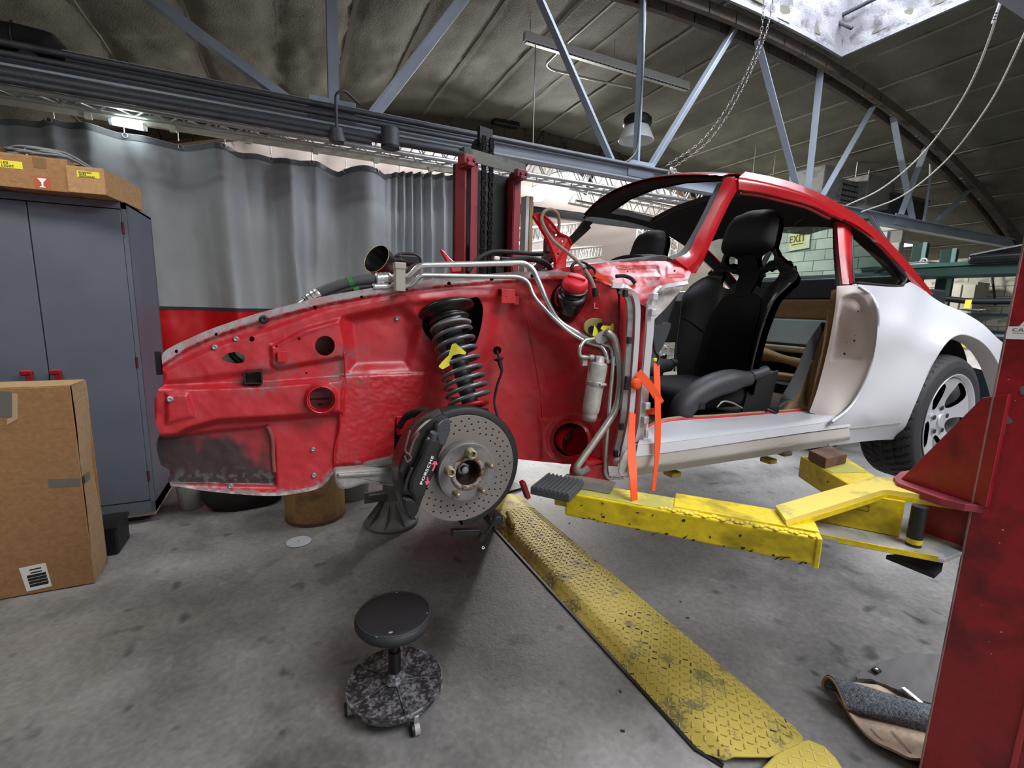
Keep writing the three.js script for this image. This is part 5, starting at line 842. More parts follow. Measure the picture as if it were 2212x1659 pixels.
// ---------------------------------------------------------------- front suspension
{
  const A = onZ(966, 676, -1.445), B = onZ(1018, 880, -1.325), ax = A.clone().sub(B).normalize(), L = A.distanceTo(B), f = frame(B, A), P = (h, a, r) => B.clone().addScaledVector(ax, h).addScaledVector(f.s, Math.cos(a) * r).addScaledVector(f.u, Math.sin(a) * r);
  const st = part(car, 'strut', [cyl(B.clone().addScaledVector(ax, -.04), B.clone().addScaledVector(ax, L * .55), .026, .026, 24)], mt.darkMetal);
  part(st, 'bump_stop', latheOn(B.clone().addScaledVector(ax, L * .52), ax, [[.024, 0], [.03, .005], [.027, .02], [.032, .03], [.027, .045], [.033, .06], [.03, .1], [.036, .14]], 28), mt.rubber);
  part(st, 'top_mount', latheOn(B.clone().addScaledVector(ax, L * .93), ax, [[.05, -.012], [.062, -.01], [.066, .0], [.05, .012], [.085, .022], [.09, .03], [.085, .04], [.04, .044], [0, .046]], 40), mt.blackGloss);
  part(st, 'upper_seat', latheOn(B.clone().addScaledVector(ax, L * .83), ax, [[.03, 0], [.062, .002], [.068, .008], [.05, .018], [.042, .04]], 36), M(0x8b8a86, .5, .3));
  const hp = []; let h = .018; for (let i = 0; i <= 300; i++) { const t = i / 300, turns = 8.4 * (t < .42 ? t * .62 / .42 * .72 : .446 + (t - .42) / .58 * .554); hp.push(P(.018 + t * L * .82, turns * Math.PI * 2 - 1, mix(.064, .06, t))); }
  part(st, 'coil_spring', sweep(hp, .0066, 10), M(0x6d6f72, .3, .55));
  part(st, 'spring_perch', latheOn(B.clone().addScaledVector(ax, .0), ax, [[.028, -.006], [.045, -.005], [.056, 0], [.056, .008], [.05, .011], [.028, .011]], 36), M(0xa3161c, .35, .3), { label: 'red anodised spring perch' });
  part(st, 'locking_ring', latheOn(B.clone().addScaledVector(ax, -.028), ax, [[.028, 0], [.048, 0], [.05, .004], [.05, .01], [.042, .014], [.028, .014]], 18), mt.black);
  part(st, 'lower_clamp', [latheOn(B.clone().addScaledVector(ax, -.07), ax, [[.026, -.03], [.034, -.02], [.034, .03], [.03, .04]], 24), rbox(.07, .05, .05, .01, B.x - .002, B.y - .075, B.z)], mt.castAlu);
  part(st, 'tape_tag', sheet([[947, 792], [955, 782], [969, 768], [976, 744], [984, 741], [1008, 762], [1004, 766], [992, 764], [978, 768], [970, 782], [972, 789], [956, 798]], [], 2, (x, y) => onZ(x, y, -1.315 - .00012 * (x - 950) - .008 * Math.sin((x - 945) * .09)), .0008), mt.yellowPaper, { label: 'crumpled yellow paper tag' });
  const cab = [onZ(1074, 757, -1.49), onZ(1078, 776, -1.45), onZ(1084, 800, -1.44), onZ(1074, 832, -1.45), onZ(1068, 868, -1.45), onZ(1076, 905, -1.4), onZ(1080, 930, -1.36)];
  part(car, 'sensor_cable', tube(cab, .0045, 8, 60), mt.rubber); part(car, 'grommet', latheOn(cab[1], cab[2].clone().sub(cab[1]), [[.005, -.006], [.016, -.004], [.016, .002], [.009, .006], [.006, .03], [.005, .04]], 20), mt.rubber);
}
{
  const O = HUB, Fz = V(0, 0, 1), zD = -1.243, N = 34, hs = [];
  for (let i = 0; i < N; i++) for (let k = 0; k < 3; k++) { const a = i / N * Math.PI * 2 + k * .075 + (i % 2) * .03, r = .1125 + k * .0155 + (i % 2) * .006; hs.push(circle(Math.cos(a) * r, Math.sin(a) * r, .0027, 8)); }
  const ring = prism(circle(0, 0, .161, 96), .009, .0008, -.009, [circle(0, 0, .086, 72), ...hs]).translate(O.x, O.y, zD);
  const d = part(car, 'brake_disc', ring, mt.disc, { label: 'cross-drilled steel brake disc' });
  part(d, 'inner_ring', latheOn(V(O.x, O.y, zD), Fz, [[.086, -.022], [.161, -.022], [.161, -.031], [.086, -.031], [.086, -.022]], 80), mt.disc);
  const vn2 = []; for (let i = 0; i < 40; i++) { const a = i / 40 * Math.PI * 2; vn2.push(box(.06, .004, .013).translate(.125, 0, 0).rotateZ(a).translate(O.x, O.y, zD - .0155)); } part(d, 'vent_vanes', vn2, mt.hatGrey);
  part(d, 'hat', latheOn(V(O.x, O.y, zD), Fz, [[.0875, -.03], [.0885, .0], [.0875, .03], [.0845, .034], [.046, .034], [.044, .03], [.044, -.02]], 72), M(0x8d8a88, .55, .35, { map: T.wear }));
  part(d, 'hat_face', latheOn(V(O.x, O.y, zD + .0345), Fz, [[.08, 0], [.08, .0008], [.05, .0008], [.05, 0]], 60), M(0x8b8886, .6, .35, { map: T.wear }));
  const hub = part(car, 'wheel_hub', latheOn(V(O.x, O.y, zD + .02), Fz, [[.05, .014], [.05, .019], [.043, .0205], [.038, .019], [.036, .0], [.034, -.025], [.018, -.03], [0, -.03]], 48), mt.rusty, { label: 'rusty hub ring' });
  part(hub, 'hub_bore', latheOn(V(O.x, O.y, zD + .02), Fz, [[.0365, .015], [.034, -.02], [.02, -.026]], 40), M(0x5b5046, .6, .2, { map: T.rust }));
  part(hub, 'axle_stub', [latheOn(V(O.x - .002, O.y + .002, zD - .01), Fz, [[.02, 0], [.02, .012], [.017, .016], [0, .016]], 6), latheOn(V(O.x - .002, O.y + .002, zD + .0), Fz, [[.0115, 0], [.0115, .018], [.009, .021], [0, .021]], 20)], M(0x9a9c9e, .35, .7));
  for (let i = 0; i < 5; i++) {
    const a = (90 + i * 72) * Math.PI / 180, x = O.x + Math.cos(a) * .065, y = O.y + Math.sin(a) * .065, s = part(hub, 'wheel_stud', latheOn(V(x, y, zD + .034), Fz, [[.01, 0], [.0095, .003], [.0072, .004], [.0078, .008], [.0072, .012], [.0078, .016], [.0072, .02], [.0078, .024], [.0072, .028], [.006, .034], [0, .034]], 14), mt.stud);
    if (i === 0 || i === 1) part(hub, 'lug_nut', latheOn(V(x, y, zD + .05), Fz, [[.009, 0], [.015, .001], [.015, .008], [.0125, .01], [.0125, .025], [.008, .026], [.008, .01], [0, .01]], 14), M(0xc9c2a2, .35, .7), { label: 'silver lug nut' });
  }
  for (const [a, r] of [[1.2, .064], [.1, .07], [-2.1, .062], [-.6, .07], [2.4, .068]]) part(hub, 'threaded_hole', latheOn(V(O.x + Math.cos(a) * r, O.y + Math.sin(a) * r, zD + .0348), Fz, [[.004, 0], [0, .0008]], 10), mt.black);
  // backing shield on the trailing side
  const sh = []; const prof = [[.163, -.004], [.178, -.004], [.183, -.012], [.183, -.048], [.176, -.05], [.1, -.05], [.1, -.046], [.17, -.044], [.17, -.01], [.163, -.01]];
  const lg = new THREE.LatheGeometry(prof.map(p => new THREE.Vector2(p[0], p[1])), 60, 0, 3.75).rotateX(Math.PI / 2);  part(car, 'dust_shield', lg.translate(O.x, O.y, zD), M(0x262728, .55, .2));
  part(car, 'steering_knuckle', [rbox(.07, .13, .08, .02, O.x, O.y + .07, -1.33), cyl(V(O.x, O.y, -1.36), V(O.x, O.y, -1.27), .055, .05, 24)], mt.castAlu);
  // caliper
  const body = outline([[957, 893, 1], [972, 903, 1], [974, 930], [964, 957], [951, 985], [946, 1012], [931, 1042], [917, 1075], [903, 1112], [890, 1122, 1], [878, 1112], [868, 1086], [862, 1052], [863, 1015], [872, 985], [888, 952], [907, 926], [932, 905]], 5);
  const cal = part(car, 'brake_caliper', [slabXY(body, -1.225, .11, .012)], mt.blackGloss, { label: 'black four-piston brake caliper' });
  const face = outline([[943, 945, 1], [955, 962], [948, 985], [944, 1010], [930, 1040], [915, 1070], [900, 1078], [888, 1068], [884, 1045], [893, 1020], [908, 990], [918, 962], [928, 946]], 5);
  part(cal, 'outer_cover', slabXY(face, -1.196, .034, .01), M(0x17181a, .38, 0, { clearcoat: .3, clearcoatRoughness: .3 }));
  part(cal, 'top_lug', slabXY(outline([[951, 914], [966, 904], [973, 912], [972, 935], [962, 962, 1], [948, 962, 1], [943, 930]], 4), -1.2, .03, .004, [circle(966, 914, 3.6, 12), outline([[955, 925], [964, 921], [966, 932], [958, 954], [946, 956], [948, 940]], 3)]), M(0x4a4d50, .35, .4));
  part(cal, 'bridge_bolt', [cyl(onZ(958, 936, -1.215), onZ(962, 922, -1.205), .0085, .0085, 14), cyl(onZ(932, 958, -1.21), onZ(938, 934, -1.20), .011, .011, 16)], M(0x5c6064, .35, .5));
  part(cal, 'lower_lug', slabXY(outline([[872, 1078], [893, 1078], [906, 1098], [902, 1112], [892, 1124], [882, 1120], [872, 1100]], 4), -1.205, .05, .008), mt.blackGloss);
  const ta = onZ(909, 1046, -1.194), tb = onZ(935, 985, -1.194), ex = tb.clone().sub(ta), mid = ta.clone().lerp(tb, .5), ey = V(-ex.y, ex.x, 0), tw = words('PORSCHE', .0105, .0008); tw.computeBoundingBox();
  part(cal, 'lettering', lay(tw.scale(ex.length() / (tw.boundingBox.max.x - tw.boundingBox.min.x), .72, 1), mid, ex, ey), mt.printWhite, { label: 'white maker name' });
  const arrow = (pts, hd) => [ribbon(spline(pts.map(p => onZ(p[0], p[1], -1.194)), 10), .0045, .0008, V(1, 0, 0)), slabXY(hd, -1.1935, .0008)];
  part(cal, 'arrow_mark', arrow([[934, 1017], [939, 1006], [940, 1000]], [[932, 1004], [938, 996], [944, 998], [945, 1005], [940, 1003]]), mt.pink, { label: 'pink painted arrow' }); part(cal, 'arrow_mark', arrow([[923, 1031], [924, 1038]], [[918, 1040], [927, 1038], [928, 1043], [921, 1048]]), mt.pink, { label: 'pink painted arrow' });
  part(cal, 'pad_sleeve', sweep(spline([onZ(951, 896, -1.25), onZ(930, 905, -1.25), onZ(905, 922, -1.27), onZ(886, 945, -1.28)], 24), .019, 14, t => 1.05 - .35 * t), M(0x2f2829, .65, 0, { map: T.wear }));
  part(cal, 'sensor_wire', [tube([[886, 930], [880, 950], [876, 975], [884, 982], [888, 990], [880, 998], [874, 985]].map(p => onZ(p[0], p[1], -1.2)), .0028, 7, 50), tube([[905, 935], [893, 955], [888, 970], [883, 985]].map(p => onZ(p[0], p[1], -1.205)), .0035, 7, 40)], M(0x6b4a44, .5));
  part(cal, 'outer_rib', [tube([[866, 1020], [872, 1000], [880, 982], [890, 965]].map(p => onZ(p[0], p[1], -1.215)), .006, 8), tube([[874, 1060], [880, 1035], [890, 1010]].map(p => onZ(p[0], p[1], -1.21)), .005, 8)], M(0x2d2a2b, .5));
  const hs2 = spline([onZ(863, 922, -1.45), onZ(876, 902, -1.42), onZ(898, 891, -1.38), onZ(925, 889, -1.33), onZ(945, 896, -1.28)], 120); part(car, 'corrugated_hose', sweep(hs2, .0105, 12, t => t < .25 ? .95 : 1 + .16 * Math.sin(t * 190)), mt.rubber);
  // arms, rods and leads below
  part(car, 'control_arm', [slabXY(outline([[722, 1022], [745, 1017, 1], [800, 1012], [868, 1005, 1], [872, 1056, 1], [830, 1050], [790, 1047], [752, 1058], [730, 1054]], 4), -1.40, .05, .01), slabXY([[730, 1024], [866, 1016], [866, 1024], [732, 1032]], -1.392, .02, .004)], M(0xb9b9b5, .55, .3, { map: T.wear }));
  part(car, 'tie_rod', [cyl(onZ(790, 1006, -1.44), onZ(880, 985, -1.36), .013, .013, 14), cyl(onZ(845, 996, -1.45), onZ(885, 992, -1.45), .02, .02, 16)], mt.castAlu); part(car, 'sway_bar', tube([onZ(720, 1012, -1.55), onZ(790, 1004, -1.52), onZ(860, 1002, -1.5), onZ(900, 1000, -1.5)], .011, 10), mt.black);
  part(car, 'sensor_lead', [tube([[1072, 1108], [1064, 1130], [1052, 1150], [1040, 1166]].map(p => onZ(p[0], p[1], -1.27)), .006, 8), cyl(onZ(1046, 1152, -1.27), onZ(1036, 1168, -1.27), .0105, .0105, 12), tube([[1056, 1142], [1056, 1160], [1050, 1174], [1045, 1181]].map(p => onZ(p[0], p[1], -1.27)), .0022, 6)], mt.rubber);
  part(car, 'ring_terminal', new THREE.TorusGeometry(.004, .0016, 8, 16).translate(...onZ(1044, 1183, -1.27).toArray()), mt.printWhite);
  part(car, 'ball_joint', [rbox(.05, .03, .06, .008, ...onZ(1065, 1118, -1.30).toArray())], mt.darkMetal); part(car, 'shield_edge', bar(onZ(975, 1150, -1.28), onZ(1035, 1148, -1.28), .02, .02, V(0, 1, 0), .003), mt.black);
  part(car, 'drop_link', [bar(onZ(1128, 1040, -1.5), onZ(1140, 1075, -1.5), .018, .03, V(0, 0, 1), .004)], mt.carRed);
}
// ---------------------------------------------------------------- hoses and lines
{
  const l1 = [[866, 597, -1.46], [884, 597, -1.45], [905, 573, -1.44], [1132, 568, -1.43], [1152, 582, -1.41], [1180, 648, -1.38], [1206, 695, -1.355], [1262, 728, -1.32], [1296, 742, -1.29], [1322, 748, -1.27], [1326, 790, -1.25]], l2 = [[868, 621, -1.45], [890, 617, -1.44], [906, 594, -1.43], [1122, 598, -1.425], [1142, 610, -1.41], [1152, 640, -1.39], [1190, 682, -1.36], [1228, 717, -1.33], [1268, 740, -1.30], [1300, 748, -1.28], [1310, 765, -1.265], [1312, 785, -1.26]];
  part(car, 'coolant_pipe', pipe(l1.map(p => onZ(...p)), .0092, .03, 14), mt.pipe); part(car, 'coolant_pipe', pipe(l2.map(p => onZ(...p)), .0072, .03, 14), mt.pipe);
  part(car, 'coolant_pipe', pipe([[1310, 716, -1.25], [1326, 728, -1.245], [1338, 775, -1.24], [1340, 825, -1.235], [1331, 885, -1.23], [1305, 925, -1.22], [1262, 985, -1.21], [1243, 1012, -1.205], [1252, 1022, -1.21], [1268, 1014, -1.23]].map(p => onZ(...p)), .0122, .06, 16), M(0xb9b6ac, .38, .6, { map: T.wear }));
  part(car, 'coolant_pipe', pipe([[1326, 770, -1.25], [1320, 835, -1.245], [1311, 937, -1.235], [1306, 1020, -1.23], [1314, 1034, -1.23], [1346, 1031, -1.22]].map(p => onZ(...p)), .0068, .025, 12), mt.pipe);
  part(car, 'coolant_pipe', pipe([[1292, 731, -1.27], [1262, 735, -1.265], [1252, 752, -1.26], [1252, 770, -1.26], [1274, 772, -1.26]].map(p => onZ(...p)), .0062, .03, 12), mt.pipe);
  const a = onZ(1293, 784, -1.262), b = onZ(1271, 917, -1.262), ax = b.clone().sub(a).normalize(), r = part(car, 'receiver_bottle', latheOn(a, ax, [[0, -.022], [.016, -.022], [.018, -.004], [.026, .0], [.0305, .006], [.0305, .062], [.029, .066], [.029, .15], [.027, .165], [.0235, .17], [.0245, .178], [.0225, .195], [0, .197]], 40), M(0xc4c3be, .5, .25, { map: T.wear }), { label: 'pale cylindrical receiver bottle' });
  part(r, 'clamp_band', latheOn(a.clone().addScaledVector(ax, .062), ax, [[.031, 0], [.032, .002], [.032, .012], [.031, .014]], 36), mt.zinc); const cs = a.clone().addScaledVector(ax, .068).add(V(.006, 0, .034)); part(r, 'clamp_screw', rbox(.026, .009, .009, .003, cs.x, cs.y, cs.z), mt.zinc);
  part(r, 'fitting', [rbox(.03, .024, .026, .004, a.x - .004, a.y + .012, a.z), latheOn(onZ(1276, 772, -1.26), V(1, 0, 0), [[.009, -.006], [.0105, 0], [.0105, .008], [.007, .012]], 6), rbox(.02, .022, .012, .002, ...onZ(1262, 783, -1.27).toArray())], mt.castAlu); part(r, 'fitting', [rbox(.05, .012, .014, .003, ...onZ(1320, 780, -1.262).toArray())], M(0x8a7a68, .5, .4));
  // flange where the lines go through
  const fz = -1.300, fl = part(car, 'pass_through_plate', slabXY(outline([[1263, 700], [1272, 690], [1290, 687], [1310, 694], [1312, 706], [1300, 724], [1280, 727], [1265, 716]], 4), fz, .005, .001), mt.gold); part(fl, 'rubber_plug', [cyl(onZ(1279, 712, fz - .002), onZ(1279, 712, fz + .008), .013, .013, 18), cyl(onZ(1296, 704, fz - .002), onZ(1296, 704, fz + .006), .011, .011, 18)], mt.black);
  part(fl, 'tape_tag', [sheet([[1280, 724], [1284, 702], [1290, 712], [1294, 724], [1284, 728]], [], 1.5, (x, y) => onZ(x, y, -1.272), .0008), sheet([[1297, 710], [1302, 703], [1318, 704], [1325, 696], [1327, 712], [1320, 717], [1306, 716]], [], 1.5, (x, y) => onZ(x, y, -1.262 - .0003 * (x - 1300)), .0008)], mt.yellowTape, { label: 'yellow tape' });
  part(car, 'line_bracket', slabXY(outline([[1286, 730], [1300, 716], [1318, 710], [1324, 722], [1310, 738], [1292, 742]], 4), -1.262, .006, .001, [circle(1303, 725, 2.5, 10)]), mt.castAlu);
  // rubber hose with crimped ends
  const hz = -1.49, H1 = spline([[660, 652], [690, 634], [730, 618], [770, 608], [818, 602]].map(p => onZ(p[0], p[1], hz)), 40); part(car, 'rubber_hose', sweep(H1, .0165, 16), M(0x3b3e40, .6)); const H2 = spline([[668, 654], [710, 640], [760, 624], [812, 618]].map(p => onZ(p[0], p[1], hz + .012)), 30); part(car, 'rubber_hose', sweep(H2, .0085, 12), mt.black);
  const crimp = (p, q, r2) => latheOn(p, q.clone().sub(p), [[r2 * .8, -.002], [r2, .0], [r2 * 1.06, .006], [r2 * .92, .011], [r2 * 1.08, .017], [r2 * .92, .023], [r2 * 1.08, .03], [r2 * .92, .036], [r2 * 1.0, .042], [r2 * .7, .046], [r2 * .62, .062]], 22);
  part(car, 'hose_crimp', crimp(onZ(690, 634, hz), onZ(655, 656, hz), .0175), mt.pipe); part(car, 'hose_crimp', crimp(onZ(812, 603, hz + .005), onZ(856, 600, hz + .005), .0185), mt.pipe); part(car, 'hose_crimp', crimp(onZ(806, 620, hz + .02), onZ(850, 619, hz + .02), .0105), mt.pipe);
  part(car, 'pipe_elbow', pipe([[662, 650], [652, 657], [646, 668]].map(p => onZ(p[0], p[1], hz)), .0095, .02), mt.pipe);
  for (const k of [24, 25.5]) { } const gp = onZ(752, 612, hz), gq = onZ(762, 609, hz); part(car, 'green_tape', [cyl(gp, gq, .0178, .0178, 20), cyl(onZ(764, 627, hz + .012), onZ(775, 623, hz + .012), .0105, .0105, 16)], mt.green, { label: 'green tape bands' });
  const cb = onZ(863, 600, -1.44); part(car, 'pipe_clamp', [rbox(.03, .075, .03, .003, cb.x, cb.y - .003, cb.z), rbox(.034, .02, .034, .003, cb.x, cb.y + .034, cb.z)], M(0xa9a79a, .45, .4));
  // brake line and cables behind the flange
  part(car, 'cable', [tube([[1010, 588, -1.7], [1030, 562, -1.72], [1060, 546, -1.74], [1110, 545, -1.76], [1160, 549, -1.78], [1200, 545, -1.8]].map(p => onZ(...p)), .009, 10, 60), tube([[1080, 572, -1.6], [1120, 560, -1.6], [1160, 562, -1.6], [1185, 575, -1.6], [1192, 590, -1.6]].map(p => onZ(...p)), .011, 10, 40), tube([[880, 590, -1.55], [890, 575, -1.56], [915, 572, -1.57]].map(p => onZ(...p)), .006, 8)], mt.rubber);
  part(car, 'wiring_plug', [rbox(.04, .025, .03, .006, ...onZ(1090, 563, -1.62).toArray()), rbox(.03, .016, .02, .004, ...onZ(1077, 560, -1.62).toArray())], mt.black); part(car, 'wiring_plug', rbox(.02, .014, .014, .004, ...onZ(1073, 558, -1.60).toArray()), mt.printWhite);
}
{ // lamp bucket with its bracket
  const c = onZ(822, 566, -1.60), ax = V(-.72, .42, .55).normalize(), h = part(car, 'headlamp_bucket', latheOn(c, ax, [[.0, -.075], [.022, -.07], [.035, -.045], [.046, -.01], [.05, .02], [.047, .02], [.043, -.008], [.03, -.04], [0, -.06]], 36), mt.blackGloss, { label: 'black round headlamp bucket' });
  part(h, 'gold_rim', (() => { const g = new THREE.TorusGeometry(.0485, .0009, 6, 40); g.applyQuaternion(new THREE.Quaternion().setFromUnitVectors(V(0, 0, 1), ax)); const q = c.clone().addScaledVector(ax, .02); return g.translate(q.x, q.y, q.z); })(), mt.gold);
  part(h, 'motor_housing', [rbox(.085, .04, .05, .012, ...onZ(880, 562, -1.64).toArray()), rbox(.03, .025, .03, .006, ...onZ(858, 566, -1.62).toArray()), cyl(onZ(840, 570, -1.62), onZ(870, 562, -1.63), .018, .015, 14)], mt.black);
  part(h, 'bracket', pipe([[868, 548], [895, 548], [908, 556], [910, 575]].map(p => onZ(p[0], p[1], -1.58)), .004, .02, 8), mt.black);
}
{ // filler neck, bonnet hinge, cable loop and latch
  const b = onZ(1228, 668, -1.37), t = onZ(1248, 592, -1.29), ax = t.clone().sub(b).normalize();
  const fn = part(car, 'filler_neck', latheOn(b, ax, [[.03, -.03], [.036, -.005], [.042, .006], [.036, .018], [.042, .03], [.037, .041], [.037, .047], [.047, .048], [.049, .053], [.049, .06], [.04, .064], [.035, .066], [.035, .08], [.045, .082], [.045, .088], [.034, .09]], 40), mt.blackGloss, { label: 'black rubber filler neck' });
  const cp = b.clone().addScaledVector(ax, .088); part(fn, 'filler_cap', latheOn(cp, ax, [[.036, 0], [.041, .002], [.042, .016], [.039, .028], [.031, .034], [0, .037]], 36), mt.cap, { label: 'red filler cap' }); const gq = cp.clone().addScaledVector(ax, .037), gx = V(.8, -.3, .5).addScaledVector(ax, -ax.dot(V(.8, -.3, .5))).normalize(); part(fn, 'cap_grip', bar(gq.clone().addScaledVector(gx, -.03), gq.clone().addScaledVector(gx, .03), .013, .012, ax, .004), mt.cap);
  part(car, 'filler_ring', (() => { const g = new THREE.TorusGeometry(.05, .005, 10, 44).scale(1, .95, 1); return g.translate(...onZ(1228, 644, wingZ(1228, 644) + .002).toArray()); })(), mt.carRed);
  const hz = -1.56, hg = [[1152, 467], [1157, 460, 1], [1168, 460, 1], [1189, 479], [1209, 504], [1225, 512], [1234, 529], [1231, 539], [1225, 553], [1222, 590, 1], [1198, 590, 1], [1199, 562], [1190, 535], [1182, 517], [1168, 492]];
  const br = part(car, 'bonnet_hinge', [sheet(outline(hg, 5), [circle(1201, 507, 3, 8), circle(1216, 522, 4.5, 8, 2.5, .8), circle(1206, 548, 2.6, 8)], 2, (x, y) => onZ(x, y, hz + .012 * Math.sin((x + y * .6) * .05)), .004)], mt.carRedGloss, { label: 'red pressed bonnet hinge bracket' });
  for (const fe of [ribbon(spline([[1152, 467], [1168, 492], [1182, 517], [1190, 535], [1199, 562], [1198, 590]].map(p => onZ(p[0], p[1], hz + .01)), 24), .02, .004, V(0, 0, 1)), ribbon(spline([[1168, 460], [1189, 479], [1209, 504], [1225, 512], [1234, 529]].map(p => onZ(p[0], p[1], hz + .01)), 24), .016, .004, V(0, 0, 1))]) part(br, 'folded_edge', fe, mt.carRedGloss);
  part(car, 'bonnet_strut', [cyl(onZ(1150, 592, -1.75), onZ(1190, 545, -1.72), .016, .016, 14), rbox(.05, .06, .03, .006, ...onZ(1188, 530, -1.72).toArray())], M(0x2a1416, .5));
  part(car, 'braided_cable', tube([[1286, 632, -1.31], [1282, 616, -1.32], [1272, 595, -1.34], [1255, 572, -1.38], [1225, 545, -1.45], [1195, 520, -1.5], [1178, 495, -1.52], [1170, 472, -1.53], [1176, 457, -1.53], [1190, 452, -1.53], [1204, 462, -1.54], [1208, 482, -1.55], [1206, 502, -1.56]].map(p => onZ(...p)), .0062, 10, 110), M(0x8d8276, .7, 0, { bumpMap: T.fine, bumpScale: .001 }));
  part(car, 'cable_end', cyl(onZ(1285, 622, -1.31), onZ(1287, 640, -1.308), .0095, .011, 14), mt.rubber);
  part(car, 'cable_guide', [(() => { const g = new THREE.TorusGeometry(.03, .0055, 8, 30).scale(1.2, .75, 1); return g.translate(...onZ(1254, 580, -1.40).toArray()); })(), pipe([[1262, 578, -1.36], [1270, 598, -1.35], [1290, 600, -1.34], [1284, 580, -1.35], [1272, 574, -1.36]].map(p => onZ(...p)), .0055, .02, 8)], mt.black);
  part(car, 'drain_hose', tube([[1330, 597, -1.30], [1348, 596, -1.29], [1364, 602, -1.275], [1372, 612, -1.265]].map(p => onZ(...p)), .0065, 10, 24), mt.rubber);
  part(car, 'latch_lever', [slabXY(outline([[952, 540], [959, 541], [972, 556], [988, 570], [998, 580], [996, 588, 1], [976, 590, 1], [972, 577], [962, 560]], 4), -1.70, .016, .004)], mt.carRedGloss);
}
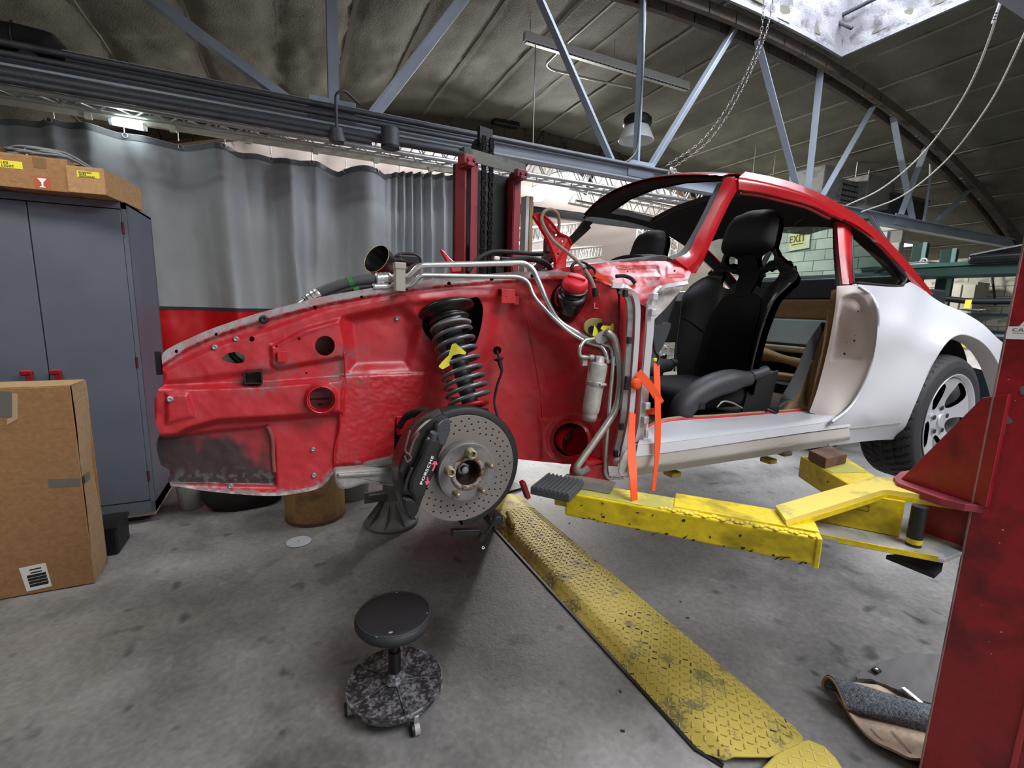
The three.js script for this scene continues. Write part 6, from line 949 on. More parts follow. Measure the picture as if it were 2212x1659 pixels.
// ---------------------------------------------------------------- cowl, hinge post, screen frame
{
  const co = outline([[1165, 590, 1], [1205, 581], [1258, 573], [1340, 565], [1440, 564, 1], [1472, 572, 1], [1493, 588, 1], [1484, 611, 1], [1425, 622], [1406, 636], [1400, 664, 1], [1374, 650], [1345, 622], [1322, 618, 1], [1238, 596, 1]], 4);
  const cf = field([[1165, 590, -1.5], [1240, 574, -1.44], [1240, 596, -1.42], [1322, 618, -1.285], [1340, 566, -1.37], [1345, 600, -1.31], [1440, 565, -1.31], [1430, 600, -1.25], [1484, 610, -1.205], [1490, 588, -1.24], [1400, 660, -1.215], [1374, 650, -1.215]]);
  const seams = [bump([[1330, 578], [1420, 576], [1425, 592], [1335, 596]], -.008, 3), bump([[1270, 585], [1325, 580], [1325, 600], [1275, 600]], .008, 4), bump([[1440, 572], [1480, 576], [1478, 596], [1440, 596]], .006, 4)];
  part(car, 'cowl_side', sheet(co, [circle(1457, 585, 2.6, 10), circle(1356, 586, 2.2, 8)], 2.5, (x, y) => onZ(x, y, cf(x, y) + seams.reduce((s, f) => s + f(x, y), 0) + (noise2(x * .06, y * .06, 97) - .5) * .006), .003, (x, y) => { const n = noise2(x * .05, y * .08, 98), k = ss(.5, .72, n) * .7; return RED.map((v, i) => mix(v, [.42, .3, .32][i], k)); }), wingMat, { colors: true });
  const top = [[1180, 586, -1.5], [1260, 572, -1.44], [1340, 564, -1.37], [1442, 563, -1.31], [1474, 571, -1.27]].map(p => onZ(...p)); part(car, 'scuttle_panel', ruled([top, top.map(p => V(p.x + .06, p.y - .012, ZM)), top.map(mirrorZ)], .003, 24, 4), mt.carRed);
  part(car, 'clip', rbox(.03, .004, .004, .001, ...onZ(1418, 597, -1.255).toArray()), mt.printWhite);
  part(car, 'hinge_post', sheet(outline([[1340, 622, 1], [1374, 648], [1402, 662, 1], [1400, 760], [1394, 900], [1384, 965, 1], [1362, 965, 1], [1345, 1000, 1], [1340, 995, 1], [1340, 700, 1]], 4), [circle(1383, 800, 5, 10)], 5, (x, y) => onZ(x, y, -1.235 - .012 * Math.sin((x - 1330) * .04)), .004), mt.carRed);
  const wp = spline([[1322, 616], [1350, 620], [1368, 634], [1375, 656], [1375, 711], [1369, 801], [1362, 892], [1352, 946], [1347, 967], [1341, 991], [1328, 998]].map(p => onZ(p[0], p[1], -1.195)), 70);
  part(car, 'wing_edge_strip', ribbon(wp, t => .006 + .011 * ss(0, .2, t), .016, V(1, 0, .3)), mt.carWhite, { label: 'white painted wing edge' });
  const gpz = spline([[1340, 628], [1354, 640], [1360, 665], [1359, 712], [1354, 801], [1346, 892], [1336, 950], [1328, 985]].map(p => onZ(p[0], p[1], -1.205)), 50); part(car, 'mounting_strip', ribbon(gpz, .018, .01, V(1, 0, .2)), M(0x9c9c9c, .5, .3, { map: T.wear }));
  for (const [x, y] of [[1351, 634], [1359, 735], [1355, 820], [1353, 835], [1342, 922], [1330, 980]]) part(car, 'clip_nut', rbox(.014, .022, .012, .002, ...onZ(x, y, -1.195).toArray()), mt.darkMetal);
  const ap = spline([[1484, 611], [1450, 617], [1424, 623], [1410, 634], [1402, 660], [1400, 710], [1396, 780], [1391, 850], [1388, 905], [1378, 955]].map(p => onZ(p[0], p[1], -1.19)), 60);
  part(car, 'door_frame_edge', ribbon(ap, t => mix(.011, .03, ss(.2, .9, t)), .012, V(1, .25, .2)), mt.carWhite);
  part(car, 'corner_plate', sheet([[1408, 638], [1430, 626], [1470, 618], [1482, 613], [1440, 664], [1412, 692], [1404, 700]], [], 4, (x, y) => onZ(x, y, -1.215), .003), mt.carWhiteDull);
  part(car, 'hinge_post_face', sheet([[1404, 640], [1416, 660], [1412, 720], [1404, 800], [1400, 880], [1400, 925], [1420, 950], [1376, 958], [1386, 900], [1392, 800], [1398, 700]], [], 4, (x, y) => onZ(x, y, -1.205), .003), mt.carWhite);
  for (const [x, y] of [[1411, 641], [1408, 675], [1395, 876], [1392, 906]]) part(car, 'door_hinge', rbox(.022, .024, .026, .004, ...onZ(x, y, -1.18).toArray()), mt.carWhite);
  // screen pillars
  const lines = [[[1440, 562, -1.33], [1466, 553, -1.335], [1490, 524, -1.365], [1519, 469, -1.42], [1537, 430, -1.46], [1553, 402, -1.49]], [[1452, 568, -1.30], [1482, 556, -1.305], [1504, 522, -1.335], [1533, 469, -1.39], [1551, 430, -1.43], [1566, 396, -1.455]], [[1476, 586, -1.265], [1500, 566, -1.275], [1517, 525, -1.31], [1547, 462, -1.375], [1566, 422, -1.415], [1578, 388, -1.44]], [[1492, 590, -1.28], [1507, 562, -1.29], [1526, 525, -1.32], [1558, 460, -1.385], [1576, 424, -1.425], [1592, 398, -1.445]]].map(l => l.map(p => onZ(...p)));
  part(car, 'screen_gasket', ruled(lines.slice(0, 2).map(l => spline(l, 30)), .012, 40, 4), mt.rubberGrey); part(car, 'screen_pillar', ruled(lines.slice(1).map(l => spline(l, 30)), .02, 40, 4), mt.carRedGloss);
  part(car, 'screen_pillar', ruled(lines.map(l => spline(l.map(mirrorZ), 30)), .05, 30, 3), mt.black);
}
// ---------------------------------------------------------------- roof
const railTop = spline([[1562, 379, -1.46], [1580, 374, -1.455], [1640, 384, -1.452], [1700, 398, -1.445], [1770, 425, -1.435], [1830, 459, -1.42], [1890, 503, -1.40], [1950, 564, -1.38], [2010, 638, -1.36]].map(p => onZ(...p)), 60), railC = new Poly(railTop);
{
  const crown = s => .068, map = off => (x, y) => { const s = clamp(x / 100), t = y / 50, p = railC.getPoint(s), z = mix(2 * ZM - p.z, p.z, (t + 1) / 2), k = 1 - t * t; return V(p.x - (1 - s) * .07 * k + .0 * k, p.y + crown(s) * k * (1 - .15 * s) - off, z); };
  const rect = [[0, -50], [100, -50], [100, 50], [0, 50]], sun = outline([[10, -40, 1], [30, -40, 1], [30, 40, 1], [10, 40, 1]], 2), rear = outline([[58, -36], [64, -40, 1], [96, -42, 1], [96, 42, 1], [64, 40, 1], [58, 36]], 3);
  part(car, 'roof_skin', sheet(rect, [sun, rear], 2, map(0), .003, null, V(0, 1, 0)), mt.carRedGloss);
  part(car, 'headliner', sheet([[1, -48], [97, -47], [97, 47], [1, 48]], [outline([[9.5, -41, 1], [31, -41, 1], [31, 41, 1], [9.5, 41, 1]], 2), rear], 2.5, map(.022), .003, null, V(0, -1, 0)), mt.headliner);
  part(car, 'sunroof_trim', [ribbon([-40, -20, 0, 20, 40].map(t => map(.012)(10, t)), .026, .006, V(0, 1, 0)), ribbon([-41, -20, 0, 20, 41].map(t => map(.012)(30, t)), .026, .006, V(0, 1, 0)), ...[-40, 40].map(t => ribbon([[10, t], [18, t], [30, t]].map(p => map(.012)(...p)), .03, .006, V(0, 1, 0)))], mt.black);
  const hd = Array.from({ length: 31 }, (_, i) => map(.014)(1.5, mix(-49, 49, i / 30))); part(car, 'header_gasket', ribbon(hd, .04, .014, V(.75, .66, 0)), mt.black);
  part(car, 'rear_window', sheet(outline([[59, -35], [64, -39, 1], [95, -41, 1], [95, 41, 1], [64, 39, 1], [59, 35]], 3), [], 5, map(.006), .004, null, V(0, 1, 0)), mt.glassTint);
  const railMid = spline([[1590, 390], [1640, 399], [1692, 412], [1750, 432], [1808, 466], [1862, 500], [1915, 548], [1968, 606], [2000, 640]].map((p, i) => onZ(p[0], p[1], mix(-1.425, -1.325, i / 8))), 60), railLow = spline([[1590, 412], [1638, 418], [1692, 430], [1750, 446], [1790, 466], [1838, 486], [1880, 516], [1920, 556], [1952, 592], [1972, 612]].map((p, i) => onZ(p[0], p[1], mix(-1.42, -1.325, i / 9))), 60);
  part(car, 'roof_rail', ruled([railTop.slice(4), railMid, railLow], .014, 60, 5), mt.carRedGloss);
  part(car, 'door_gutter', sweep(railLow.slice(2, 28).map(p => p.clone().add(V(0, -.004, -.01))), .008, 8), mt.carRed);
  part(car, 'centre_pillar', ruled([[[1808, 478, -1.40], [1812, 540, -1.36], [1820, 614, -1.31]], [[1824, 482, -1.385], [1830, 545, -1.345], [1834, 614, -1.295]], [[1838, 486, -1.395], [1840, 548, -1.355], [1842, 612, -1.305]]].map(l => spline(l.map(p => onZ(...p)), 12)), .02, 20, 3), mt.carRed);
  part(car, 'pillar_trim', ruled([[[1798, 470, -1.45], [1800, 545, -1.41], [1806, 624, -1.36]], [[1812, 478, -1.41], [1816, 545, -1.37], [1820, 622, -1.32]]].map(l => spline(l.map(p => onZ(...p)), 12)), .02, 20, 3), mt.black);
  const qw = outline([[1838, 488, 1], [1862, 500], [1900, 532], [1940, 578], [1956, 600], [1950, 614], [1935, 619], [1842, 611, 1]], 5), qf = field([[1838, 488, -1.405], [1842, 611, -1.315], [1956, 600, -1.325], [1900, 532, -1.365], [1935, 619, -1.31]]);
  part(car, 'quarter_glass', sheet(qw, [], 8, zMap((x, y) => qf(x, y) - .012), .004), mt.glassTint); const qr = qw.map(p => onZ(p[0], p[1], qf(...p))); part(car, 'quarter_gasket', sweep([...qr, qr[0]], .0085, 8), mt.black);
  part(car, 'wire_end', tube([[1738, 458, -1.5], [1735, 470, -1.5], [1722, 478, -1.49], [1716, 485, -1.48]].map(p => onZ(...p)), .004, 6), mt.rubberGrey);
}
// ---------------------------------------------------------------- rear quarter and sill
{
  const q = outline([[1840, 613, 1], [1935, 620], [1958, 612], [1974, 606, 1], [1995, 624], [2012, 640], [2040, 657], [2080, 674], [2120, 698], [2150, 726], [2190, 765], [2225, 830], [2238, 905, 1], [2190, 905, 1], [2172, 830], [2152, 777], [2126, 743], [2096, 726], [2070, 724], [2045, 741], [2020, 778], [1998, 823], [1980, 866], [1962, 908], [1944, 949, 1], [1880, 952], [1790, 964, 1], [1792, 912, 1], [1835, 880], [1864, 835], [1887, 772], [1896, 705], [1893, 662], [1877, 634]], 5);
  const qz = field([[1850, 620, -1.235], [1900, 622, -1.27], [1877, 640, -1.18], [1896, 700, -1.115], [1886, 780, -1.115], [1850, 860, -1.125], [1800, 915, -1.13], [1800, 960, -1.165], [1880, 900, -1.11], [1880, 950, -1.15], [1942, 945, -1.12], [1940, 622, -1.295], [1975, 608, -1.335], [2010, 640, -1.30], [2040, 658, -1.24], [2080, 675, -1.175], [2120, 700, -1.10], [2150, 728, -1.06], [2225, 830, -1.08], [2190, 890, -1.04], [1960, 680, -1.13], [1960, 760, -1.085], [2030, 700, -1.11], [2020, 780, -1.04], [2070, 724, -1.04], [2130, 745, -1.03], [1975, 870, -1.06], [1950, 930, -1.10]]);
  part(car, 'rear_quarter', sheet(q, [], 4, zMap(qz), .004), mt.carWhite, { label: 'white rear quarter panel' });
  part(car, 'rear_quarter', sheet(q, [], 16, (x, y) => mirrorZ(onZ(x, y, qz(x, y))), .004), mt.carWhite);
  const arch = spline([[2190, 905], [2172, 830], [2152, 777], [2126, 743], [2096, 726], [2070, 724], [2045, 741], [2020, 778], [1998, 823], [1980, 866], [1962, 908], [1944, 949]].map(p => onZ(p[0], p[1], qz(...p))), 60); part(car, 'arch_return', ruled([arch, arch.map(p => p.clone().add(V((2.80 - p.x) * .06, (.87 - p.y) * .05, -.06)))], .003, 60, 2), M(0xb4b0ac, .6));
  part(car, 'wheel_arch_liner', shell(30, 4, (u, v) => { const a = mix(-.15, Math.PI + .1, u); return V(2.80 + Math.cos(a) * .37, .92 + Math.sin(a) * .37, mix(-1.14, -1.5, v)); }, .004), mt.blackMatte);
  part(car, 'trim_line', ribbon(spline([[1790, 928], [1850, 924], [1900, 918], [1948, 912]].map(p => onZ(p[0], p[1], qz(...p) + .002)), 20), .004, .003, V(0, 1, 0)), M(0x9b9893, .6));
  // jamb
  const jb = outline([[1808, 618, 1], [1850, 617], [1874, 634], [1890, 662], [1892, 705], [1883, 770], [1861, 832], [1832, 876], [1795, 906, 1], [1748, 890, 1], [1766, 840], [1790, 745], [1804, 665]], 5), dish = outline([[1824, 642], [1852, 640], [1870, 662], [1871, 715], [1858, 776, 1], [1798, 776, 1], [1808, 720], [1815, 660]], 4), jf = field([[1808, 618, -1.27], [1850, 617, -1.24], [1890, 662, -1.13], [1892, 705, -1.125], [1883, 770, -1.125], [1861, 832, -1.13], [1832, 876, -1.14], [1795, 906, -1.155], [1748, 890, -1.25], [1766, 840, -1.27], [1790, 745, -1.285], [1804, 665, -1.28], [1845, 700, -1.215], [1830, 800, -1.2], [1800, 860, -1.2]]);
  const dz = bump(dish, -.012, 4), bulge = (x, y) => .016 * Math.exp(-((x - 1846) ** 2 + (y - 672) ** 2) / 520);
  part(car, 'door_jamb', sheet(jb, [circle(1853, 673, 2.6, 8), circle(1845, 736, 3.4, 10), circle(1824, 764, 3.2, 10), circle(1848, 725, 2.2, 8), circle(1829, 739, 1.4, 6), circle(1839, 764, 1.4, 6)], 3, zMap((x, y) => jf(x, y) + dz(x, y) + bulge(x, y)), .003), mt.primer, { label: 'bare primed door jamb' });
  part(car, 'jamb_rim', sweep(spline([[1855, 619], [1879, 636], [1894, 664], [1896, 706], [1887, 772], [1865, 834], [1836, 880], [1796, 912]].map(p => onZ(p[0], p[1], -1.118 - .1 * ss(660, 618, p[1]))), 50), .0075, 8), mt.carWhite);
  part(car, 'jamb_trim', ruled([[[1796, 628, -1.31], [1782, 720, -1.31], [1762, 820, -1.30], [1742, 888, -1.28]], [[1812, 622, -1.285], [1800, 700, -1.295], [1778, 812, -1.285], [1752, 892, -1.26]]].map(l => spline(l.map(p => onZ(...p)), 14)), .012, 24, 2), mt.tan, { label: 'tan edge trim' });
  // sill, in steps
  const L0 = [[1398, 922, -1.34], [1430, 906, -1.34], [1560, 896, -1.34], [1700, 886, -1.34], [1765, 880, -1.33]], L1 = [[1395, 928, -1.32], [1430, 913, -1.32], [1560, 902, -1.32], [1700, 891, -1.32], [1780, 884, -1.31]], L2 = [[1380, 954, -1.165], [1430, 950, -1.165], [1560, 935, -1.165], [1700, 918, -1.165], [1838, 892, -1.15]], L2b = [[1377, 962, -1.145], [1430, 958, -1.145], [1560, 942, -1.145], [1700, 925, -1.145], [1835, 905, -1.14]], L3 = [[1372, 986, -1.135], [1430, 978, -1.135], [1560, 960, -1.135], [1700, 940, -1.135], [1835, 922, -1.13]], L4 = [[1356, 1012, -1.145], [1420, 1004, -1.145], [1560, 984, -1.145], [1700, 962, -1.145], [1835, 944, -1.14]], L5 = [[1350, 1030, -1.19], [1420, 1019, -1.19], [1560, 998, -1.19], [1700, 976, -1.19], [1835, 954, -1.18]];
  const G = l => spline(l.map(p => onZ(...p)), 24);
  part(car, 'sill_tread', ruled([G(L1), G(L2), G(L2b)], .003, 50, 6), mt.carWhite); part(car, 'sill_cover', ruled([G(L2b), G(L3)], .003, 50, 4), mt.carWhite); part(car, 'sill_skirt', ruled([G(L3).map(p => p.clone().add(V(0, -.004, -.004))), G(L4), G(L5)], .003, 50, 5), M(0xd6d3cc, .5, 0, { map: T.soft }));
  part(car, 'sill_seal', ruled([G(L0), G(L1)], .004, 50, 2), mt.tanLight); part(car, 'sill_edge', sweep(G(L1.map(p => [p[0], p[1] - 1, p[2] + .004])), .006, 8), mt.carRed, { label: 'red painted sill edge' });
  part(car, 'sill_cover', ruled([G(L1), G(L3), G(L5)].map(l => l.map(mirrorZ)), .003, 20, 3), mt.carWhite);
  part(car, 'sill_end_cap', sheet(outline([[1340, 1000], [1352, 975], [1370, 960, 1], [1382, 958, 1], [1374, 990], [1352, 1030, 1], [1338, 1024]], 4), [], 4, zMap(() => -1.16), .004), M(0xd8c7bb, .6, 0, { map: T.dust }));
  part(car, 'fixing_tab', [rbox(.012, .03, .01, .003, ...onZ(1396, 936, -1.16).toArray())], mt.carWhiteDull);
  for (const [x, y] of [[1452, 1018], [1660, 990]]) part(car, 'jacking_tab', rbox(.045, .02, .05, .004, ...onZ(x, y + 4, -1.26).toArray()), mt.yellowDark);
  part(car, 'underbody_clip', [rbox(.05, .018, .05, .006, ...onZ(1692, 978, -1.2).toArray())], M(0x8a8068, .6, 0, { map: T.wear }));
  part(car, 'floor_pan', box(1.9, .012, 1.3, 1.95, .85, ZM), mt.blackMatte); part(car, 'rear_underbody', box(.5, .1, .7, 2.85, .9, ZM), mt.blackMatte);
  part(car, 'sill_slot', rbox(.016, .003, .004, .001, ...onZ(1748, 890, -1.25).toArray()), mt.black);
}
{ // rear wheel
  const C = V(2.81, .872, -1.06), Fz = V(0, 0, 1), w = part(car, 'rear_wheel', (() => {
    const prof = [[.222, -.008], [.235, .0], [.262, .006], [.292, -.002], [.306, -.018], [.313, -.035], [.3165, -.06], [.318, -.12], [.3165, -.18], [.313, -.205], [.3, -.225], [.26, -.238], [.225, -.232]], nu = 300, nv = 64, P = new Poly(prof.map(p => V(p[0], p[1], 0)));
    return surf(nu, nv, (u, v) => { const p = P.getPoint(v), a = u * Math.PI * 2; let r = p.x; const z = p.y; if (r > .3) { const g = ss(.3, .308, r); for (const gz of [-.075, -.12, -.165]) r -= .006 * g * ss(.0065, .004, Math.abs(z - gz)); const side = z > -.07 ? 1 : z < -.17 ? -1 : 0, ph = u * 46 + z * 13 * (z > -.12 ? 1 : -1); const k = Math.abs((ph % 1 + 1) % 1 - .5) * 2; if (Math.abs(z + .12) > .012) r -= .008 * g * ss(.8, .9, k); } return V(C.x + Math.cos(a) * r, C.y + Math.sin(a) * r, C.z + z); });
  })(), mt.tyre, { label: 'black low-profile tyre' });
  const ops = []; for (let i = 0; i < 5; i++) { const a = (i * 72 + 126) * Math.PI / 180, o = outline([[.075, 0], [.098, .035], [.15, .056], [.19, .052], [.202, 0], [.19, -.052], [.15, -.056], [.098, -.035]], 4).map(([x, y]) => [Math.cos(a) * x - Math.sin(a) * y, Math.sin(a) * x + Math.cos(a) * y]); ops.push(o); }
  const rim = part(w, 'rim', latheOn(C, Fz, [[.205, -.2], [.21, -.19], [.2, -.15], [.2, -.06], [.214, -.02], [.226, -.004], [.231, .002], [.228, .006], [.222, .002], [.21, -.016], [.205, -.03]], 72), mt.wheel, { label: 'silver five-spoke wheel' });
  part(w, 'spokes', sheet(circle(0, 0, .209, 80), ops, .006, (x, y) => { const r = Math.hypot(x, y); return V(C.x + x, C.y + y, C.z - .012 - .03 * ss(.2, .06, r) + .012 * ss(.07, .02, r)); }, .022, null, Fz), mt.wheel); part(w, 'centre_cap', latheOn(V(C.x, C.y, C.z - .034), Fz, [[.034, 0], [.034, .006], [.028, .01], [0, .012]], 28), mt.wheel);
  for (let i = 0; i < 5; i++) { const a = (i * 72 + 90) * Math.PI / 180; part(w, 'lug_recess', latheOn(V(C.x + Math.cos(a) * .062, C.y + Math.sin(a) * .062, C.z - .034), Fz, [[.012, 0], [.011, .004], [0, .003]], 14), mt.darkMetal); }
  part(w, 'brake_disc', latheOn(V(C.x, C.y, C.z - .1), Fz, [[.15, 0], [.15, -.02], [0, -.02]], 40), M(0x4a4a4a, .6, .4)); part(car, 'rear_axle', cyl(V(C.x, C.y, C.z - .3), V(C.x, C.y, C.z - .1), .06, .06, 20), mt.blackMatte);
  const z = -1.35; part(car, 'arch_wrapping', sheet(outline([[2040, 760], [2060, 735], [2100, 730], [2140, 760], [2150, 800], [2090, 790]], 4), [], 5, (x, y) => onZ(x, y, z + (noise2(x * .1, y * .1, 12) - .5) * .03), .002), M(0xd9d6cc, .5)); part(car, 'arch_tape', sheet([[2062, 734], [2096, 728], [2128, 740], [2100, 752], [2072, 748]], [], 5, (x, y) => onZ(x, y, z + .02), .002), mt.yellowTape); part(car, 'wiring_loom', sheet([[2058, 768], [2068, 738], [2074, 742], [2066, 772]], [], 3, (x, y) => onZ(x, y, z + .03), .006), M(0x2c3f8a, .5));
}
// ---------------------------------------------------------------- cabin
{
  const xr = 2.98, band = (y0, y1, mat, name, d = .05, x = xr) => { const a = onX(1760, y0, x).y, b = onX(1760, y1, x).y; return part(car, name, rbox(d, a - b, 1.06, Math.min(.012, (a - b) * .4), x + d / 2, (a + b) / 2, ZM), mat); };
  band(602, 646, mt.leatherGrey, 'parcel_shelf', .09); band(646, 690, mt.tan, 'rear_seat_trim'); band(690, 747, mt.blueWhite, 'bulkhead_sheet', .03); band(747, 753, mt.black, 'bulkhead_seam', .06); band(753, 766, mt.beige, 'rear_ledge', .08, 2.93); band(766, 850, mt.blackMatte, 'rear_footwell', .02, 3.0); band(818, 836, mt.tan, 'seat_roll', .1, 2.72);
  const a = onX(1735, 780, 2.85); part(car, 'seat_roll', sweep(spline([V(2.84, a.y + .02, -2.3), V(2.82, a.y + .015, -2.05), V(2.83, a.y - .01, -1.85), V(2.86, a.y - .04, -1.72)], 24), .05, 14, t => .8 + .3 * Math.sin(t * 7)), mt.tan);
  part(car, 'cabin_carpet', box(1.7, .02, 1.2, 2.05, .885, ZM), M(0x4d3b2c, .95)); part(car, 'rear_side_carpet', sheet(outline([[1700, 880], [1740, 820], [1768, 765], [1776, 800], [1765, 850], [1742, 892], [1690, 898]], 4), [], 5, (x, y) => onZ(x, y, -1.36), .01), mt.tanLight);
  part(car, 'side_trim', sheet(outline([[1765, 762], [1785, 712], [1796, 700], [1775, 800], [1755, 870], [1745, 880], [1752, 820]], 4), [], 4, (x, y) => onZ(x, y, -1.34), .01), mt.tan);
  part(car, 'door', [rbox(1.25, .42, .05, .02, 1.75, 1.22, -2.66)], mt.black); part(car, 'side_panel', box(.9, .3, .04, 2.7, 1.28, -2.62), mt.black);
  const d0 = [[1.26, 1.53], [1.34, 1.572], [1.43, 1.58], [1.5, 1.55], [1.515, 1.5], [1.49, 1.38], [1.4, 1.2], [1.22, 1.15], [1.2, 1.4]]; part(car, 'dashboard', prism(outline(d0, 4), 1.0, .02, -2.52), M(0x24262a, .6));
  part(car, 'binnacle_hood', shell(20, 10, (u, v) => { const a = mix(0, Math.PI, u); return V(1.43 + v * .1, 1.555 + Math.sin(a) * (.05 + .01 * v), -1.8 - Math.cos(a) * .17); }, .012), mt.black);
  part(car, 'firewall', box(.02, .6, 1.2, 1.18, 1.15, ZM), mt.blackMatte);
  part(car, 'dash_end', sheet(outline([[1408, 712], [1428, 700, 1], [1448, 697], [1446, 716], [1430, 752], [1416, 772], [1406, 770]], 4), [], 3, (x, y) => onZ(x, y, -1.30 - .002 * (x - 1408)), .02), M(0x3a3c3f, .6)); part(car, 'kick_panel', sheet([[1408, 700], [1425, 665], [1432, 700], [1412, 712]], [], 4, (x, y) => onZ(x, y, -1.34), .01), M(0x2b2c2e, .6));
  part(car, 'steering_column', cyl(V(1.35, 1.28, -1.62), V(1.5, 1.33, -1.62), .03, .028, 16), mt.black); part(car, 'steering_hub', latheOn(V(1.5, 1.33, -1.62), V(.95, .3, 0), [[.03, 0], [.035, .01], [.03, .02], [0, .022]], 20), mt.black);
  part(car, 'handbrake_lead', tube([[1548, 880, -1.4], [1560, 868, -1.4], [1580, 870, -1.4], [1610, 885, -1.4], [1640, 890, -1.4]].map(p => onZ(...p)), .005, 8), mt.zinc);
  part(car, 'seat_belt', ribbon(spline([[1785, 702, -1.36], [1752, 752, -1.36], [1728, 812, -1.35], [1700, 862, -1.335], [1665, 890, -1.32], [1652, 908, -1.34]].map(p => onZ(...p)), 40), .052, .003, V(1, .55, .2)), M(0x474a4c, .85, 0, { bumpMap: T.fine, bumpScale: .0006 }), { label: 'dark grey seat belt' });
  part(car, 'belt_guide', rbox(.05, .03, .03, .01, ...onZ(1784, 703, -1.36).toArray()), mt.black);
}
// ---------------------------------------------------------------- bucket seats
function bucketSeat(label, zc) {
  const t = thing('bucket_seat', label, 'car seat', [0, 0, 0], null), half = [[0, .205], [.12, .225], [.26, .235], [.38, .255], [.46, .278], [.52, .285], [.555, .268], [.58, .235], [.605, .195], [.635, .158], [.67, .14], [.72, .142], [.78, .136], [.82, .118], [.845, .085], [.855, .04]];
  const out = [...half.map(p => [p[1] * 100, p[0] * 100]), ...half.slice().reverse().map(p => [-p[1] * 100, p[0] * 100])];
  const hw = h => { for (let i = 1; i < half.length; i++) if (h <= half[i][0]) return mix(half[i - 1][1], half[i][1], (h - half[i - 1][0]) / (half[i][0] - half[i - 1][0])); return .04; };
  const base = h => V(1.90 + .19 * h + .05 * h * h, .985 + .97 * h, zc), fw = V(-.975, .2, 0);
  const pos = (x, y, off = 0) => { const h = y / 100, a = x / 100, w = hw(clamp(h, 0, .855)), k = Math.abs(a) / .27; let f = h < .6 ? .115 * ss(.4, 1, k) * (1 - ss(.4, .64, h)) + .02 * Math.sin(h * 6) : 0; f += .05 * ss(.58, .7, h) - .05 * k * k * ss(.6, .7, h); if (h > .58) f += .02; return base(h).addScaledVector(fw, f + off).add(V(0, 0, a)); };
  const slot = s => [outline([[s * 5.2, 56.8, 1], [s * 14.6, 59.6, 1], [s * 15.6, 55.5], [s * 13, 51.2], [s * 8, 50.4], [s * 5.6, 52.4]], 3), outline([[s * 5.2, 63.4, 1], [s * 11.2, 67.2, 1], [s * 13.6, 62.6], [s * 5.4, 59.0, 1]], 3)];
  part(t, 'seat_shell', sheet(out, [...slot(1), ...slot(-1)], 1.3, (x, y) => pos(x, y, 0), .03, null, V(-1, 0, 0)), mt.leather);
  part(t, 'centre_insert', sheet(outline([[-13, 2], [13, 2], [14, 20], [13, 38], [8, 47], [-8, 47], [-13, 38], [-14, 20]], 5), [], 1.6, (x, y) => pos(x, y, .006), .01, null, V(-1, 0, 0)), mt.fabricBlack);
  part(t, 'neck_panel', sheet(outline([[-4.6, 48], [4.6, 48], [4.4, 66], [-4.4, 66]], 3), [], 1.5, (x, y) => pos(x, y, .008), .012, null, V(-1, 0, 0)), mt.fabricBlack);
  part(t, 'headrest', sheet(outline([[-13.6, 67], [-14, 72], [-13, 80], [-9.5, 84.6], [0, 86], [9.5, 84.6], [13, 80], [14, 72], [13.6, 67], [7, 64.6], [0, 65.2], [-7, 64.6]], 5), [], 1.2, (x, y) => { const e = clamp(sdPoly([[-13.6, 67], [-14, 72], [-13, 80], [-9.5, 84.6], [0, 86], [9.5, 84.6], [13, 80], [14, 72], [13.6, 67], [7, 64.6], [0, 65.2], [-7, 64.6]], x, y) / 5); return pos(x, y, .012 + .045 * Math.sqrt(e * (2 - e))); }, .045, null, V(-1, 0, 0)), M(0x101113, .75));
  for (const s of [-1, 1]) part(t, 'seam', tube([[s * 25, 33], [s * 20, 31], [s * 14.5, 27]].map(p => pos(p[0], p[1], .004)), .0028, 6), mt.blackMatte);
  for (const s of [-1, 1]) part(t, 'bolster_piping', tube([[s * 22, 4], [s * 23, 16], [s * 24, 30], [s * 25.5, 40], [s * 27.5, 50]].map(p => pos(p[0], p[1], .003)), .0045, 7, 40), mt.leatherGrey);
  for (const s of [-1, 1]) { const z = zc + s * .235; const th = part(t, 'thigh_bolster', sweep(spline([V(1.79, 1.075, z), V(1.68, 1.07, z), V(1.55, 1.045, z), V(1.455, 1.0, z), V(1.415, .955, z), V(1.43, .915, z)], 40), .045, 16, u => .72 + .42 * ss(0, .3, u) - .1 * ss(.8, 1, u)), mt.leatherGrey); part(th, 'badge', rbox(.03, .03, .004, .002, 1.475, .985, z + s * .05), mt.black); part(t, 'recline_pad', sweep(spline([V(1.80, 1.085, z), V(1.85, 1.095, z), V(1.9, 1.105, z)], 10), .024, 12), mt.leatherGrey); }
  part(t, 'seat_cushion', rbox(.46, .1, .4, .04, 1.66, .985, zc), mt.fabricBlack); for (const z of [zc + .2, zc - .212]) part(t, 'side_plate', prism([[1.8, .89], [1.98, .89], [2.02, 1.1], [1.84, 1.06]], .012, .002, z), M(0x141516, .6));
  part(t, 'seat_rail', [rbox(.5, .03, .03, .005, 1.68, .905, zc + .2), rbox(.5, .03, .03, .005, 1.68, .905, zc - .2)], mt.black); return t;
}
bucketSeat('black bucket seat with belt slots beside the open door frame', -1.605); bucketSeat('black bucket seat beyond the other seat, behind the screen pillar', -2.31);
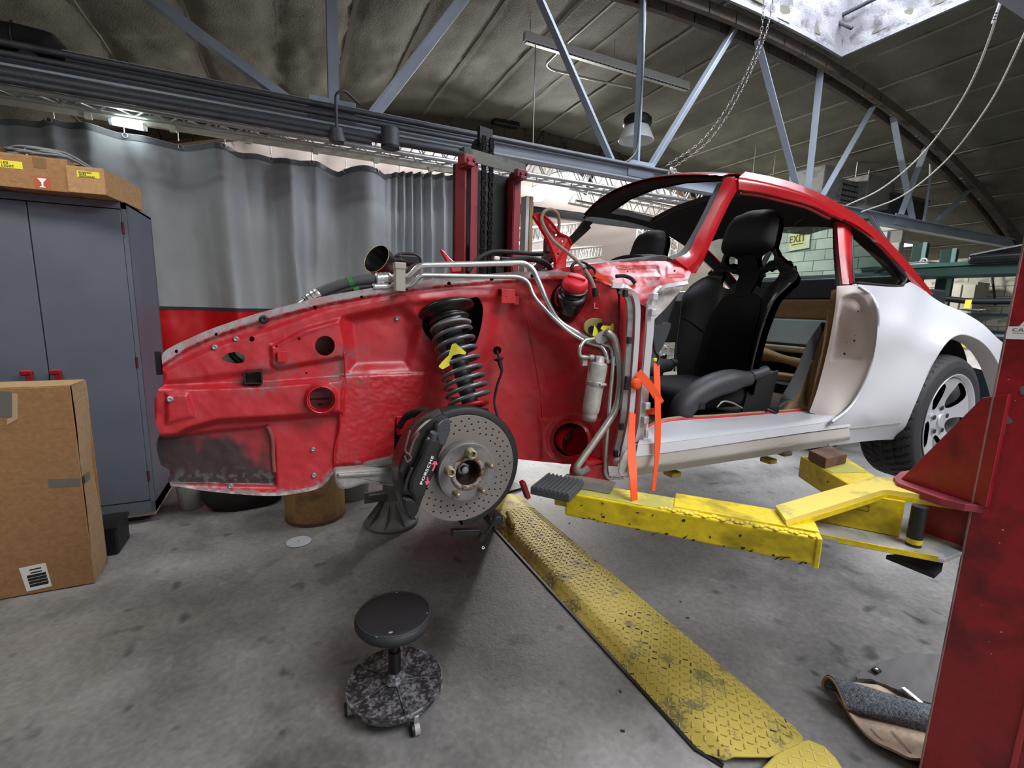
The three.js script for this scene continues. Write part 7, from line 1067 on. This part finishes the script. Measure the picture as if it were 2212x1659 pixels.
// ---------------------------------------------------------------- straps
{
  const strap = (label, pts, w, n = 40) => ribbon(spline(pts.map(p => onZ(...p)), n), w, .0022, V(1, .1, -.15));
  const t = thing('ratchet_strap', 'bright orange tie-down strap looped round the hinge post and lift arm', 'strap');
  part(t, 'webbing', [strap('', [[1366, 892, -1.175], [1364, 950, -1.125], [1368, 1040, -1.0], [1374, 1137, -.985]], .026), strap('', [[1418, 786, -1.2], [1420, 850, -1.16], [1421, 930, -1.13], [1419, 985, -1.11], [1411, 1060, -1.08]], t2 => .028 - .012 * ss(.6, .85, t2)), ribbon(spline([[1378, 804, -1.175], [1404, 834, -1.16], [1428, 872, -1.155]].map(p => onZ(...p)), 16), .028, .0022, V(.5, 1, 0)), ribbon([[1397, 889, -1.18], [1420, 888, -1.17]].map(p => onZ(...p)), .022, .0022, V(0, 1, 0)), ribbon(spline([[1286, 592, -1.335], [1302, 600, -1.315], [1326, 614, -1.275]].map(p => onZ(...p)), 10), t2 => .018 - .01 * t2, .0022, V(.3, 1, 0))], mt.orange);
  part(t, 'hook', tube([[1419, 790, -1.2], [1424, 772, -1.21], [1416, 760, -1.22], [1410, 735, -1.23], [1406, 725, -1.23]].map(p => onZ(...p)), .005, 8), mt.black); part(t, 'hook_tip', rbox(.014, .012, .012, .004, ...onZ(1414, 777, -1.205).toArray()), mt.yellowTape); part(t, 'buckle', latheOn(onZ(1374, 828, -1.18), V(0, 0, 1), [[.017, -.01], [.02, -.004], [.02, .006], [.012, .012], [0, .012]], 20), mt.orange);
}
// ================================================================ behind the coupe
{ // a car facing the viewer, seen through the coupe's windows
  const t = thing('parked_car', 'parked car with pale windscreen seen through the coupe windows', 'car'), X = 5.6, y = (px, py) => onX(px, py, X);
  const a = y(1690, 486), b = y(1965, 490), c = y(1690, 598), d = y(1965, 606), zl = -4.4, zr = -2.72;
  const yt = onX(1780, 486, X + .45).y, yb = c.y, zR = v => mix(-2.72, -3.3, v);
  part(t, 'windscreen', shell(12, 8, (u, v) => V(X + .1 - .0 + .35 * v * 1.0 - .06 * Math.sin(u * Math.PI), mix(yb, yt, v), mix(zl, zR(v), u)), .006), M(0xf2f6f4, .05, 0, { transmission: 1, thickness: 0, ior: 1.5 }));
  part(t, 'dash_top', rbox(.5, .05, zr - zl, .02, X + .3, yb - .02, (zl + zr) / 2), mt.leatherGrey); part(t, 'dash_face', rbox(.2, .3, zr - zl - .1, .04, X + .42, yb - .17, (zl + zr) / 2), mt.black);
  const sw = onX(1912, 610, X + .02), g = new THREE.TorusGeometry(.19, .022, 12, 44).rotateY(Math.PI / 2 - .2); part(t, 'steering_wheel', g.translate(sw.x, sw.y - .05, sw.z), mt.black); part(t, 'steering_boss', rbox(.06, .14, .2, .03, sw.x + .02, sw.y - .07, sw.z), mt.black);
  part(t, 'scuttle', rbox(.4, .1, zr - zl, .03, X - .12, yb - .09, (zl + zr) / 2), mt.black);
  part(t, 'bonnet', shell(16, 10, (u, v) => V(mix(X - .2, X - 1.1, v), yb - .1 - .16 * v * v - .12 * Math.pow(Math.abs(u * 2 - 1), 3), mix(zl, zr, u)), .01), M(0x3d4146, .35, .2));
  part(t, 'roof', shell(12, 8, (u, v) => V(mix(X + .45, X + .9, v), yt + .04 * Math.sin(Math.PI * u), mix(zl + .1 * v, -3.3 - .4 * v, u)), .02), mt.black);
  for (const z of [zl, zr]) { part(t, 'windscreen_pillar', bar(V(X + .08, yb, z), V(X + .46, yt + .01, z === zr ? -3.3 : z), .06, .05, V(0, 0, 1), .01), mt.black); part(t, 'body_side', rbox(1.9, yb - .5, .08, .03, X + .0, (yb - .15 + .35) / 2, z), M(0x3d4146, .35, .2)); }
  for (const x of [X - .7, X + .75]) for (const z of [zl + .12, zr - .12]) part(t, 'wheel', latheOn(V(x, .31, z), V(0, 0, 1), [[.1, -.09], [.29, -.1], [.31, -.07], [.31, .07], [.29, .1], [.1, .09]], 30), mt.tyre);
}
{ // exit sign on the block wall
  const X = 9.15, p = onX(1727, 519, X), t = thing('exit_sign', 'small yellowish exit sign on the pale block partition beyond the coupe', 'sign'), w = .42, h = .36, Zx = V(0, 0, 1), ey = V(0, 1, 0);
  const put = g => rot(lay(g, p.clone(), Zx, ey), p, V(1, 0, 0), -.06);
  part(t, 'panel', put(prism([[-w / 2, -h / 2], [w / 2, -h / 2], [w / 2, h / 2], [-w / 2, h / 2]], .03, .004, -.015)), M(0xdbe0d0, .5)); part(t, 'face', put(prism([[-w * .46, -h * .34], [w * .3, -h * .34], [w * .3, h * .46], [-w * .46, h * .46]], .006, 0, .014)), mt.signYellow);
  part(t, 'lettering', put(words('EXIT', .118, .006).scale(.95, 1.15, 1).translate(-w * .07, h * .1, .022)), mt.signBrown); part(t, 'underline', put(box(w * .56, .016, .006, -w * .07, -h * .2, .023)), mt.signBrown);
}
{ // green lift with a car up on it
  const X = 8.5, q = (px, py) => onX(px, py, X), a = q(1975, 592), b = q(2175, 578), t = thing('green_lift', 'dark green four-post lift with a raised runway at the far wall', 'lift');
  part(t, 'runway', bar(V(X, a.y, a.z - .6), V(X, a.y, b.z + .8), .5, .14, V(0, 1, 0), .01), mt.greenDark); part(t, 'runway_lip', bar(V(X - .26, a.y + .09, a.z - .6), V(X - .26, a.y + .09, b.z + .8), .03, .05, V(0, 1, 0)), M(0x3f6a5f, .5));
  for (const [px, w] of [[1958, .16], [2022, .16]]) { const p = q(px, 560), top = q(px, px < 2000 ? 522 : 535).y; part(t, 'post', rbox(.16, top, .16, .012, X + .35, top / 2, p.z), mt.greenDark); part(t, 'post_edge', box(.02, top, .05, X + .26, top / 2, p.z + .09), M(0x8fb3b0, .4, .2)); }
  const tr = thing('drip_tray', 'pale flat tray lying on the green runway', 'tray'), tp = q(1985, 566); part(tr, 'pan', rbox(.4, .05, .4, .012, X, a.y + .125, tp.z), mt.printWhite); part(tr, 'rim', rbox(.43, .012, .43, .004, X, a.y + .152, tp.z), M(0xb9c2b6, .5));
  const cb = thing('cable_coil', 'small pale coil of cable standing on the runway', 'cable'), cp = q(1998, 550); part(cb, 'loop', new THREE.TorusGeometry(.06, .012, 8, 20).rotateY(1.2).translate(X, a.y + .16, cp.z), mt.lampWhite); part(cb, 'tie', rbox(.03, .02, .03, .004, X, a.y + .1, cp.z), mt.black);
  const c = thing('raised_car', 'silver car up on the green lift, only its edge showing', 'car'), r0 = q(2118, 556), r1 = q(2212, 530);
  part(c, 'bonnet', shell(14, 8, (u, v) => V(X - .3 + v * 1.2, r0.y + .02 + .16 * Math.sin(Math.min(1, u * 1.1) * 1.4) + .05 * v, mix(r0.z, r0.z + 1.4, u)), .02), M(0x9aa3a8, .3, .4)); part(c, 'bumper', rbox(1.3, .12, 1.5, .05, X + .3, r0.y - .05, r0.z + .74), M(0x16181a, .3, 0, { clearcoat: .5 })); part(c, 'tyre', latheOn(V(X, a.y + .16, r0.z + .55), V(1, 0, 0), [[.05, -.09], [.13, -.1], [.15, -.06], [.15, .06], [.13, .1], [.05, .09]], 24), mt.tyre);
  // lower things against the wall
  const d = thing('parked_car', 'dark car roof low behind the white rear wing', 'car'), e0 = onX(2085, 672, 7), e1 = onX(2160, 672, 7); part(d, 'roof', shell(16, 8, (u, v) => V(7 + v * 1.3, e0.y - .02 - .18 * (2 * u - 1) ** 4, mix(e0.z - .5, e1.z + .9, u)), .03), M(0x1d2a30, .25, .1, { clearcoat: .6 })); part(d, 'body', rbox(1.5, .8, 1.6, .08, 7.75, e0.y - .62, (e0.z + e1.z) / 2 + .2), M(0x161f24, .3)); part(d, 'wheel', latheOn(V(7.2, .3, e0.z - .2), V(1, 0, 0), [[.1, -.08], [.28, -.1], [.3, -.06], [.3, .06], [.28, .1], [.1, .08]], 24), mt.tyre);
  const pp = thing('paper_scrap', 'crumpled yellow and white paper on the dark car roof', 'paper'); part(pp, 'sheet', shell(8, 6, (u, v) => { const p = onX(mix(2060, 2115, u), 668, 7.05); return V(7.05 + v * .15, e0.y + .0 + .04 * noise2(u * 6, v * 5, 8), p.z); }, .002), mt.paper); part(pp, 'yellow_strip', shell(4, 3, (u, v) => { const p = onX(mix(2082, 2096, u), 660, 7.02); return V(7.02 + v * .02, e0.y + .03 + .1 * v, p.z); }, .002), mt.yellowTape);
  const hb = onX(2030, 644, 7.4), hc = onX(2170, 650, 7.4); solo('black_hose', tube([V(7.4, hb.y + .02, hb.z - .3), V(7.4, hb.y, hb.z), hb.clone().lerp(hc, .5).add(V(0, -.02, 0)), V(7.4, hc.y, hc.z + .4)], .035, 10), mt.black, 'thick black hose strung below the green runway', 'hose');
  solo('hanging_cable', tube([onX(2140, 580, 12.8), onX(2146, 620, 12.8), onX(2150, 660, 12.8)], .02, 6), mt.black, 'thin black cable hanging on the white block wall', 'cable');
  const s = thing('timber_rack', 'upright timber boards leaning in a rack by the wall', 'rack'); for (let k = 0; k < 5; k++) { const p = onX(1986 + k * 9, 640, 12.4); part(s, 'board', rbox(.04, 1.9 - k * .12, .13, .004, 12.4, (1.9 - k * .12) / 2, p.z), [mt.beige, mt.tanLight, mt.paper, mt.greenDark, mt.tan][k]); } part(s, 'rail', box(.06, .08, 1.2, 12.45, .6, onX(2004, 640, 12.4).z), mt.wood);
  const dv = thing('wall_cabinet', 'pale double-door cupboard against the white block wall', 'cupboard'), f0 = onX(2052, 600, 12.2), f1 = onX(2112, 600, 12.2); part(dv, 'carcass', box(.5, 2.1, f1.z - f0.z, 12.5, 1.05, (f0.z + f1.z) / 2), M(0x9a9a92, .6, 0, { map: T.wear })); for (const k of [0, 1]) { const dd = part(dv, 'door', rbox(.03, 2.0, (f1.z - f0.z) / 2 - .03, .006, 12.24, 1.05, mix(f0.z, f1.z, .25 + k * .5)), M(0xb0b0a4, .6, 0, { map: T.wear })); part(dd, 'handle', rbox(.03, .16, .03, .006, 12.21, 1.2, mix(f0.z, f1.z, .45 + k * .1)), mt.darkMetal); }
}
renderer.render(scene, camera);
